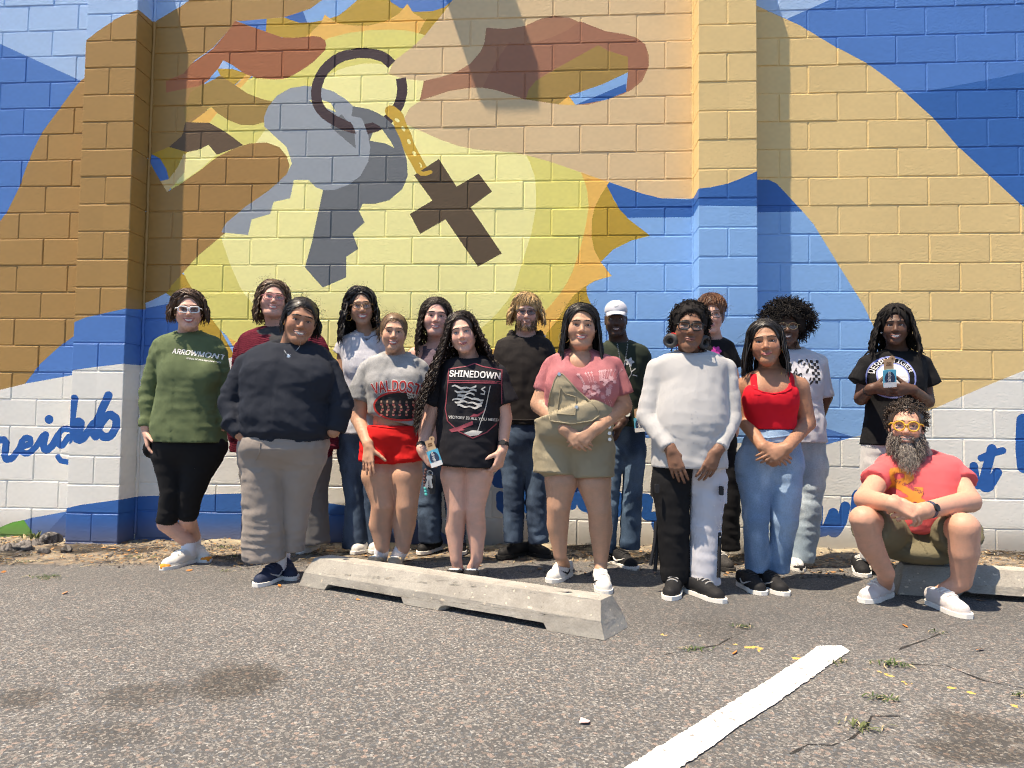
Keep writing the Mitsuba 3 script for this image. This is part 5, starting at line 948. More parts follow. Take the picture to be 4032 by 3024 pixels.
 {'label':'person with long dark curly hair in mauve tank top behind the two printed tees','skin':'skin_pink','head':{'c':(1.0609,-0.3525,1.5829),'s':1.0511,'w':1.04,'rot':(11.1847,-2.881,2.4),'fat':0.6},'neck':((1.0619,-0.27,1.4137),0.06),'spine':[((1.0773,-0.3,1.2265),0.1012),((1.0852,-0.3,0.7661),0.1196)],'flesh':[((1.0756,-0.3,1.3218),(0.16,0.07,0.07))],'shr':0.06,'face':{'iris':'iris_brown','brow':'hair_black','mouth':(0.03,0.008,0.008),'squint':0.8,'lip':'lip_pink','browt':1.2},'arms':[{'P':[(0.9169,-0.3,1.3317),(0.8879,-0.3,1.0617),(0.934,-0.3,0.8045)],'R':[0.055,0.048,0.034]},{'P':[(1.2394,-0.3,1.3336),(1.2712,-0.3,1.0653),(1.2343,-0.3,0.8085)],'R':[0.055,0.048,0.034]}],'shirt':{'name':'tank_top','bsdf':'cloth_mauve','rows':[(1.3655,1.0747,-0.3,0.0893,0.09),(1.3218,1.0754,-0.3,0.1167,0.115),(1.2265,1.0769,-0.3,0.1508,0.15),(1.0635,1.0797,-0.3,0.1506,0.15),(0.847,1.0834,-0.3,0.1639,0.16),(0.7122,1.0857,-0.3,0.1705,0.165)],'sleeves':[],'amp':0.008,'ells':[((1.024,-0.38,1.2072),(0.085,0.07,0.085),0.05),((1.1521,-0.38,1.2081),(0.085,0.07,0.085),0.05)]},'pants':{'name':'jeans','bsdf':'denim_dark','rows':[(0.5509,1.0885,-0.3,0.1405,0.0488),(0.6449,1.0869,-0.3,0.1703,0.0905),(0.7526,1.0851,-0.3,0.1569,0.15)],'legs':[{'P':[(1.0135,-0.3,0.5765),(1.0314,-0.3,0.3354),(1.0377,-0.3,0.0621)],'R':[0.0887,0.0833,0.0806]},{'P':[(1.17,-0.3,0.5791),(1.2011,-0.3,0.3388),(1.2191,-0.3,0.0599)],'R':[0.086,0.0699,0.0645]}],'amp':0.009,'fr':11},'shoes':[{'heel':(1.0794,-0.1541,-0.0055),'toe':(0.982,-0.3952,-0.0055),'up':'shoe_black'},{'heel':(1.2168,-0.1305,-0.0026),'toe':(1.253,-0.3879,-0.0026),'up':'shoe_black'}],'hair':{'bsdf':'hair_darkbrown','drape':True,'cap':{'grow':0.006,'line':(0.064,0.08,0.086),'lz':-0.02,'low':-0.08,'noise':0.005,'seed':6},'locks':[{'n':230,'r':0.0036,'phi0':1.0,'len':(0.3,0.3),'amp':0.009,'wl':0.04,'out':0.008,'spread':0.024,'part':(0.0,-0.05),'flare':0.03,'seg':18}]},'seed':6},
 {'label':'person with long dark curls in oversized black tee,holding keys and cards','skin':'skin_fair','head':{'c':(1.3561,-1.1377,1.378),'s':0.9679,'w':0.95,'rot':(3.3295,-3.0962,-10.4)},'neck':((1.3868,-1.05,1.2435),0.05),'spine':[((1.3988,-1.08,1.0838),0.085),((1.3962,-1.08,0.8796),0.085),((1.3932,-1.08,0.6989),0.085)],'face':{'iris':'iris_blue','brow':'hair_darkbrown','mouth':(0.025,0,0.005),'squint':0.2,'lip':'lip_rose'},'arms':[{'P':[(1.2325,-1.08,1.1161),(1.1616,-1.08,0.8653),(1.1416,-1.17,0.7268),(1.1472,-1.18,0.7162)],'R':[0.0408,0.039,0.029,0.026],'hand':{'d':(0.8,-0.15,-0.75),'n':(0.35,0.9,-0.3),'th':(0.3,-0.5,0.9),'curl':(0.75,0.8,0.85,0.9)}},{'P':[(1.5618,-1.08,1.136),(1.6005,-1.08,0.9046),(1.5929,-1.14,0.7379),(1.5895,-1.15,0.7216)],'R':[0.0408,0.039,0.028,0.026],'hand':{'d':(-0.25,-0.1,-1),'n':(-0.8,0.5,-0.2),'th':(-0.3,-1,0.2),'curl':(0.55,0.6,0.65,0.7)}}],'bare_legs':[{'P':[(1.3193,-1.05,0.6864),(1.3146,-1.09,0.5745),(1.3361,-1.1,0.3914),(1.3211,-1.07,0.2697),(1.3309,-1.08,0.1043),(1.3413,-1.0669,0.0483)],'R':[0.0723,0.0813,0.0565,0.0565,0.0327,0.032]},{'P':[(1.4445,-1.05,0.6884),(1.4553,-1.09,0.5769),(1.4366,-1.1,0.3934),(1.4437,-1.07,0.2725),(1.4496,-1.08,0.1073),(1.4186,-1.0661,0.0491)],'R':[0.0741,0.0836,0.0565,0.0565,0.0327,0.032]}],'shirt':{'name':'tee','bsdf':'cloth_black2','rows':[(1.2688,1.395,-1.05,0.0548,0.055),(1.2473,1.3965,-1.06,0.1007,0.08),(1.2261,1.3963,-1.08,0.1489,0.095),(1.1919,1.3967,-1.08,0.1717,0.11),(1.1293,1.4044,-1.08,0.1784,0.135),(0.9929,1.3979,-1.08,0.1787,0.14),(0.8569,1.3914,-1.08,0.1813,0.145),(0.7213,1.3878,-1.08,0.1777,0.155),(0.6267,1.387,-1.08,0.1718,0.16)],'ells':[((1.3475,-1.16,1.0796),(0.08,0.06,0.08),0.06),((1.482,-1.16,1.0807),(0.08,0.06,0.08),0.06)],'sleeves':[{'P':[(1.2434,-1.08,1.1511),(1.1595,-1.08,0.9791)],'R':[0.0519,0.0632]},{'P':[(1.5561,-1.08,1.1592),(1.6165,-1.08,0.9861)],'R':[0.0519,0.0632]}],'cuts':[((1.3943,-1.08,0.6279),(-0.05,0,-1))],'collar':{'c':(1.3914,-1.06,1.2507),'rx':0.088,'ry':0.082,'tilt':0.02,'r':0.006},'amp':0.014,'fr':8.0},'pants':{'name':'shorts','bsdf':'cloth_black','rows':[(0.6875,1.3895,-1.08,0.1419,0.0484),(0.7665,1.3889,-1.08,0.1624,0.14)],'legs':[{'P':[(1.3155,-1.08,0.7089),(1.3037,-1.085,0.6414)],'R':[0.0881,0.0926]},{'P':[(1.4499,-1.08,0.711),(1.457,-1.085,0.6495)],'R':[0.0881,0.0903]}],'amp':0.006,'fr':12},'shoes':[{'heel':(1.349,-1.0124,-0.002),'toe':(1.3142,-1.26,-0.002),'up':'shoe_black','sole':'sole_black','hgt':0.05},{'heel':(1.4129,-1.0114,-0.0007),'toe':(1.439,-1.26,-0.0007),'up':'shoe_black','sole':'sole_black','hgt':0.05}],'hair':{'bsdf':'hair_darkbrown','drape':True,'cap':{'grow':0.007,'line':(0.062,0.078,0.086),'lz':-0.02,'low':-0.09,'noise':0.005,'seed':7},'locks':[{'n':120,'r':0.0037,'phi0':0.95,'len':(0.34,0.32),'amp':0.01,'wl':0.045,'out':0.01,'spread':0.026,'part':(-0.012,-0.05),'flare':0.03,'seg':18,'side':-1,'dx':-0.05},{'n':110,'r':0.0037,'phi0':1.0,'len':(0.2,0.26),'amp':0.01,'wl':0.045,'out':0.01,'spread':0.026,'part':(-0.012,-0.05),'flare':0.05,'seg':18,'side':1,'dx':0.05,'dy':0.05},{'n':62,'r':0.0035,'phi0':1.0,'phi1':1.6,'len':(0.6,0.5),'amp':0.01,'wl':0.05,'out':0.012,'spread':0.02,'part':(-0.012,-0.05),'flare':0.05,'side':-1,'dx':-0.12,'dy':-0.02,'seg':20}]},'seed':7},
 {'label':'person with shaggy blond hair,short beard and glasses in plain black hooded shirt','skin':'skin_fair','head':{'c':(1.6836,-0.5386,1.5866),'s':0.96,'w':0.98,'rot':(3.9904,-6.8219,0.0),'jaw':1.08},'neck':((1.678,-0.45,1.4498),0.058),'spine':[((1.6738,-0.48,1.2703),0.085),((1.6784,-0.48,0.8559),0.085)],'face':{'iris':'iris_blue','brow':'hair_lightbrown','mouth':(0.024,0,0.001),'squint':0.5,'lip':'lip_nude','browz':0.022},'glasses':{'frame':'frame_dark','rw':0.0275,'rh':0.0165,'t':0.0021,'lens':'lens_tint','z':0.002},'arms':[{'P':[(1.5283,-0.48,1.3211),(1.4808,-0.48,1.0868),(1.51,-0.51,0.854)],'R':[0.0467,0.045,0.032]},{'P':[(1.8087,-0.48,1.3293),(1.8671,-0.48,1.0903),(1.8569,-0.51,0.8584)],'R':[0.0467,0.045,0.032]}],'shirt':{'name':'hooded_shirt','bsdf':'cloth_blackwarm','rows':[(1.4708,1.6798,-0.44,0.0591,0.06),(1.4421,1.6778,-0.46,0.1143,0.09),(1.4071,1.6692,-0.48,0.1756,0.1),(1.3484,1.6684,-0.48,0.1937,0.12),(1.2183,1.6751,-0.48,0.1882,0.14),(1.0627,1.6756,-0.48,0.1814,0.14),(0.9075,1.6735,-0.48,0.1695,0.14),(0.8662,1.674,-0.48,0.1669,0.138)],'sleeves':[{'P':[(1.5269,-0.48,1.3303),(1.4847,-0.48,1.0868),(1.5073,-0.51,0.8668)],'R':[0.0548,0.0544,0.044]},{'P':[(1.8153,-0.48,1.3384),(1.8646,-0.48,1.0903),(1.8568,-0.51,0.8712)],'R':[0.0548,0.0544,0.044]}],'ells':[((1.6769,-0.43,1.4522),(0.125,0.085,0.04),0.03)],'minus':[((1.6816,-0.52,1.4546),(0.07,0.07,0.045),0.01)],'collar':{'c':(1.6782,-0.455,1.4532),'rx':0.098,'ry':0.085,'tilt':0.02,'r':0.016,'lift':0.02},'amp':0.013,'fr':7.0},'pants':{'name':'jeans','bsdf':'denim_dark','rows':[(0.5859,1.6786,-0.48,0.1275,0.0441),(0.65,1.6765,-0.48,0.1536,0.0819),(0.7914,1.6743,-0.48,0.1596,0.13),(0.8816,1.6732,-0.48,0.1598,0.12)],'legs':[{'P':[(1.6031,-0.48,0.6617),(1.6144,-0.48,0.3671),(1.6124,-0.48,0.1059)],'R':[0.0803,0.0699,0.0673]},{'P':[(1.7554,-0.48,0.6641),(1.7584,-0.48,0.37),(1.7765,-0.48,0.106)],'R':[0.0803,0.0699,0.0699]}],'amp':0.01,'fr':11,'aniso':(0.8,0.8,1.4)},'shoes':[{'heel':(1.7083,-0.2892,0.0002),'toe':(1.5143,-0.5047,0.0002),'up':'shoe_black','sole':'sole_black','lace':'lace_black'},{'heel':(1.6419,-0.25,0.0038),'toe':(1.8574,-0.4441,0.0038),'up':'shoe_black','sole':'sole_black','lace':'lace_black'}],'hair':{'bsdf':'hair_blond','cap':{'grow':0.012,'line':(0.058,0.07,0.07),'lz':-0.045,'low':-0.09,'noise':0.007,'seed':8},'locks':[{'n':170,'r':0.005,'phi0':1.05,'len':(0.09,0.1),'amp':0.006,'wl':0.1,'out':0.016,'spread':0.02,'part':(0.01,-0.04),'flare':0.03,'seg':14},{'n':120,'r':0.0042,'phi0':0.02,'phi1':1.15,'amp':0.004,'wl':0.1,'out':0.016,'spread':0.014,'part':(0.02,0.0),'short':(0.02,0.3),'seg':14,'len':(0,0)}]},'beard':'short','seed':8},
 {'label':'person with long straight black hair in mauve tee and one-strap khaki overalls','skin':'skin_tan2','head':{'c':(2.0235,-1.2271,1.4111),'s':0.9736,'w':1.07,'rot':(0.5299,-4.8254,1.6),'fat':0.8},'neck':((2.0204,-1.14,1.273),0.062),'spine':[((2.0186,-1.17,1.129),0.085),((1.9931,-1.17,0.8871),0.085),((1.9886,-1.17,0.7558),0.085)],'flesh':[((2.0174,-1.2,1.1929),(0.11,0.085,0.085))],'face':{'iris':'iris_brown','brow':'hair_black','mouth':(0.031,0.008,0.007),'squint':1.0,'lip':'lip_rose'},'arms':[{'P':[(1.8675,-1.17,1.1788),(1.8002,-1.17,0.9838),(1.9383,-1.37,0.8504),(1.9467,-1.375,0.8433)],'R':[0.0527,0.054,0.034,0.029],'hand':{'d':(0.75,-0.25,-0.7),'n':(0.2,0.9,-0.1),'th':(0.5,-0.2,0.8),'curl':(0.35,0.4,0.45,0.5)}},{'P':[(2.1944,-1.17,1.1813),(2.2505,-1.17,0.9776),(2.1037,-1.38,0.8578),(2.0932,-1.385,0.8495)],'R':[0.0527,0.054,0.034,0.029],'hand':{'d':(-0.8,-0.15,-0.62),'n':(-0.2,0.9,-0.1),'th':(-0.5,-0.3,0.8),'curl':(0.3,0.35,0.4,0.45)}}],'bare_legs':[{'P':[(1.9131,-1.14,0.6455),(1.9194,-1.18,0.5593),(1.9075,-1.19,0.4302),(1.9028,-1.16,0.318),(1.9173,-1.15,0.1542),(1.9478,-0.9791,0.0548)],'R':[0.0839,0.0928,0.0663,0.0618,0.0364,0.034]},{'P':[(2.1037,-1.14,0.6487),(2.1006,-1.18,0.5518),(2.1291,-1.19,0.4132),(2.1388,-1.16,0.3017),(2.1404,-1.15,0.1167),(2.1364,-1.2013,0.0568)],'R':[0.0866,0.095,0.0663,0.0663,0.0364,0.034]}],'shirt':{'name':'tee','bsdf':'cloth_rose','rows':[(1.2953,2.0207,-1.14,0.0636,0.06),(1.2721,2.0177,-1.15,0.1213,0.09),(1.2448,2.0227,-1.17,0.1754,0.11),(1.1952,2.0311,-1.17,0.1999,0.14),(1.1071,2.0317,-1.17,0.1997,0.18),(0.997,2.0161,-1.17,0.1995,0.19),(0.8763,2.0088,-1.17,0.2075,0.2)],'ells':[((1.9365,-1.29,1.0786),(0.105,0.075,0.105),0.06),((2.117,-1.29,1.0748),(0.105,0.075,0.105),0.06)],'sleeves':[{'P':[(1.8666,-1.17,1.1914),(1.8083,-1.17,1.0522)],'R':[0.0569,0.0574]},{'P':[(2.2009,-1.17,1.1937),(2.2534,-1.17,1.0345)],'R':[0.0569,0.0618]}],'minus':[((2.0171,-1.29,1.2483),(0.062,0.11,0.072),0.015)],'amp':0.013,'fr':9.0},'pants':{'name':'overalls','bsdf':'cloth_khaki2','rows':[(0.6685,1.9874,-1.17,0.1865,0.0656),(0.7558,1.9862,-1.17,0.2144,0.1217),(0.8323,1.9873,-1.17,0.2075,0.205),(0.909,1.9894,-1.17,0.205,0.205),(0.9858,1.9916,-1.17,0.2024,0.2)],'legs':[{'P':[(1.8906,-1.17,0.7216),(1.883,-1.18,0.5999)],'R':[0.1193,0.1237]},{'P':[(2.0869,-1.17,0.7245),(2.0928,-1.18,0.5841)],'R':[0.1193,0.1193]}],'ells':[((1.9863,-1.24,0.9302),(0.2,0.155,0.12),0.08)],'cuts':[((1.8448,-1.17,0.9237),(-0.35,0,1))],'amp':0.012,'fr':11,'k':0.02},'shoes':[{'heel':(1.9701,-0.9289,0.0039),'toe':(1.8623,-1.1709,0.0039),'mark':'strap_black','up':'shoe_white'},{'heel':(2.1325,-1.1464,0.007),'toe':(2.151,-1.4108,0.007),'mark':'strap_black','up':'shoe_white'}],'hair':{'bsdf':'hair_black','drape':True,'cap':{'grow':0.008,'line':(0.066,0.082,0.088),'lz':-0.022,'low':-0.1,'noise':0.003,'seed':9},'locks':[{'n':200,'r':0.0048,'phi0':1.0,'len':(0.42,0.38),'amp':0.0035,'wl':0.22,'out':0.008,'spread':0.016,'part':(-0.018,-0.05),'flare':0.03,'seg':16}]},'seed':9},
 {'label':'person in white baseball cap,dark green tee and dark jeans with a wrist watch','skin':'skin_deep','head':{'c':(2.2515,-0.6413,1.5288),'s':0.9239,'w':0.94,'rot':(-2.543,-6.3935,0.0)},'neck':((2.277,-0.55,1.3997),0.055),'spine':[((2.2997,-0.58,1.2199),0.085),((2.3147,-0.58,0.8687),0.085)],'face':{'iris':'iris_brown','brow':'hair_black','mouth':(0.03,0.006,0.004),'squint':0.4,'lip':'lip_dark'},'arms':[{'P':[(2.1897,-0.58,1.2705),(2.1393,-0.58,1.0558),(2.1673,-0.58,0.8668)],'R':[0.0425,0.042,0.03]},{'P':[(2.4191,-0.58,1.2857),(2.4101,-0.58,1.0719),(2.2899,-0.72,0.8954),(2.2737,-0.73,0.8718)],'R':[0.0425,0.04,0.03,0.026],'hand':{'d':(-0.35,-0.1,-1),'n':(-0.9,0.2,0.2),'th':(-0.2,-1,-0.1),'curl':(0.4,0.45,0.5,0.55)}}],'shirt':{'name':'tee','bsdf':'cloth_darkgreen','rows':[(1.4134,2.2775,-0.55,0.0576,0.055),(1.3918,2.2835,-0.56,0.1047,0.08),(1.3625,2.2954,-0.58,0.1512,0.1),(1.3013,2.3023,-0.58,0.1645,0.12),(1.1656,2.2996,-0.58,0.1475,0.13),(1.0034,2.3038,-0.58,0.1372,0.125),(0.8619,2.3077,-0.58,0.1337,0.125)],'sleeves':[{'P':[(2.1767,-0.58,1.2923),(2.1388,-0.58,1.1372)],'R':[0.0502,0.0573]},{'P':[(2.428,-0.58,1.3006),(2.4232,-0.58,1.1328)],'R':[0.0502,0.0573]}],'collar':{'c':(2.2762,-0.56,1.3986),'rx':0.08,'ry':0.075,'tilt':0.02,'r':0.006},'amp':0.012,'fr':9.0},'pants':{'name':'jeans','bsdf':'denim_mid','rows':[(0.6807,2.3166,-0.58,0.1044,0.036),(0.788,2.3168,-0.58,0.1248,0.0668),(0.8822,2.3157,-0.58,0.1216,0.11)],'legs':[{'P':[(2.2486,-0.58,0.7065),(2.2236,-0.58,0.3849),(2.2053,-0.58,0.0787)],'R':[0.0628,0.0573,0.0573]},{'P':[(2.3754,-0.58,0.7084),(2.3593,-0.58,0.3876),(2.3472,-0.58,0.0981)],'R':[0.0655,0.0655,0.0655]}],'amp':0.011,'fr':11,'aniso':(0.8,0.8,1.4)},'shoes':[{'heel':(2.2624,-0.4234,0.007),'toe':(2.1537,-0.6922,0.007),'up':'shoe_black','lace':'lace_black','mark':'lace_white'},{'heel':(2.2342,-0.5329,0.0093),'toe':(2.3704,-0.789,0.0093),'up':'shoe_black','lace':'lace_black','mark':'lace_white'}],'cap':True,'seed':10},
 {'label':'person in white long sleeve shirt and trousers half black,half white','skin':'skin_brown','head':{'c':(2.5787,-1.3838,1.3846),'s':1.0207,'w':1.0,'rot':(-5.9863,-4.0951,4.0),'fat':0.35},'neck':((2.6018,-1.3,1.2512),0.06),'spine':[((2.5966,-1.33,1.0793),0.085),((2.591,-1.33,0.6986),0.085)],'face':{'iris':'iris_brown','brow':'hair_black','mouth':(0.027,0.003,0.004),'squint':0.4,'lip':'lip_brown'},'glasses':{'frame':'frame_black','rw':0.0265,'rh':0.0185,'t':0.0034,'lens':'lens_clear'},'arms':[{'P':[(2.4294,-1.33,1.1634),(2.3658,-1.33,0.9194),(2.4659,-1.47,0.7634),(2.473,-1.48,0.7477)],'R':[0.0467,0.043,0.031,0.027],'hand':{'d':(0.3,-0.12,-1),'n':(0.25,1,-0.1),'th':(1,-0.3,-0.1),'curl':(0.2,0.22,0.25,0.28),'spread':0.1}},{'P':[(2.7624,-1.33,1.1659),(2.8057,-1.33,0.9246),(2.7048,-1.47,0.7615),(2.6932,-1.48,0.7489)],'R':[0.0467,0.043,0.031,0.027],'hand':{'d':(-0.42,-0.12,-0.95),'n':(-0.25,1,-0.1),'th':(-1,-0.3,-0.1),'curl':(0.25,0.28,0.3,0.35),'spread':0.1}}],'shirt':{'name':'long_sleeve_shirt','bsdf':'cloth_white2','rows':[(1.2763,2.6017,-1.3,0.0671,0.06),(1.2594,2.6054,-1.31,0.1171,0.085),(1.2371,2.5961,-1.33,0.1664,0.1),(1.1976,2.5975,-1.33,0.1957,0.115),(1.1018,2.5976,-1.33,0.181,0.14),(0.9894,2.596,-1.33,0.1825,0.16),(0.8773,2.5904,-1.33,0.1911,0.18),(0.7654,2.5854,-1.33,0.1925,0.17),(0.6584,2.5854,-1.33,0.1922,0.165)],'ells':[((2.5879,-1.38,0.9218),(0.15,0.1,0.16),0.1)],'sleeves':[{'P':[(2.4149,-1.33,1.1726),(2.3657,-1.35,0.9193),(2.4616,-1.47,0.7622)],'R':[0.0546,0.0548,0.0411]},{'P':[(2.7774,-1.33,1.1761),(2.8011,-1.35,0.9244),(2.7122,-1.47,0.767)],'R':[0.0525,0.0525,0.0388]}],'collar':{'c':(2.6001,-1.31,1.2616),'rx':0.085,'ry':0.08,'tilt':0.018,'r':0.007},'amp':0.009,'fr':7.5},'pants':{'name':'trousers','bsdf':'cloth_black','rows':[(0.5428,2.5849,-1.33,0.1561,0.0527),(0.6317,2.586,-1.33,0.1861,0.0978),(0.7097,2.5887,-1.33,0.1857,0.15)],'legs':[{'P':[(2.4951,-1.33,0.5745),(2.5064,-1.33,0.3308),(2.5207,-1.31,0.068)],'R':[0.0959,0.0845,0.0776]},{'P':[(2.6756,-1.33,0.5778),(2.6644,-1.33,0.3344),(2.6619,-1.33,0.0576)],'R':[0.0936,0.0868,0.0822]}],'split':[((2.5866,-1.33,0.5873),(1,0,0),'cloth_black'),((2.5866,-1.33,0.5873),(-1,0,0),'cloth_white')],'amp':0.013,'fr':9},'shoes':[{'heel':(2.5425,-1.2427,0.0102),'toe':(2.456,-1.509,0.0102),'up':'shoe_black','lace':'lace_grey'},{'heel':(2.5797,-1.2966,0.0131),'toe':(2.7197,-1.5391,0.0131),'up':'shoe_black','lace':'lace_grey'}],'hair':{'bsdf':'hair_coil','cap':{'grow':0.01,'line':(0.064,0.085,0.082),'lz':-0.022,'low':-0.09,'noise':0.006,'seed':11},'fuzz':[{'n':650,'rad':0.086,'ln':0.024,'amp':0.008,'r':0.0038,'seed':4,'c':(0,0.022,0.036),'face':0.22,'zmin':-0.05},{'n':110,'rad':0.088,'ln':0.03,'amp':0.008,'r':0.0035,'seed':5,'c':(0,0.03,-0.02),'face':0.9,'zmin':-0.09,'down':0.03}]},'seed':11},
 {'label':'person with auburn fringe and dark glasses in black tee,half hidden behind white shirt','skin':'skin_fair','head':{'c':(2.8414,-0.6056,1.5625),'s':1.0041,'w':0.95,'rot':(-8.0121,-6.5708,1.6)},'neck':((2.8709,-0.52,1.4261),0.052),'spine':[((2.8778,-0.55,1.2261),0.085),((2.8771,-0.55,0.8219),0.085)],'face':{'iris':'iris_blue','brow':'hair_auburn','mouth':(0.023,0,0.002),'squint':0.3,'lip':'lip_pink'},'glasses':{'frame':'frame_black','rw':0.0275,'rh':0.0165,'t':0.002,'lens':'lens_clear'},'arms':[{'P':[(2.7812,-0.55,1.3062),(2.7315,-0.55,1.0626),(2.7448,-0.55,0.847)],'R':[0.0391,0.038,0.028]},{'P':[(2.9611,-0.55,1.3074),(3.0163,-0.55,1.0653),(2.9889,-0.58,0.824)],'R':[0.0391,0.038,0.028]}],'shirt':{'name':'tee','bsdf':'cloth_black','rows':[(1.4397,2.8743,-0.52,0.0502,0.05),(1.4181,2.8721,-0.53,0.0902,0.075),(1.3887,2.8679,-0.55,0.123,0.09),(1.3344,2.8697,-0.55,0.1382,0.11),(1.1719,2.8742,-0.55,0.1227,0.12),(1.01,2.8739,-0.55,0.1225,0.12),(0.8218,2.8736,-0.55,0.1288,0.125)],'sleeves':[{'P':[(2.7691,-0.55,1.3208),(2.7249,-0.55,1.1979)],'R':[0.0455,0.0577]},{'P':[(2.9733,-0.55,1.322),(3.0076,-0.55,1.2337)],'R':[0.0455,0.0549]}],'collar':{'c':(2.8716,-0.53,1.4249),'rx':0.07,'ry':0.068,'tilt':0.018,'r':0.006},'amp':0.012,'fr':9.0},'pants':{'name':'cargo_trousers','bsdf':'cloth_black','rows':[(0.6079,2.8831,-0.55,0.1077,0.0408),(0.7148,2.8813,-0.55,0.13,0.0756),(0.8487,2.8769,-0.55,0.1255,0.12)],'legs':[{'P':[(2.824,-0.55,0.6336),(2.8237,-0.55,0.3271),(2.8366,-0.55,0.089)],'R':[0.0714,0.0714,0.0604]},{'P':[(2.9532,-0.55,0.6357),(2.9577,-0.55,0.33),(2.9728,-0.55,0.099)],'R':[0.0742,0.0742,0.0577]}],'amp':0.016,'fr':10},'shoes':[{'heel':(2.8568,-0.4815,0.014),'toe':(2.8064,-0.7671,0.014),'up':'shoe_black2','sole':'shoe_black2'},{'heel':(2.8561,-0.5068,0.0153),'toe':(2.9262,-0.7882,0.0153),'up':'shoe_black2','sole':'shoe_black2'}],'hair':{'bsdf':'hair_auburn','cap':{'grow':0.012,'line':(0.06,0.08,0.07),'lz':-0.03,'low':-0.04,'noise':0.008,'seed':12},'locks':[{'n':110,'r':0.0042,'phi0':0.05,'phi1':1.5,'amp':0.006,'wl':0.08,'out':0.016,'spread':0.02,'part':(0.0,0.02),'short':(-0.02,0.4),'seg':14,'len':(0,0)},{'n':80,'r':0.0042,'phi0':1.2,'amp':0.005,'wl':0.08,'out':0.012,'spread':0.016,'part':(0,0.02),'short':(-0.2,0.3),'seg':12,'len':(0,0)}]},'seed':12},
 {'label':'person in bright red tank top and light blue jeans,hands clasped,gold necklace','skin':'skin_tan','head':{'c':(3.0047,-1.2384,1.3245),'s':0.9974,'w':1.02,'rot':(-16.4057,-1.8797,-4.8),'fat':0.45},'neck':((3.0515,-1.15,1.1911),0.052),'spine':[((3.0424,-1.18,1.0554),0.092),((3.0439,-1.18,0.905),0.103),((3.0318,-1.18,0.755),0.1196)],'flesh':[((3.0372,-1.2,1.1123),(0.15,0.075,0.07)),((2.9626,-1.255,1.0518),(0.06,0.05,0.06)),((3.0737,-1.255,1.0529),(0.06,0.05,0.06))],'shr':0.055,'face':{'iris':'iris_brown','brow':'hair_black','mouth':(0.027,0,0.004),'squint':0.5,'lip':'lip_rose'},'arms':[{'P':[(2.9075,-1.18,1.0914),(2.9071,-1.16,0.9092),(2.958,-1.35,0.7694),(2.9642,-1.355,0.7631)],'R':[0.05,0.042,0.029,0.026],'hand':{'d':(0.85,-0.2,-0.5),'n':(0.1,0.9,-0.2),'th':(0.3,-0.3,0.9),'curl':(0.3,0.35,0.4,0.45),'sc':0.93}},{'P':[(3.1957,-1.18,1.0934),(3.2417,-1.16,0.8959),(3.0737,-1.36,0.7682),(3.0646,-1.365,0.7628)],'R':[0.052,0.045,0.03,0.026],'hand':{'d':(-0.9,-0.15,-0.42),'n':(-0.1,0.9,-0.2),'th':(-0.3,-0.3,0.9),'curl':(0.3,0.35,0.4,0.45),'sc':0.93}}],'shirt':{'name':'tank_top','bsdf':'cloth_red2','rows':[(1.096,3.0446,-1.18,0.1303,0.1),(1.0728,3.0427,-1.18,0.1433,0.125),(1.0206,3.039,-1.18,0.1477,0.14),(0.9512,3.037,-1.18,0.1425,0.135),(0.8935,3.0423,-1.18,0.1345,0.128),(0.8612,3.045,-1.18,0.1282,0.125)],'ells':[((2.9543,-1.265,1.023),(0.08,0.07,0.085),0.05),((3.0784,-1.265,1.0242),(0.08,0.07,0.085),0.05)],'sleeves':[],'minus':[((3.011,-1.31,1.1063),(0.098,0.12,0.055),0.015)],'amp':0.006,'fr':12.0},'pants':{'name':'jeans','bsdf':'denim_light','rows':[(0.6402,3.0346,-1.18,0.1468,0.0535),(0.7207,3.0407,-1.18,0.1652,0.0992),(0.8128,3.0475,-1.18,0.14,0.135),(0.8613,3.0507,-1.18,0.1225,0.12)],'legs':[{'P':[(2.9579,-1.18,0.6619),(2.9572,-1.2,0.3783),(2.9753,-1.16,0.1047)],'R':[0.0973,0.0712,0.0641]},{'P':[(3.1213,-1.18,0.6646),(3.1069,-1.2,0.3815),(3.0878,-1.16,0.0964)],'R':[0.0925,0.0735,0.0522]}],'amp':0.008,'fr':12,'k':0.025,'aniso':(0.8,0.8,1.3)},'shoes':[{'heel':(2.8941,-1.1183,0.0156),'toe':(2.9546,-1.3608,0.0156),'up':'shoe_black','lace':'lace_black','mark':'lace_grey'},{'heel':(2.9982,-1.1254,0.0168),'toe':(3.0671,-1.3657,0.0168),'up':'shoe_black','lace':'lace_black','mark':'lace_grey'}],'hair':{'bsdf':'hair_black','drape':True,'cap':{'grow':0.008,'line':(0.064,0.08,0.088),'lz':-0.022,'low':-0.1,'noise':0.003,'seed':13},'locks':[{'n':190,'r':0.0046,'phi0':1.0,'len':(0.2,0.22),'amp':0.005,'wl':0.2,'out':0.006,'spread':0.014,'part':(0.012,-0.05),'flare':0.03,'seg':16}]},'seed':13},
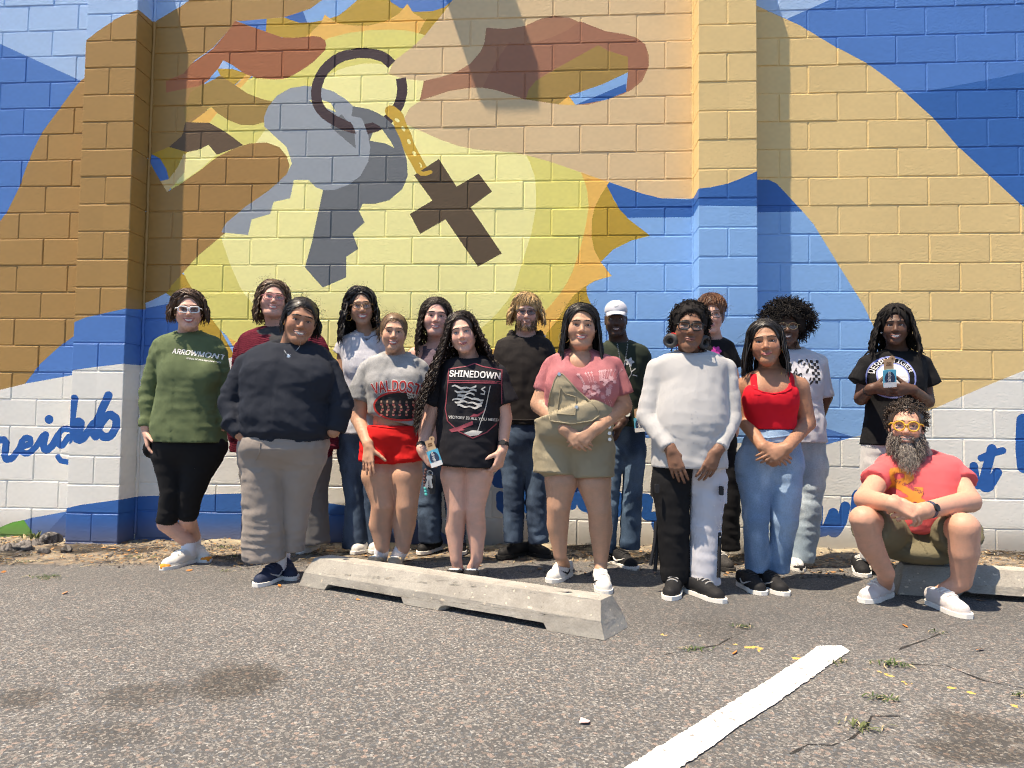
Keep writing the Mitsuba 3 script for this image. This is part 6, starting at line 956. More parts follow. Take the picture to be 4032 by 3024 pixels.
 {'label':'person with rounded dark afro and gold rimmed glasses in white graphic tee and pale jeans','skin':'skin_deep2','head':{'c':(3.2846,-0.681,1.4812),'s':0.9542,'w':1.0,'rot':(-14.2498,-4.5567,1.6),'fat':0.2},'neck':((3.3302,-0.59,1.3532),0.052),'spine':[((3.3494,-0.62,1.1717),0.085),((3.3468,-0.62,0.8033),0.085)],'face':{'iris':'iris_brown','brow':'hair_black','mouth':(0.031,0.009,0.007),'squint':0.4,'lip':'lip_dark'},'glasses':{'frame':'frame_goldthin','rw':0.027,'rh':0.021,'t':0.0015,'lens':'lens_clear','shape':'round'},'arms':[{'P':[(3.2268,-0.62,1.2598),(3.1748,-0.62,1.0644),(3.2406,-0.52,0.88)],'R':[0.0425,0.04,0.03]},{'P':[(3.4794,-0.62,1.2616),(3.5349,-0.6,1.0554),(3.5227,-0.48,0.8832)],'R':[0.0425,0.042,0.03]}],'shirt':{'name':'tee','bsdf':'cloth_white','rows':[(1.3665,3.3341,-0.59,0.0584,0.055),(1.3455,3.3308,-0.6,0.1101,0.08),(1.3171,3.3371,-0.62,0.1611,0.1),(1.2642,3.3515,-0.62,0.1821,0.12),(1.1452,3.3489,-0.62,0.1478,0.15),(1.0134,3.3492,-0.62,0.1489,0.155),(0.882,3.3488,-0.62,0.1686,0.165),(0.7798,3.35,-0.62,0.1767,0.165)],'sleeves':[{'P':[(3.2214,-0.62,1.266),(3.1683,-0.62,1.0644)],'R':[0.0547,0.0622]},{'P':[(3.4849,-0.62,1.2678),(3.524,-0.62,1.052)],'R':[0.0547,0.0595]}],'ells':[((3.2392,-0.71,1.1396),(0.08,0.06,0.08),0.06),((3.3905,-0.71,1.1409),(0.08,0.06,0.08),0.06)],'collar':{'c':(3.331,-0.6,1.3589),'rx':0.08,'ry':0.078,'tilt':0.02,'r':0.007},'amp':0.014,'fr':8.0},'pants':{'name':'jeans','bsdf':'denim_pale','rows':[(0.594,3.3404,-0.62,0.15,0.0565),(0.6985,3.3405,-0.62,0.1804,0.1048),(0.8164,3.3464,-0.62,0.1729,0.14)],'legs':[{'P':[(3.2432,-0.62,0.6316),(3.2223,-0.62,0.3444),(3.1951,-0.62,0.0523)],'R':[0.1001,0.0974,0.0838]},{'P':[(3.4312,-0.62,0.6347),(3.4073,-0.62,0.3483),(3.367,-0.62,0.0606)],'R':[0.1028,0.0947,0.0838]}],'amp':0.014,'fr':9,'aniso':(1,1,0.8)},'shoes':[{'heel':(3.1762,-0.4818,0.0176),'toe':(3.149,-0.7403,0.0176),'up':'shoe_black'},{'heel':(3.314,-0.4971,0.0196),'toe':(3.3322,-0.7564,0.0196),'up':'shoe_white','cap':'shoe_black'}],'hair':{'bsdf':'hair_coil','cap':{'grow':0.03,'line':(0.06,0.09,0.075),'lz':-0.035,'low':-0.04,'noise':0.012,'fr':30,'seed':14},'fuzz':[{'n':900,'rad':0.122,'ln':0.05,'amp':0.008,'r':0.004,'seed':6,'c':(0,0.025,0.048),'face':-0.02,'zmin':-0.085,'squash':(1.12,1,0.92),'down':0.012}]},'seed':14},
 {'label':'person with shoulder length locs in black tee with round lettering emblem,holding up cards','skin':'skin_deep2','head':{'c':(3.8466,-0.8455,1.4649),'s':0.936,'w':0.95,'rot':(-21.972,-3.7527,0.0)},'neck':((3.8958,-0.75,1.3403),0.05),'spine':[((3.8802,-0.78,1.1666),0.085),((3.8633,-0.78,0.8144),0.085)],'face':{'iris':'iris_brown','brow':'hair_black','mouth':(0.033,0.01,0.009),'squint':0.6,'lip':'lip_brown'},'arms':[{'P':[(3.708,-0.78,1.24),(3.6773,-0.78,1.0448),(3.6552,-0.97,1.0932),(3.6605,-0.98,1.0977)],'R':[0.0374,0.038,0.028,0.025],'hand':{'d':(0.95,-0.15,-0.1),'n':(0.2,0.9,0.1),'th':(0.2,-0.2,1),'curl':(0.45,0.5,0.55,0.6),'sc':0.95}},{'P':[(4.0272,-0.78,1.2423),(4.054,-0.78,1.0297),(3.8822,-0.97,1.0893),(3.8661,-0.98,1.0947)],'R':[0.0374,0.038,0.028,0.025],'hand':{'d':(-0.95,-0.15,-0.1),'n':(-0.2,0.9,0.1),'th':(-0.2,-0.2,1),'curl':(0.45,0.5,0.55,0.6),'sc':0.95}}],'shirt':{'name':'tee','bsdf':'cloth_black','rows':[(1.3467,3.8958,-0.75,0.0516,0.05),(1.3266,3.891,-0.76,0.098,0.075),(1.3031,3.8725,-0.78,0.1555,0.09),(1.255,3.8736,-0.78,0.1755,0.11),(1.1413,3.8721,-0.78,0.1631,0.125),(1.0152,3.8668,-0.78,0.1592,0.12),(0.8895,3.862,-0.78,0.1657,0.125),(0.7742,3.8531,-0.78,0.1789,0.13)],'sleeves':[{'P':[(3.7164,-0.78,1.2472),(3.6502,-0.78,1.1394)],'R':[0.0504,0.0548]},{'P':[(4.0227,-0.78,1.2492),(4.076,-0.78,1.1241)],'R':[0.0504,0.0574]}],'ells':[((3.7846,-0.86,1.1363),(0.075,0.05,0.07),0.06),((3.904,-0.86,1.1373),(0.075,0.05,0.07),0.06)],'collar':{'c':(3.8913,-0.76,1.3355),'rx':0.076,'ry':0.074,'tilt':0.02,'r':0.006},'amp':0.013,'fr':8.0},'pants':{'name':'sweatpants','bsdf':'cloth_palegrey','rows':[(0.5894,3.8537,-0.78,0.1457,0.0502),(0.6892,3.855,-0.78,0.1756,0.0932),(0.7955,3.8565,-0.78,0.1698,0.12)],'legs':[{'P':[(3.7698,-0.78,0.6253),(3.7481,-0.78,0.3386),(3.7211,-0.78,0.1028)],'R':[0.0913,0.0809,0.0574]},{'P':[(3.9333,-0.78,0.6281),(3.9051,-0.78,0.342),(3.8778,-0.78,0.1068)],'R':[0.0913,0.0783,0.0548]}],'amp':0.012,'fr':9},'shoes':[{'heel':(3.7053,-0.6276,0.0229),'toe':(3.64,-0.8896,0.0229),'up':'shoe_black','lace':'lace_white'},{'heel':(3.7845,-0.5702,0.025),'toe':(3.8406,-0.8343,0.025),'up':'shoe_black','lace':'lace_white'}],'hair':{'bsdf':'hair_coil','drape':True,'cap':{'grow':0.01,'line':(0.06,0.085,0.08),'lz':-0.026,'low':-0.06,'noise':0.008,'fr':40,'seed':15},'locks':[{'n':80,'r':0.0072,'phi0':0.95,'len':(0.22,0.2),'amp':0.006,'wl':0.07,'out':0.016,'spread':0.03,'part':(0.0,-0.04),'flare':0.04,'seg':14,'sides':6},{'n':9,'r':0.006,'phi0':0.2,'phi1':0.75,'amp':0.004,'wl':0.06,'out':0.018,'spread':0.012,'part':(0.0,-0.04),'short':(-0.02,0.22),'seg':12,'sides':6,'len':(0,0)}]},'seed':15},
 {'label':'seated person with long grey beard,round yellow glasses and coral red tee','skin':'skin_ruddy','head':{'c':(3.7114,-1.2622,0.8843),'s':1.0148,'w':1.0,'rot':(-23.7085,0.0683,2.4)},'neck':((3.7994,-1.1965,0.7333),0.062),'spine':[((3.7868,-1.1965,0.6203),0.085),((3.8037,-1.1765,0.3935),0.085),((3.8159,-1.1465,0.2653),0.085)],'face':{'iris':'iris_brown','brow':'hair_brown','mouth':(0.031,0.008,0.006),'squint':0.7,'lip':'lip_nude','browt':1.3},'glasses':{'frame':'frame_yellow','rw':0.0245,'rh':0.0235,'t':0.0042,'lens':'lens_clear','shape':'round'},'arms':[{'P':[(3.6382,-1.1965,0.6591),(3.4316,-1.4365,0.5212),(3.46,-1.6665,0.5267),(3.4653,-1.6765,0.525)],'R':[0.0527,0.052,0.036,0.03],'hand':{'d':(0.9,-0.2,-0.42),'n':(0.1,0.6,-0.8),'th':(0.3,0.5,0.7),'curl':(0.5,0.6,0.65,0.7),'sc':1.06}},{'P':[(3.9637,-1.1965,0.671),(3.9384,-1.4165,0.5185),(3.5961,-1.6665,0.4949),(3.5822,-1.6715,0.4952)],'R':[0.0527,0.054,0.038,0.031],'hand':{'d':(-0.98,-0.1,-0.02),'n':(0.1,0.9,-0.4),'th':(-0.1,-0.3,1),'curl':(0.8,0.85,0.9,0.95),'sc':1.06}}],'bare_legs':[{'P':[(3.684,-1.1965,0.2929),(3.3654,-1.5765,0.4402),(3.4181,-1.5265,0.3091),(3.5079,-1.4765,0.1678),(3.5611,-1.3335,0.0721)],'R':[0.0765,0.065,0.0614,0.0425,0.036]},{'P':[(3.912,-1.1965,0.2983),(3.8034,-1.6165,0.4153),(3.8138,-1.5965,0.3007),(3.8226,-1.5565,0.1527),(3.7252,-1.5103,0.0738)],'R':[0.0765,0.0709,0.0673,0.0449,0.036]}],'shirt':{'name':'tee','bsdf':'cloth_coral','rows':[(0.7664,3.801,-1.1765,0.0686,0.065),(0.7463,3.7985,-1.1865,0.1259,0.09),(0.7276,3.796,-1.1965,0.1774,0.11),(0.6892,3.7913,-1.2165,0.209,0.14),(0.6006,3.8,-1.2265,0.1795,0.18),(0.4893,3.8054,-1.2265,0.1646,0.2),(0.3601,3.8056,-1.2165,0.1459,0.2)],'ells':[((3.7786,-1.2665,0.4712),(0.17,0.13,0.15),0.08)],'sleeves':[{'P':[(3.6552,-1.1965,0.6638),(3.5224,-1.3165,0.5976)],'R':[0.063,0.0709]},{'P':[(3.9524,-1.1965,0.6725),(3.9735,-1.3065,0.594)],'R':[0.063,0.0732]}],'collar':{'c':(3.7996,-1.1965,0.7468),'rx':0.09,'ry':0.085,'tilt':0.02,'r':0.007},'amp':0.014,'fr':8.0},'pants':{'name':'shorts','bsdf':'cloth_olive','rows':[(0.2145,3.8224,-1.1765,0.1525,0.18),(0.304,3.8183,-1.1765,0.1582,0.19),(0.3773,3.8304,-1.1765,0.1364,0.16)],'legs':[{'P':[(3.7094,-1.1765,0.2958),(3.4193,-1.5065,0.404)],'R':[0.115,0.098]},{'P':[(3.9111,-1.1765,0.295),(3.8319,-1.5465,0.3834)],'R':[0.12,0.102]}],'ells':[((3.7505,-1.2965,0.2508),(0.16,0.16,0.06),0.05)],'amp':0.012,'fr':10,'k':0.04},'shoes':[{'heel':(3.602,-1.2967,0.0202),'toe':(3.3902,-1.4874,0.0202),'up':'shoe_pale'},{'heel':(3.7175,-1.4558,0.0242),'toe':(3.7572,-1.738,0.0242),'up':'shoe_pale'}],'beard':'long','hair':{'bsdf':'hair_darkbrown2','cap':{'grow':0.004,'line':(0.066,0.09,0.088),'lz':-0.01,'low':-0.03,'noise':0.006,'seed':16},'fuzz':[{'n':480,'rad':0.082,'ln':0.028,'amp':0.005,'r':0.0032,'seed':8,'c':(0,0.02,0.042),'face':0.3,'zmin':-0.01}]},'seed':16},
]
PT = {'p1_logo': (-0.2843, 1.2538), 'p1_w': 0.2779, 'p5_logo': (0.9571, 1.053), 'p5_w': 0.3062, 'p7_logo': (1.4348, 1.1538), 'p7_w': 0.294, 'p9_logo': (2.1015, 1.0541), 'p10_logo': (2.3317, 1.2579), 'p11_c': (2.5672, 0.9209), 'p12_logo': (2.8643, 1.3327), 'p14_logo': (3.3556, 1.1815), 'p15_logo': (3.8058, 1.1651), 'p15_r': 0.1135, 'p15_word': (3.6703, 0.7585), 'p16_logo': (3.6549, 0.4973), 'p9_bib': [(1.9023, 1.1433), (1.9223, 1.1382), (1.9571, 1.1017), (1.9992, 1.0549), (2.0673, 0.998), (2.1039, 0.9566), (2.1176, 0.9224), (2.0784, 0.8938), (1.9746, 0.8768), (1.8596, 0.8911), (1.8463, 0.9695), (1.8583, 1.0326), (1.8807, 1.1063)], 'p9_strap': [(1.9137, -1.19, 1.2149), (1.9121, -1.27, 1.1815), (1.9094, -1.325, 1.1509), (1.9076, -1.345, 1.1306)], 'p9_btn': [(1.9055, 1.1381), (1.9958, 0.9638), (2.1718, 0.8637), (2.174, 0.8295), (2.1773, 0.7963)], 'p9_pocket': [(1.9135, 1.0698), (1.9368, 1.0333), (1.9943, 1.0182), (1.9898, 0.924), (1.8959, 0.9281), (1.9135, 1.0698)], 'p13_neck': [(2.9072, 1.1624), (2.9069, 1.106), (2.9233, 1.0723), (2.9673, 1.0525), (3.0222, 1.0451), (3.0771, 1.0557), (3.1101, 1.074), (3.1234, 1.1078), (3.1216, 1.164)], 'p9_neck': [(1.9702, 1.2492), (1.9779, 1.2172), (2.0047, 1.1832), (2.0363, 1.2015), (2.0837, 1.2499)], 'p4_placket': [(0.5634, 1.4785), (0.5778, 1.4448), (0.599, 1.4153), (0.6256, 1.445), (0.6552, 1.4654)], 'p13_fly': [(2.9915, 0.8544), (2.9955, 0.7822), (2.9983, 0.6935)], 'p13_band': [(2.9008, 0.8254), (2.9935, 0.8155), (3.1295, 0.834)], 'p5_band': [(0.7789, 0.8481), (0.9172, 0.8357), (1.0698, 0.8517)], 'p3_pocket': [(0.3371, 0.7572), (0.3332, 0.71), (0.2914, 0.6622)], 'p16_fly': [(3.7194, 0.3955), (3.7205, 0.3372), (3.7153, 0.263)], 'p3_hem': [(0.2932, 0.7807), (0.3908, 0.7674), (0.4985, 0.7647), (0.6055, 0.7746), (0.6799, 0.7902)], 'p8_hem': [(1.5239, 0.899), (1.6062, 0.8937), (1.6946, 0.8922), (1.7826, 0.8983), (1.8353, 0.9065)], 'p3_chain': (0.4009, 0.5232, 1.3015, 1.2244), 'p13_chain': (2.937, 3.0888, 1.174, 1.0754), 'p9_chain': (1.9669, 2.0783, 1.2653, 1.2388), 'p10_chain': (2.2535, 2.3263, 1.4089, 1.2149), 'card7': (1.2352, -1.28, 0.6819), 'card15': (3.7109, -1.08, 1.1454), 'card10': (2.392, -0.71, 0.8732), 'keys7': (1.202, -1.24, 0.5947), 'hp_l': (2.4829, -1.385, 1.3154), 'hp_r': (2.6527, -1.385, 1.3083), 'ch11': [(2.679, -1.45, 0.6419), (2.6831, -1.46, 0.5142), (2.6945, -1.45, 0.4171), (2.7082, -1.45, 0.3694), (2.722, -1.45, 0.3857), (2.7221, -1.46, 0.4723), (2.7223, -1.46, 0.5364), (2.7242, -1.45, 0.4605), (2.7198, -1.43, 0.3507), (2.7323, -1.41, 0.2404)], 'straps11': [[(2.4149, -1.33, 0.373), (2.4096, -1.33, 0.2733), (2.3855, -1.35, 0.1496)], [(2.4285, -1.31, 0.3594), (2.4254, -1.31, 0.2592), (2.41, -1.33, 0.1188)], [(2.7282, -1.39, 0.334), (2.7258, -1.39, 0.2366), (2.7234, -1.39, 0.1072)]], 'pockets11': [((2.4145, -1.33, 0.5396), 0.05, 0.075), ((2.7457, -1.35, 0.5148), 0.05, 0.075)], 'clips11': [(2.4073, -1.43, 0.5544), (2.7287, -1.43, 0.5496)], 'p13_straps': [[(2.9478, 1.189), (2.9387, 1.1546), (2.9329, 1.1145), (2.9305, 1.0746), (2.9338, 1.0404)], [(3.1238, 1.1902), (3.1313, 1.156), (3.1344, 1.1162), (3.1341, 1.0764), (3.1272, 1.0422)]], 'p6_straps': [[(0.9869, 1.3882), (0.9905, 1.3411), (0.998, 1.3009)], [(1.1895, 1.3891), (1.1863, 1.3422), (1.1815, 1.302)]]}
CHUNKS = [(-1.7701, -0.1304, 0.085), (-1.8215, -0.4707, 0.06), (-1.7415, -0.4291, 0.075), (-1.7651, -0.2849, 0.055), (-1.5205, -0.5328, 0.04), (-1.4175, -0.4734, 0.05)]
WEEDS = [(-1.9552, -0.0641, 0.128, 24, 0.6, 'leafy weed growing beside the broken asphalt at the left end of the wall'), (-0.9839, -1.2466, 0.04, 54, 2.2, 'low spreading weed patch on the dirt at far left'), (-1.3967, -0.8388, 0.04, 24, 1.8, 'low weed patch between the rubble and the asphalt'), (-0.7969, -0.6389, 0.04, 30, 2.0, "low weed patch beside the green shirt wearer's shoes"), (-0.1879, -0.5909, 0.056, 14, 1.2, 'small weed tuft between the green shirt and the navy sweatshirt'), (-0.4364, -0.2717, 0.04, 36, 2.0, 'weed patch at the wall behind the khaki trousers'), (-0.034, -1.0095, 0.032, 18, 1.8, 'weed patch left of the navy shoes'), (2.4439, -2.2804, 0.036, 36, 1.3, 'weed tuft in the crack right of the long wheel stop'), (2.7064, -1.9592, 0.036, 30, 1.2, 'weed tuft by the worn yellow paint behind the white line'), (2.9478, -2.4027, 0.04, 18, 1.0, 'small weed tuft touching the end of the white line'), (3.1357, -2.4035, 0.04, 48, 1.5, 'spreading weed right of the end of the white line'), (2.9519, -2.7414, 0.036, 42, 1.5, 'weed tuft at the top of the crack in the right foreground'), (2.7985, -2.972, 0.04, 36, 1.3, 'weed tuft at the lower end of the crack in the right foreground'), (3.4931, -1.9739, 0.032, 18, 1.2, 'small weed tuft before the seated person'), (3.3975, -2.6924, 0.04, 8, 0.8, 'tiny green sprout at the right edge of the asphalt'), (1.5803, -0.3709, 0.04, 24, 1.6, 'weed tufts behind the black shoes of the hooded shirt wearer')]
SCRAP = (1.9986, -2.9933)
for n, c in (('skin_fair', (.60, .36, .27)), ('skin_pink', (.62, .36, .28)), ('skin_light', (.56, .33, .22)), ('skin_olive', (.44, .26, .17)), ('skin_tan', (.36, .19, .115)), ('skin_tan2', (.46, .27, .175)),
             ('skin_brown', (.20, .105, .065)), ('skin_deep', (.075, .040, .027)), ('skin_deep2', (.11, .058, .038)), ('skin_ruddy', (.56, .31, .21))): skin_bsdf(n, c)
for n, c, kw in (('cloth_green', (.105, .135, .065), dict(mott=.08)), ('cloth_black', (.012, .012, .013), {}), ('cloth_black2', (.017, .017, .021), {}), ('cloth_blackwarm', (.022, .019, .018), {}), ('cloth_charcoal', (.05, .05, .052), {}),
                 ('cloth_grey', (.15, .145, .142), {}), ('cloth_white', (.52, .52, .555), dict(mott=.02)), ('cloth_white2', (.45, .445, .435), dict(mott=.03)), ('fleece_navy', (.020, .024, .034), dict(mott=.05)),
                 ('cloth_khaki', (.27, .235, .205), dict(mott=.06)), ('cloth_khaki2', (.30, .26, .175), dict(mott=.06)), ('cloth_acid', (.21, .215, .215), dict(mott=.20, c2=(.40, .40, .40), scale=40.)), ('cloth_red', (.62, .018, .018), dict(mott=.03)), ('cloth_red2', (.52, .010, .022), dict(mott=.03)),
                 ('cloth_mauve', (.115, .085, .105), {}), ('cloth_rose', (.33, .105, .115), dict(mott=.12, c2=(.42, .17, .18), scale=40.)), ('cloth_darkgreen', (.028, .036, .024), {}), ('cloth_coral', (.66, .115, .12), dict(mott=.05)), ('cloth_olive', (.15, .135, .085), {}), ('cloth_palegrey', (.60, .59, .57), {})): cloth_bsdf(n, c, **kw)
def knit(p, n, uv):
    a = dr.sin(p.z*420+2*dr.sin(p.x*90)); b = mikit.noise(p.x*150, p.y*150, p.z*75)
    return mi.Color3f(.125, .018, .032)*(.55+.35*(a*.5+.5)+.5*b)
tex('knit_maroon', knit, rough=.9, spec=.1, bump=lambda p, n, uv: dr.sin(p.z*420+2*dr.sin(p.x*90))*.5+mikit.noise(p.x*110, p.y*110, p.z*60), bscale=.006)
denim_bsdf('denim_dark', (.022, .034, .062), (.085, .125, .19), .55); denim_bsdf('denim_mid', (.028, .05, .09), (.11, .17, .25), .5)
denim_bsdf('denim_light', (.13, .21, .34), (.30, .41, .55), .62); denim_bsdf('denim_pale', (.27, .35, .42), (.46, .53, .57), .5)
hair_bsdf('hair_brown2', (.10, .062, .036)); hair_bsdf('hair_darkbrown2', (.045, .031, .022))
for n, c, r in (('frame_white', (.78, .77, .74), .3), ('frame_pink', (.50, .20, .20), .3), ('frame_tort', (.22, .12, .055), .3), ('frame_dark', (.05, .03, .05), .35), ('frame_black', (.012, .011, .010), .3), ('frame_yellow', (.62, .36, .03), .35), ('shoe_black2', (.03, .028, .027), .8)): plain(n, c, r, .5)
scene['frame_goldthin'] = {'type': 'principled', 'base_color': rgb((.72, .52, .28)), 'roughness': .3, 'metallic': 1.}
for n, c in (('print_white', (.70, .69, .66)), ('print_red', (.55, .045, .04)), ('print_pinkred', (.55, .16, .15)), ('print_wine', (.27, .055, .075)), ('print_bone', (.55, .54, .50)), ('print_dark', (.02, .02, .022)), ('print_petal', (.55, .33, .34)), ('print_petal2', (.44, .22, .24)), ('print_periwinkle', (.26, .30, .62)), ('print_orange', (.62, .24, .035)), ('print_skin', (.42, .27, .18)), ('print_magenta', (.55, .05, .30)),
             ('card_blue', (.11, .42, .58)), ('card_white', (.70, .70, .68)), ('card_navy', (.03, .05, .10)), ('wood_tag', (.50, .33, .19)), ('wood_burn', (.18, .09, .04)), ('strap_black', (.018, .018, .02)), ('bead_teal', (.10, .50, .45)), ('bead_brown', (.10, .045, .04)), ('ear_pad', (.06, .06, .06)), ('shell_red', (.50, .03, .03)), ('watch_face', (.35, .37, .34)), ('strap_slate', (.06, .065, .10)), ('strap_grey', (.35, .36, .38))): plain(n, c, .6, .3)
built = {}
for sp in PEOPLE: built[sp['seed']] = build_person(sp)
def G(i, k='shirt'): return built[i][k]
def stick(i, part, gname, polys, bsdf, off=.0022, edge=.022):
    k, gm = G(i, gname)
    m = print_poly(gm, polys, edge, off)
    if m is not None and len(m.faces):
        q = put(part, m, bsdf, True, parent=k)
        if part in ('print', 'paint_fleck'): tag(q, kind='stuff')
from shapely import affinity as af
def T2(g, x, z, ang=0): return af.translate(af.rotate(g, ang, origin=(0, 0)), x, z)
# ---- lettering and emblems
# 1 long sleeve
x, z = PT['p1_logo']; stick(1, 'lettering', 'shirt', [T2(text_poly('ARROWMONT', .030, True, PT['p1_w']), x, z, -6)], 'print_white'); stick(1, 'lettering', 'shirt', [T2(text_poly('SCHOOL OF ARTS AND CRAFTS', .009, True, PT['p1_w']*.6), x+.042, z-.028, -6)], 'print_white')
# 5 arched red lettering
def arch(R, up=1):
    def fn(a):
        x, y = a[:, 0], a[:, 1]; t = x/R; return np.stack([(R+up*y)*np.sin(t), up*((R+up*y)*np.cos(t)-R)], 1)
    return fn
x, z = PT['p5_logo']; w5 = PT['p5_w']
vt = warp(text_poly('VALDOSTA', .062, True, w5), arch(.42))
oval = af.scale(Point(x+.012, z-.085).buffer(1.), w5*.52, .078)
stick(5, 'print', 'shirt', [oval.buffer(.012)], 'print_red', .0018); stick(5, 'print', 'shirt', [oval], 'print_dark', .0030)
stick(5, 'lettering', 'shirt', [T2(vt, x, z, -3).buffer(.0035)], 'print_white', .0038); stick(5, 'lettering', 'shirt', [T2(vt, x, z, -3)], 'print_red', .0052)
stick(5, 'lettering', 'shirt', [T2(text_poly('State', .030, True, .085), x+w5*.30, z-.034, 12).buffer(.001)], 'print_bone', .0046)
hd, bd, hr = [], [], []
for j in range(3):
    for q in range(7+j % 2):
        cx = x+.012+(q-3.25)*w5*.12+.008*(j % 2); cz = z-.060-.030*j
        if not oval.buffer(-.012).contains(Point(cx, cz)): continue
        hr.append(af.scale(Point(cx, cz-.003).buffer(1), .0085, .0125)); hd.append(af.scale(Point(cx, cz).buffer(1), .0052, .0066)); bd.append(af.scale(Point(cx, cz-.017).buffer(1), .0075, .007))
stick(5, 'print', 'shirt', bd, 'print_pinkred', .0040); stick(5, 'print', 'shirt', hr, 'bead_brown', .0045); stick(5, 'print', 'shirt', hd, 'print_skin', .0056)
# 7 shield print
x, z = PT['p7_logo']; w7 = PT['p7_w']; hw = w7/2
def outline(P, r): return LineString(P).buffer(r)
sh = [(-hw, .02), (-hw*.3, .035), (0, .052), (hw*.3, .035), (hw, .02), (hw*1.0, -.05), (hw*1.02, -.20), (hw*.92, -.27), (hw*.5, -.33), (0, -.362), (-hw*.5, -.33), (-hw*.98, -.27), (-hw*1.1, -.20), (-hw*.98, -.05), (-hw, .02)]
stick(7, 'print', 'shirt', [T2(outline(sh, .0028), x, z), T2(outline([(-hw, -.048), (hw, -.048)], .002), x, z), T2(outline([(-hw, -.058), (hw, -.058)], .003), x, z)], 'print_wine')
stick(7, 'lettering', 'shirt', [T2(text_poly('SHINEDOWN', .036, True, w7*.95), x, z-.030, -2)], 'print_white')
fl = []
for j in range(6):
    zz = -.078-.021*j; xs_ = np.linspace(-hw*.82+.016*((j*7) % 3), hw*.45-.004*j, 12)
    up_ = [(a, zz+.006*math.sin(a*40+j)+.004*math.sin(a*110+2*j)) for a in xs_]; dn_ = [(a, b-.0105-.003*math.sin(a*70)) for a, b in up_][::-1]
    if j < 3: up_ = [q for q in up_ if q[0] < hw*.12]; dn_ = [q for q in dn_ if q[0] < hw*.12]
    fl.append(T2(Polygon(up_+dn_).buffer(0), x, z))
fl.append(T2(outline([(hw*.62, -.075), (hw*.42, -.21), (hw*.12, -.345)], .0022), x, z))
fl.append(T2(Polygon([(-hw*.35, -.335), (0, -.318), (hw*.35, -.325), (hw*.2, -.345), (-hw*.1, -.352)]).buffer(0), x, z))
fl.append(T2(outline([(hw*.42, -.082), (hw*.30, -.094), (hw*.42, -.106), (hw*.40, -.122), (hw*.28, -.118)], .0032), x, z))
stick(7, 'print', 'shirt', fl, 'print_bone', .0026)
stick(7, 'print', 'shirt', [T2(Polygon([(hw*.45, -.205), (hw*.15, -.232), (hw*.02, -.228), (-.02, -.246), (hw*.18, -.243), (hw*.36, -.222)]), x, z), T2(Polygon([(-hw*.02, -.268), (-hw*.55, -.300), (-hw*.45, -.296), (-hw*.92, -.318), (-hw*.8, -.332), (-hw*.3, -.318), (-hw*.4, -.312), (0, -.288)]).buffer(0), x, z)], 'print_wine', .0024)
stick(7, 'lettering', 'shirt', [T2(text_poly('VICTORY IS ALL YOU NEED', .0145, True, w7*.92), x-.004, z-.262, -3)], 'print_bone', .0040)
# 9 floral print
x, z = PT['p9_logo']; R9 = np.random.default_rng(5); p1_, p2_, st_ = [], [], []
def flower(x, z, r, n): return [af.rotate(af.scale(Point(x+r*.6*math.cos(a), z+r*.6*math.sin(a)).buffer(1, 5), r*.5, r*.34), math.degrees(a), origin='centroid') for a in np.arange(n)*2*PI/n]
for _ in range(34):
    u, v = R9.uniform(-1, 1, 2)
    fx, fz = x+.010+u*.085, z+.055*v+.03*u
    (p1_ if R9.random() < .5 else p2_).extend(flower(fx, fz, R9.uniform(.006, .016), int(R9.integers(5, 7))))
for _ in range(22):
    u = R9.uniform(-1, 1); bx, bz = x+.02+u*.09, z+.05+.02*u; st_.append(outline([(bx, bz), (bx+.02*u, bz+.035), (bx+.035*u, bz+.05)], .0012)); p1_ += flower(bx+.035*u, bz+.052, .006, 4)
for _ in range(12):
    u = R9.uniform(-1, 1); bx, bz = x+.02+u*.06, z-.05; st_.append(outline([(bx, bz), (bx+.02*u, bz-.035), (bx+.01, bz-.06)], .0012))
stick(9, 'print', 'shirt', p2_, 'print_petal2', .0022); stick(9, 'print', 'shirt', p1_+st_, 'print_petal', .0030)
# 10 flower line print
x, z = PT['p10_logo']; stick(10, 'print', 'shirt', flower(x, z, .026, 5)+[outline([(x, z-.02), (x+.012, z-.07), (x-.004, z-.1)], .002), outline([(x+.012, z-.06), (x+.035, z-.04)], .003), outline([(x+.02, z-.08), (x+.045, z-.085)], .003)], 'print_bone')
# 11 paint flecks
x, z = PT['p11_c']; R11 = np.random.default_rng(9); fk = []
for _ in range(26): fk.append(af.rotate(af.scale(Point(x+R11.normal(.02, .05), z+R11.uniform(-.22, .05)).buffer(1, 3), R11.uniform(.0015, .004), R11.uniform(.001, .002)), R11.uniform(0, 180), origin='centroid'))
stick(11, 'paint_fleck', 'shirt', fk, 'strap_grey')
# 12 small magenta print
x, z = PT['p12_logo']; stick(12, 'print', 'shirt', flower(x, z, .03, 6), 'print_magenta')
# 14 black leaf and checker print
x, z = PT['p14_logo']; R14 = np.random.default_rng(3); lf = []
for r in range(8):
    for c in range(3):
        if (r+c) % 2 == 0: lf.append(sbox(x+.045+.018*c, z+.075-.018*r, x+.063+.018*c, z+.093-.018*r))
for _ in range(34):
    u, v = R14.uniform(-.10, .045), R14.uniform(-.1, .09); lf.append(af.rotate(af.scale(Point(x+u, z+v).buffer(1, 4), R14.uniform(.01, .022), R14.uniform(.003, .007)), R14.uniform(20, 110), origin='centroid'))
for j in range(7): lf.append(af.rotate(sbox(x-.10, z-.20, x-.02, z-.192), 6*j-25, origin=(x-.13, z-.196)))
stick(14, 'print', 'shirt', lf, 'print_dark')
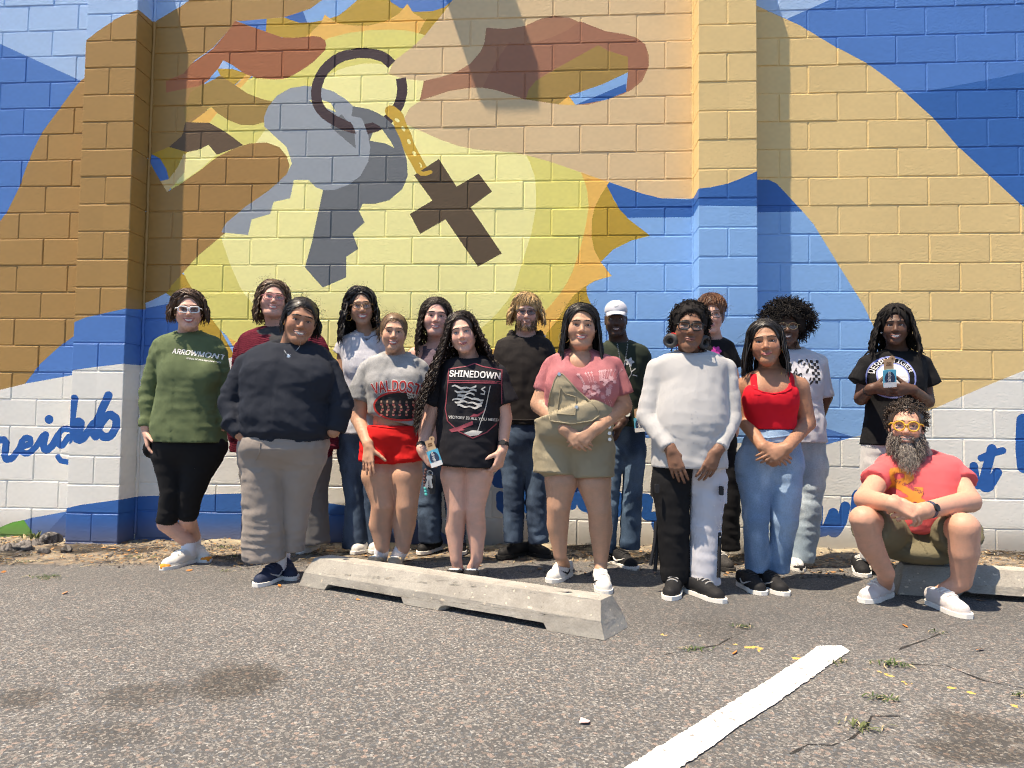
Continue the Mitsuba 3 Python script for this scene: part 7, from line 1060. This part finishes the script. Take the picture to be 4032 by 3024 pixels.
# 15 round emblem (lettering kept, creature left out)
x, z = PT['p15_logo']; r15 = PT['p15_r']
c0 = Point(x, z)
stick(15, 'print', 'shirt', [c0.buffer(r15*1.08).difference(c0.buffer(r15*1.0))], 'print_periwinkle', .002); stick(15, 'print', 'shirt', [c0.buffer(r15*.74)], 'print_periwinkle', .002); stick(15, 'print', 'shirt', [c0.buffer(r15*.68)], 'print_white', .003)
tp = warp(text_poly('DERPY', .026, True, r15*.92), arch(r15*.78)); tp2 = warp(text_poly('TIGER', .026, True, r15*.92), arch(r15*.78))
for q, an in ((tp, 40), (tp2, -38)): stick(15, 'lettering', 'shirt', [af.translate(af.rotate(q, an, origin=(0, -r15*.78)), x, z+r15*.76)], 'print_white', .0036)
x, z = PT['p15_word']; stick(15, 'lettering', 'pants', [T2(text_poly('FRIENDS', .016, True), x, z, -4)], 'strap_grey')
# 16 ampersand
x, z = PT['p16_logo']; stick(16, 'print', 'shirt', [T2(text_poly('&', .165, True, .165), x+.0, z+.0)], 'print_orange', .0040); stick(16, 'lettering', 'shirt', [T2(text_poly('Art & Design', .017, False, .115), x+.012, z+.075, -28)], 'print_wine', .0060)

# ---- 9: overall bib, strap, buckle, buttons, pocket
gm9 = trimesh.util.concatenate([G(9)[1], G(9, 'pants')[1]])
def on9(part, polys, bsdf, off, k=None, edge=.014):
    m = print_poly(gm9, polys, edge, off)
    m2 = trimesh.Trimesh(m.vertices+[0, -.004, 0], m.faces, process=False)
    return put(part, join([m, m2]), bsdf, True, parent=k or built[9]['t'])
bib = on9('bib', [Polygon(PT['p9_bib'])], 'cloth_khaki2', .006)
put('strap', tube(np.array(PT['p9_strap']), .015, 8), 'cloth_khaki2', True, parent=bib)
def fronty(gm, P):
    m = decal(gm, P, np.array([[0, 0, 0]])); return m.vertices if len(m.vertices) else None
def at_front(gm, P, off=.008, keep=False):
    P = np.asarray(P, float); O = np.stack([P[:, 0], P[:, 0]*0-8., P[:, 1]], 1)
    loc, ri, _ = gm.ray.intersects_location(O, np.tile([0, 1., 0], (len(O), 1)), multiple_hits=False)
    out = np.full((len(P), 3), np.nan); out[ri] = loc; out[:, 1] -= off
    return out if keep else out[~np.isnan(out[:, 0])]
e = at_front(gm9, LineString(PT['p9_bib']+PT['p9_bib'][:1]).segmentize(.02).coords, .011); put('seam', closed_tube(e, .0035, 5), 'cloth_khaki2', True, parent=bib)
for i_, (bx, bz) in enumerate(PT['p9_btn']):
    q = at_front(gm9, [(bx, bz)], .012)
    if len(q): m = trimesh.creation.cylinder(.0095, .006, sections=16); m.apply_transform(trimesh.transformations.rotation_matrix(PI/2, [1, 0, 0])); m.apply_translation(q[0]); put('button', m, 'silver', 30, parent=bib)
e = at_front(gm9, LineString(PT['p9_pocket']).segmentize(.012).coords, .013); put('pocket_seam', tube(e, .003, 5), 'cloth_khaki2', True, parent=bib)
# neckline ribbing and waist seams elsewhere
def seam(i, gname, part, P, r, bsdf, off=.002):
    k, gm = G(i, gname); e = at_front(gm, LineString(P).segmentize(.012).coords, off)
    if len(e) > 2: put(part, tube(e, r, 5), bsdf, True, parent=k)
def ribbon(i, part, P, half, bsdf, par=None):
    gm = trimesh.util.concatenate([built[i]['bm'], G(i)[1]]); Q = np.array(LineString(P).segmentize(.012).coords)
    a_, b_ = at_front(gm, Q-[half, 0], .004, True), at_front(gm, Q+[half, 0], .004, True); ok = ~np.isnan(a_[:, 0]+b_[:, 0]); a_, b_ = a_[ok], b_[ok]
    if len(a_) > 2:
        t0 = np.stack([a_[0], b_[0]])+[0, .03, .004]; a_, b_ = np.vstack([t0[:1], a_]), np.vstack([t0[1:], b_])
        n = len(a_); i_ = np.arange(n-1); q = quads(np.stack([i_, i_+1, i_+1+n, i_+n], 1)); V_ = np.vstack([a_, b_])
        put(part, trimesh.Trimesh(np.vstack([V_, V_+[0, .006, 0]]), np.vstack([q, q[:, ::-1]+2*n]), process=False), bsdf, True, parent=G(i)[0])
for q in PT['p13_straps']: ribbon(13, 'strap', q, .015, 'cloth_red2')
for q in PT['p6_straps']: ribbon(6, 'strap', q, .014, 'cloth_mauve')
seam(13, 'shirt', 'neckline', PT['p13_neck'], .005, 'cloth_red2'); seam(9, 'shirt', 'neckline', PT['p9_neck'], .004, 'cloth_rose')
seam(4, 'shirt', 'placket', PT['p4_placket'], .0035, 'strap_slate'); seam(13, 'pants', 'fly_seam', PT['p13_fly'], .0025, 'denim_light'); seam(13, 'pants', 'waistband', PT['p13_band'], .006, 'denim_light', .0)
seam(5, 'pants', 'waistband', PT['p5_band'], .0045, 'cloth_red', 0.); seam(3, 'pants', 'pocket_seam', PT['p3_pocket'], .003, 'cloth_khaki'); seam(16, 'pants', 'fly_seam', PT['p16_fly'], .003, 'cloth_olive')
for i_, nm in ((3, 'shirt'), (8, 'shirt')):
    k, gm = G(i_, nm); e = at_front(gm, LineString(PT[f'p{i_}_hem']).segmentize(.02).coords, -.001); put('hem_rib', tube(e, .006, 5), PEOPLE[i_-1]['shirt']['bsdf'], True, parent=k)

# ---- beards
def beard(i, n, ln, amp, r, bs, seed, spread=.5, long=False):
    R = np.random.default_rng(seed); H, B, t = built[i]['H'], built[i]['B'], built[i]['t']
    ms = [[], []]; pts = []
    while len(pts) < n:
        x_, z_ = R.uniform(-.074, .074), R.uniform(-.112, -.030)
        side = abs(x_)/.074
        must = -.054 < z_ < -.045 and side < .42
        if not must and z_ > -.052 and side < .80: continue
        if not must and z_ > -.078 and side < .46: continue
        pts.append((x_, z_))
    q = surf(H, B, pts, -.001)
    for (x_, z_), p in zip(pts, q):
        L = ln*R.uniform(.6, 1.1)*(1-.55*abs(x_)/.074 if long else 1)
        if long and z_ > -.056 and abs(x_) < .034: L = .026
        d0 = unit(np.array([x_*6*spread, -.55, -.5])); m = 13 if long else 5; tt = np.linspace(0, 1, m); ph = R.uniform(0, 6.28, 2)
        Q = p+np.outer(tt*L*.30, d0)+np.outer(tt**1.25*L*.78, [x_*2.2*spread, -.10, -1.])
        Q += amp*np.clip(tt*2, 0, 1)[:, None]*np.stack([np.sin(tt*L*150+ph[0]), np.cos(tt*L*150+ph[1]), 0*tt], 1)
        ms[0 if R.random() < (.5 if z_ > -.09 else .35) else 1].append(tube(Q, r*(1.05-.75*tt), 3, False))
    put('beard', join(ms[0]), bs[0], True, parent=t); put('beard', join(ms[1]), bs[1], True, parent=t)
beard(16, 1100, .142, .007, .0018, ('hair_greydark', 'hair_grey'), 4, 1.5, True)
beard(8, 520, .022, .001, .0014, ('hair_lightbrown', 'hair_blond'), 5, .3)
beard(10, 160, .008, .0005, .0012, ('hair_black', 'hair_black'), 6, .2)

# ---- 10: cap
H = built[10]['H']; t = built[10]['t']
S = SDF(); S.ell(H.one(0, .014, .058), H.r(.083, .100, .074), .01, H.R).cut(H.one(0, 0, .040), H.R@np.array([0, -.10, -1.]))
S.ell(H.one(0, .02, .050), H.r(.077, .094, .074), .004, H.R, -1)
cap = put('cap', S.mesh(.006), 'cloth_white', True, parent=t)
a = np.linspace(-1, 1, 17); vis = []
for rr in (0., .35, .7, 1.): vis.append(np.stack([a*.074*(1-.10*rr), -.060-.028*(1-a*a)**.5*1.0-rr*.062*(1-a*a*.75), .052-.012*a*a-.022*rr+0*a], 1))
V_ = H(np.vstack(vis)); i_, j_ = np.meshgrid(np.arange(3), np.arange(16), indexing='ij'); b_ = i_*17+j_
F_ = quads(np.stack([b_, b_+1, b_+18, b_+17], -1).reshape(-1, 4)); n_ = len(V_); up = H.R@np.array([0, -.2, 1.])
put('cap_peak', trimesh.Trimesh(np.vstack([V_, V_+up*.004]), np.vstack([F_, F_+n_]), process=False), 'cloth_white', True, parent=t)
e = surf(H, S, [(-.014, .088), (-.010, .082), (-.004, .083), (.006, .087), (.018, .091)], .001); put('cap_mark', tube(e, [.0012, .0034, .0026, .0016, .0006], 5), 'strap_grey', True, parent=t)
put('hair', join(fuzz(H, 120, .080, .006, .002, .002, 9, (0, .02, .02), (1, 1.08, 1), -1., -.05)), 'hair_black', True, parent=t)

# ---- jewellery and watches
def loop(c, r, th, bs, par, name='earring', ax=(0, 1, 0)):
    ax = unit(ax); u_ = unit(np.cross(ax, [0, 0, 1])); v_ = np.cross(ax, u_); g_ = np.arange(22)*2*PI/22
    put(name, closed_tube(np.array(c)+r*(np.outer(np.cos(g_), u_)+np.outer(np.sin(g_), v_)), th, 6), bs, True, parent=par)
loop(built[4]['H'].one(-.083, -.005, -.062), .022, .0022, 'gold', built[4]['t'], ax=(.3, 1, 0)); loop(built[9]['H'].one(-.088, -.012, -.066), .031, .0026, 'gold', built[9]['t'], ax=(.35, 1, 0))
loop(built[7]['H'].one(-.080, -.005, -.052), .014, .002, 'silver', built[7]['t'], ax=(.5, 1, 0)); loop(built[13]['H'].one(.086, -.008, -.050), .014, .0022, 'gold', built[13]['t'], ax=(-.5, 1, 0))
for i_, x_ in ((3, -.079), (14, .079), (15, -.079)):
    m = trimesh.creation.icosphere(1, .006); m.apply_translation(built[i_]['H'].one(x_, -.004, -.038)); put('earring', m, 'gold' if i_ != 15 else 'card_white', True, parent=built[i_]['t'])
def necklace(i, P, r, bs, pend=None, beads=False):
    B_ = SDF(); B_.prims = built[i]['B'].prims+(built[i]['S'].prims)
    q = B_.front(np.array(P, float), [0, 1., 0], .18, 30)+[0, -.0025, 0]
    if beads: put('chain', join([trimesh.Trimesh(trimesh.creation.icosphere(1, r*1.5).vertices+x_, trimesh.creation.icosphere(1, r).faces) for x_ in np.stack([np.interp(np.linspace(0, len(q)-1, 44), np.arange(len(q)), q[:, c]) for c in range(3)], 1)]), bs, True, parent=built[i]['t'])
    else: put('necklace', tube(q, r, 5), bs, True, parent=built[i]['t'])
    if pend:
        c_ = q[len(q)//2]+[0, -.004, -.008]; put('pendant', pend(c_), bs, True, parent=built[i]['t'])
def vcurve(x0, x1, zt, zb, y, n=15):
    a = np.linspace(-1, 1, n); return np.stack([(x0+x1)/2+a*(x1-x0)/2, a*0+y, zb+(zt-zb)*np.abs(a)**1.5], 1)
def pend_disc(c): m = trimesh.creation.icosphere(2, 1.); m.vertices = m.vertices*[.010, .003, .012]+c; return m
def pend_name(c):
    P_ = np.array([[-.03, 0, 0], [-.022, 0, .010], [-.018, 0, -.006], [-.01, 0, .006], [-.004, 0, -.005], [.004, 0, .006], [.010, 0, -.006], [.018, 0, .008], [.024, 0, -.004], [.03, 0, .002]]); return tube(P_+c, .0028, 6)
for i_, k_, r_, bs_, pd_ in ((3, 'p3_chain', .0014, 'silver', pend_disc), (13, 'p13_chain', .0022, 'gold', pend_name), (9, 'p9_chain', .0012, 'gold', None)):
    x0, x1, zt, zb = PT[k_]; necklace(i_, vcurve(x0, x1, zt, zb, PEOPLE[i_-1]['neck'][0][1]), r_, bs_, pd_)
x0, x1, zt, zb = PT['p10_chain']; necklace(10, vcurve(x0, x1, zt, zb, PEOPLE[9]['neck'][0][1]), .0024, 'silver', None, True)
def band(i, arm, f, r, wid, bs, name='watch', face=None, fs=.016):
    A_ = PEOPLE[i-1]['arms'][arm]; P_ = np.array(A_['P']); w_, e_ = P_[2], P_[1]; v = unit(e_-w_); c = w_+v*f
    e1 = unit(np.cross(v, [.1, -.3, .95])); e2 = np.cross(v, e1); g_ = np.arange(24)*2*PI/24
    prof = [(-wid/2, r), (wid/2, r), (wid/2, r+.003), (-wid/2, r+.003)]
    V_ = np.vstack([c+v*a_+b_*(np.outer(np.cos(g_), e1)+np.outer(np.sin(g_), e2)) for a_, b_ in prof]); i0 = np.arange(24); i1 = (i0+1) % 24
    k = put(name, (V_, quads(np.vstack([np.stack([p_*24+i0, p_*24+i1, ((p_+1) % 4)*24+i1, ((p_+1) % 4)*24+i0], 1) for p_ in range(4)]))), bs, 30, parent=built[i]['t'])
    if face:
        fr_ = np.array([0, -1., .25]); fr_ = unit(fr_-v*np.dot(fr_, v)); m = trimesh.creation.cylinder(fs, .008, sections=20); m.apply_transform(trimesh.geometry.align_vectors([0, 0, 1], fr_)); m.apply_translation(c+fr_*(r+.005)); put('dial', m, face, 30, parent=k)
band(1, 0, .035, .032, .020, 'strap_grey', 'watch', 'strap_black', .014); band(10, 1, .035, .031, .016, 'silver', 'watch', 'watch_face', .021); band(16, 1, .05, .038, .026, 'strap_slate', 'smart_watch', 'strap_black', .018)
band(7, 0, .02, .032, .020, 'strap_black', 'scrunchie'); band(7, 1, .02, .031, .020, 'strap_black', 'smart_watch', 'strap_black', .016); band(15, 0, .03, .029, .008, 'strap_black', 'bracelet')

# ---- things held or worn loosely: top level
def slab(c, u_, v_, w, h, th, bs, name, par=None, rad=.006):
    c, u_, v_ = np.array(c, float), unit(u_), np.array(v_, float); v_ = unit(v_-u_*np.dot(u_, v_)); n_ = np.cross(u_, v_)
    m = trimesh.creation.extrude_polygon(sbox(-w/2+rad, -h/2+rad, w/2-rad, h/2-rad).buffer(rad, 4), th, engine='earcut'); V_ = m.vertices
    m.vertices = c+np.outer(V_[:, 0], u_)+np.outer(V_[:, 1], v_)+np.outer(V_[:, 2]-th/2, n_)
    return put(name, m, bs, 30, parent=par)
def flatpoly(g, c, u_, v_, off, bs, name, par):
    c, u_, v_ = np.array(c, float), unit(u_), np.array(v_, float); v_ = unit(v_-u_*np.dot(u_, v_)); n_ = np.cross(u_, v_)
    if n_[1] > 0: n_ = -n_
    V, F, k = [], [], 0
    for q in getattr(g, 'geoms', [g]):
        v, f = trimesh.creation.triangulate_polygon(q, engine='earcut'); V.append(v); F.append(f+k); k += len(v)
    v = np.vstack(V); put(name, (c+np.outer(v[:, 0], u_)+np.outer(v[:, 1], v_)+n_*off, np.vstack(F)), bs, parent=par)
def cards(c, u_, v_, label, sc=1., word=True):
    c, u_, v_ = np.array(c, float), unit(u_), unit(v_)
    k = thing('card_pack', label, 'cards', 'small packs with a wooden tag given to three people')
    slab(c, u_, v_, .066*sc, .092*sc, .006, 'card_blue', 'card', k); flatpoly(sbox(-.033*sc, -.046*sc, .033*sc, -.020*sc), c, u_, v_, .0042, 'card_white', 'panel', k)
    flatpoly(af.scale(Point(.0, .0).buffer(1), .026*sc, .036*sc), c, u_, v_, .0040, 'card_navy', 'oval', k)
    flatpoly(af.rotate(text_poly('calm pro', .016*sc, True, .058*sc), 90, origin=(0, .008*sc)), c, u_, v_, .0052, 'card_white', 'lettering', k)
    g = unary_union([sbox(-.018*sc, -.03*sc, .018*sc, .03*sc).buffer(.006), Point(.018*sc, .034*sc).buffer(.016*sc)])
    ct = c+v_*.068*sc-u_*0+np.array([0, .006, 0])
    m = trimesh.creation.extrude_polygon(g, .005, engine='earcut'); V_ = m.vertices; n_ = np.cross(u_, v_); m.vertices = ct+np.outer(V_[:, 0], u_)+np.outer(V_[:, 1], v_)+np.outer(V_[:, 2]-.0025, n_); put('wooden_tag', m, 'wood_tag', 30, parent=k)
    flatpoly(unary_union([Point(.018*sc, .036*sc).buffer(.005*sc), sbox(-.014*sc, .0, .012*sc, .007*sc), sbox(-.012*sc, .011*sc, .012*sc, .018*sc)]), ct, u_, v_, .0034, 'wood_burn', 'burnt_mark', k)
    return k
cards(PT['card7'], (.95, -.1, .35), (-.35, 0, .95), 'blue card pack with wooden tag held beside the black band tee'); cards(PT['card15'], (1, 0, .08), (-.08, -.15, 1), 'blue card pack with wooden tag held up before the round emblem', 1.05)
cards(PT['card10'], (1, 0, .1), (-.1, 0, 1), 'blue card pack with wooden tag tucked behind the white cap wearer', .95)
# keys hanging from the hand of 7
K = np.array(PT['keys7']); kk = thing('key_bunch', 'bunch of keys on a teal and brown bead wristlet hanging from a hand', 'keys')
R = np.random.default_rng(2)
put('ring', closed_tube(K+np.stack([.016*np.cos(np.arange(18)*PI/9), 0*np.arange(18), .016*np.sin(np.arange(18)*PI/9)], 1), .0018, 6), 'silver', True, parent=kk)
for i_ in range(5):
    g = unary_union([Point(0, 0).buffer(.011), sbox(-.004, -.058, .004, 0), sbox(0, -.052, .007, -.046), sbox(0, -.04, .007, -.036)]); m = trimesh.creation.extrude_polygon(g, .002, engine='earcut')
    m.apply_transform(trimesh.transformations.rotation_matrix(PI/2, [1, 0, 0])); m.apply_transform(trimesh.transformations.rotation_matrix(R.uniform(-.4, .4), [0, 1, 0])); m.apply_transform(trimesh.transformations.rotation_matrix(R.uniform(-.9, .9), [0, 0, 1])); m.apply_translation(K+[R.uniform(-.012, .012), R.uniform(-.012, .012), -.02]); put('key', m, 'silver', parent=kk)
for i_ in range(9):
    m = trimesh.creation.icosphere(2, .0085); m.apply_translation(K+[-.022-.006*math.sin(i_*.5), -.004, .02-.0165*i_]); put('bead', m, 'bead_teal' if i_ > 5 else 'bead_brown', True, parent=kk)
slab(K+[.016, .004, -.06], (1, .3, 0), (0, 0, 1), .03, .10, .012, 'strap_black', 'fob', kk)
put('wrist_strap', closed_tube(K+np.stack([.018*np.sin(np.arange(20)*PI/10)+.004, .006*np.cos(np.arange(20)*PI/5), .04*np.cos(np.arange(20)*PI/10)-.045], 1), .0045, 6), 'strap_black', True, parent=kk)
# headphones on 11
hp = thing('headphones', 'black and red headphones hung around the neck above the white shirt', 'headphones')
for nm, q in (('l', PT['hp_l']), ('r', PT['hp_r'])):
    sx = -1 if nm == 'l' else 1; ax = unit([sx*.62, -.62, -.25]); c_ = np.array(q); M_ = trimesh.geometry.align_vectors([0, 0, 1], ax)
    def tor(R_, r_, off, z_=1.):
        m = trimesh.creation.torus(R_, r_, major_sections=28, minor_sections=10); m.vertices = m.vertices*[.85, 1.05, z_]; m.apply_transform(M_); m.apply_translation(c_+ax*off); return m
    put('ear_pad', tor(.031, .014, .0), 'ear_pad', True, parent=hp)
    m = trimesh.creation.cylinder(.042, .022, sections=28); m.vertices = m.vertices*[.85, 1.05, 1]; m.apply_transform(M_); m.apply_translation(c_-ax*.017); put('ear_cup', m, 'strap_black', 30, parent=hp)
    m = trimesh.creation.cylinder(.0445, .010, sections=28); m.vertices = m.vertices*[.85, 1.05, 1]; m.apply_transform(M_); m.apply_translation(c_-ax*.014); put('red_rim', m, 'shell_red', 30, parent=hp)
l_, r_ = np.array(PT['hp_l']), np.array(PT['hp_r']); a = np.linspace(0, PI, 17); c_ = (l_+r_)/2; w_ = (r_-l_)/2
put('headband', tube(c_-np.outer(np.cos(a), w_)*1.05+np.outer(np.sin(a), [0, .13, .0])+np.array([0, .02, .01]), .0085, 8), 'strap_black', True, parent=hp)
# chain and straps on the trousers of 11
t = built[11]['t']
def hang(P, r, bs, nm):
    P = np.array(P); m = []
    L_ = LineString(P); n = int(L_.length/.0085)
    for s_ in range(n):
        q = L_.interpolate(s_*.0085); b_ = trimesh.creation.icosphere(1, r); b_.apply_translation([q.x, q.y, q.z]); m.append(b_)
    put(nm, join(m), bs, True, parent=t)
hang(PT['ch11'], .0036, 'silver', 'trouser_chain')
for q in PT['straps11']: put('strap', tube(np.array(q), .010, 6), 'strap_black', True, parent=t)
for c_, w_, h_ in PT['pockets11']: slab(c_, (1, .25, 0), (0, 0, 1), w_, h_, .03, 'strap_black' if c_[0] < PT['p11_c'][0] else 'cloth_white', 'cargo_pocket', t)
for c_ in PT['clips11']: slab(c_, (1, .2, 0), (0, 0, 1), .022, .045, .012, 'strap_black', 'clip', t)

# ------------------------------------------------------------------ rubble, weeds, litter along the wall
def chunk_mesh(c, r, seed, flat=.6):
    m = trimesh.creation.icosphere(3, 1.); R = np.random.default_rng(seed); v = m.vertices
    for _ in range(7):
        n = unit(R.normal(size=3)); d = R.uniform(.45, .8); h = v@n; v = v-np.outer(np.maximum(h-d, 0), n)
    v = v*(1+.10*(meshkit.fbm(v*3.1+seed, 3)-.5)[:, None])*np.array(r); m.vertices = v*[1, 1, flat]
    m.apply_transform(trimesh.transformations.rotation_matrix(R.uniform(0, 6), [0, 0, 1])); m.apply_transform(trimesh.transformations.rotation_matrix(R.uniform(-.25, .25), [1, 0, 0])); m.apply_translation(c); return m
def rubble(p, n, uv):
    d, d2, r = mikit.voronoi(p.x*70+p.z*30, p.y*70-p.z*25)
    c = mikit.mix((.05, .048, .046), (.24, .22, .20), r)*(.6+.6*mikit.noise(p.x*130, p.y*130, p.z*130))
    return c
tex('rubble_mat', rubble, rough=.9, spec=.1, bump=asphalt_bump, bscale=.004)
ch_lab = ['largest broken asphalt chunk, leaning by the left pilaster', 'broken asphalt chunk at the left edge of the rubble row', 'broken asphalt chunk second from the left edge by the green paint', 'broken asphalt chunk under the weed by the wall', 'small broken asphalt chunk in front of the largest one', 'flat broken asphalt slab between the rubble and the pilaster']
for i_, ((x_, y_, r_), lb) in enumerate(zip(CHUNKS, ch_lab)):
    k = put('asphalt_chunk', chunk_mesh([x_, y_, float(gz(x_))+r_*.30], (r_, r_*.75, r_), 30+i_, .62), 'rubble_mat', 35); tag(k, lb, 'rubble', 'broken asphalt chunks by the wall')
plain('weed_green', (.06, .095, .028), .7, .2); plain('weed_pale', (.11, .13, .05), .7, .2); plain('leaf_tan', (.36, .20, .09), .7, .2); plain('leaf_orange', (.50, .20, .05), .7, .2); plain('straw', (.48, .38, .22), .7, .2)
def weed(x, y, h, n, seed, spread):
    R = np.random.default_rng(seed); z = float(gz(x))+.004; V, F = [], []; k = 0
    for i in range(n):
        a = R.uniform(0, 2*PI); L = h*.62*R.uniform(.4, 1.1); lean = R.uniform(.3, 1.3)*spread; w = L*R.uniform(.07, .16); b = np.array([x+R.normal(0, spread*h*.55), y+R.normal(0, spread*h*.3), z])
        d = np.array([math.cos(a), math.sin(a), 0]); s = np.array([-d[1], d[0], 0]); m = 5
        for t in np.linspace(0, 1, m):
            c = b+d*L*lean*t**1.5+np.array([0, 0, L*(t-.45*lean*t*t)]); ww = w*math.sin(PI*(.12+.86*t))
            V += [c-s*ww, c+s*ww]
        for t in range(m-1): F += [[k+2*t, k+2*t+1, k+2*t+3], [k+2*t, k+2*t+3, k+2*t+2]]
        k += 2*m
    return np.array(V), np.array(F)
for i_, (x_, y_, h_, n_, sp_, lb) in enumerate(WEEDS):
    k = thing('weed', lb, 'weed', 'weeds growing from the cracks')
    tag(put('leaves', weed(x_, y_, h_, n_, 60+i_, sp_), 'weed_green' if i_ % 3 else 'weed_pale', parent=k), kind='stuff'); tag(put('dry_blades', weed(x_, y_, h_*.8, max(6, n_//4), 160+i_, sp_*1.3), 'straw', parent=k), kind='stuff')
# loose grit and leaf litter in the dirt strip
def scatter(n, seed, size, kind, ymin=-.95, ymax=-.03, x0=-2.6, x1=5.4, dens=None):
    R = np.random.default_rng(seed); V, F, k = [], [], 0
    while n > 0:
        x, y = R.uniform(x0, x1), ymax-(ymax-ymin)*R.random()**1.25
        if dens is not None and R.random() > dens(x, y): continue
        n -= 1; z = float(ground_z(np.array([x]), np.array([y]))[0])
        if kind == 'stone':
            v = np.array([[1, 0, 0], [-1, 0, 0], [0, 1, 0], [0, -1, 0], [0, 0, .8], [0, 0, -.3]])*size*R.uniform(.4, 1.5)*R.uniform(.7, 1.2, (6, 1)); f = [[0, 2, 4], [2, 1, 4], [1, 3, 4], [3, 0, 4]]
        elif kind == 'leaf':
            L = size*R.uniform(.5, 1.4); w = L*R.uniform(.25, .42); c = R.uniform(.1, .35)*L
            v = np.array([[-L, 0, c*.4], [-L*.3, w, c*.2], [-L*.3, -w, c], [L*.4, w*.8, 0], [L*.4, -w*.8, c*.8], [L, 0, c*.6]]); f = [[0, 1, 2], [1, 3, 2], [2, 3, 4], [3, 5, 4]]
        else:
            L = size*R.uniform(.5, 1.5); v = np.array([[-L, -.0018, 0], [-L, .0018, .001], [0, -.0018, .006], [0, .0018, .006], [L, -.001, .001], [L, .001, .001]]); f = [[0, 1, 2], [1, 3, 2], [2, 3, 4], [3, 5, 4]]
        a = R.uniform(0, 6.28); M = np.array([[math.cos(a), -math.sin(a), 0], [math.sin(a), math.cos(a), 0], [0, 0, 1]])
        V.append(v@M.T+[x, y, z+.003]); F.append(np.array(f)+k); k += len(v)
    return np.vstack(V), np.vstack(F)
cl_ = lambda x, y: float(meshkit.fbm(np.array([x*1.6, y*3., 0.]), 3))**2*3
tag(put('grit', scatter(2600, 21, .0085, 'stone', dens=cl_), 'rubble_mat'), 'loose dark grit and crumbled asphalt along the wall foot', 'grit', kind='stuff')
tag(put('leaf_litter', scatter(420, 22, .020, 'leaf', dens=cl_), 'leaf_tan'), 'dry tan leaf litter scattered in the dirt by the wall', 'leaf litter', kind='stuff')
tag(put('leaf_litter', scatter(36, 23, .022, 'leaf', ymin=-2.8), 'leaf_orange'), 'scattered orange fallen leaves on the asphalt and dirt', 'leaf litter', kind='stuff')
tag(put('straw_litter', scatter(500, 24, .035, 'straw', dens=cl_), 'straw'), 'pale dry straw and twigs strewn along the wall', 'straw', kind='stuff')
plain('paper_pink', (.72, .50, .46), .7, .2)
x_, y_ = SCRAP; z_ = float(gz(x_))+.006
k = put('paper_scrap', (np.array([[x_-.016, y_-.010, z_], [x_+.012, y_-.014, z_+.004], [x_+.018, y_+.010, z_], [x_-.010, y_+.014, z_+.007], [x_, y_, z_+.008]]), np.array([[0, 1, 4], [1, 2, 4], [2, 3, 4], [3, 0, 4]])), 'paper_pink'); tag(k, 'small pinkish scrap of paper on the bare asphalt in front', 'paper')
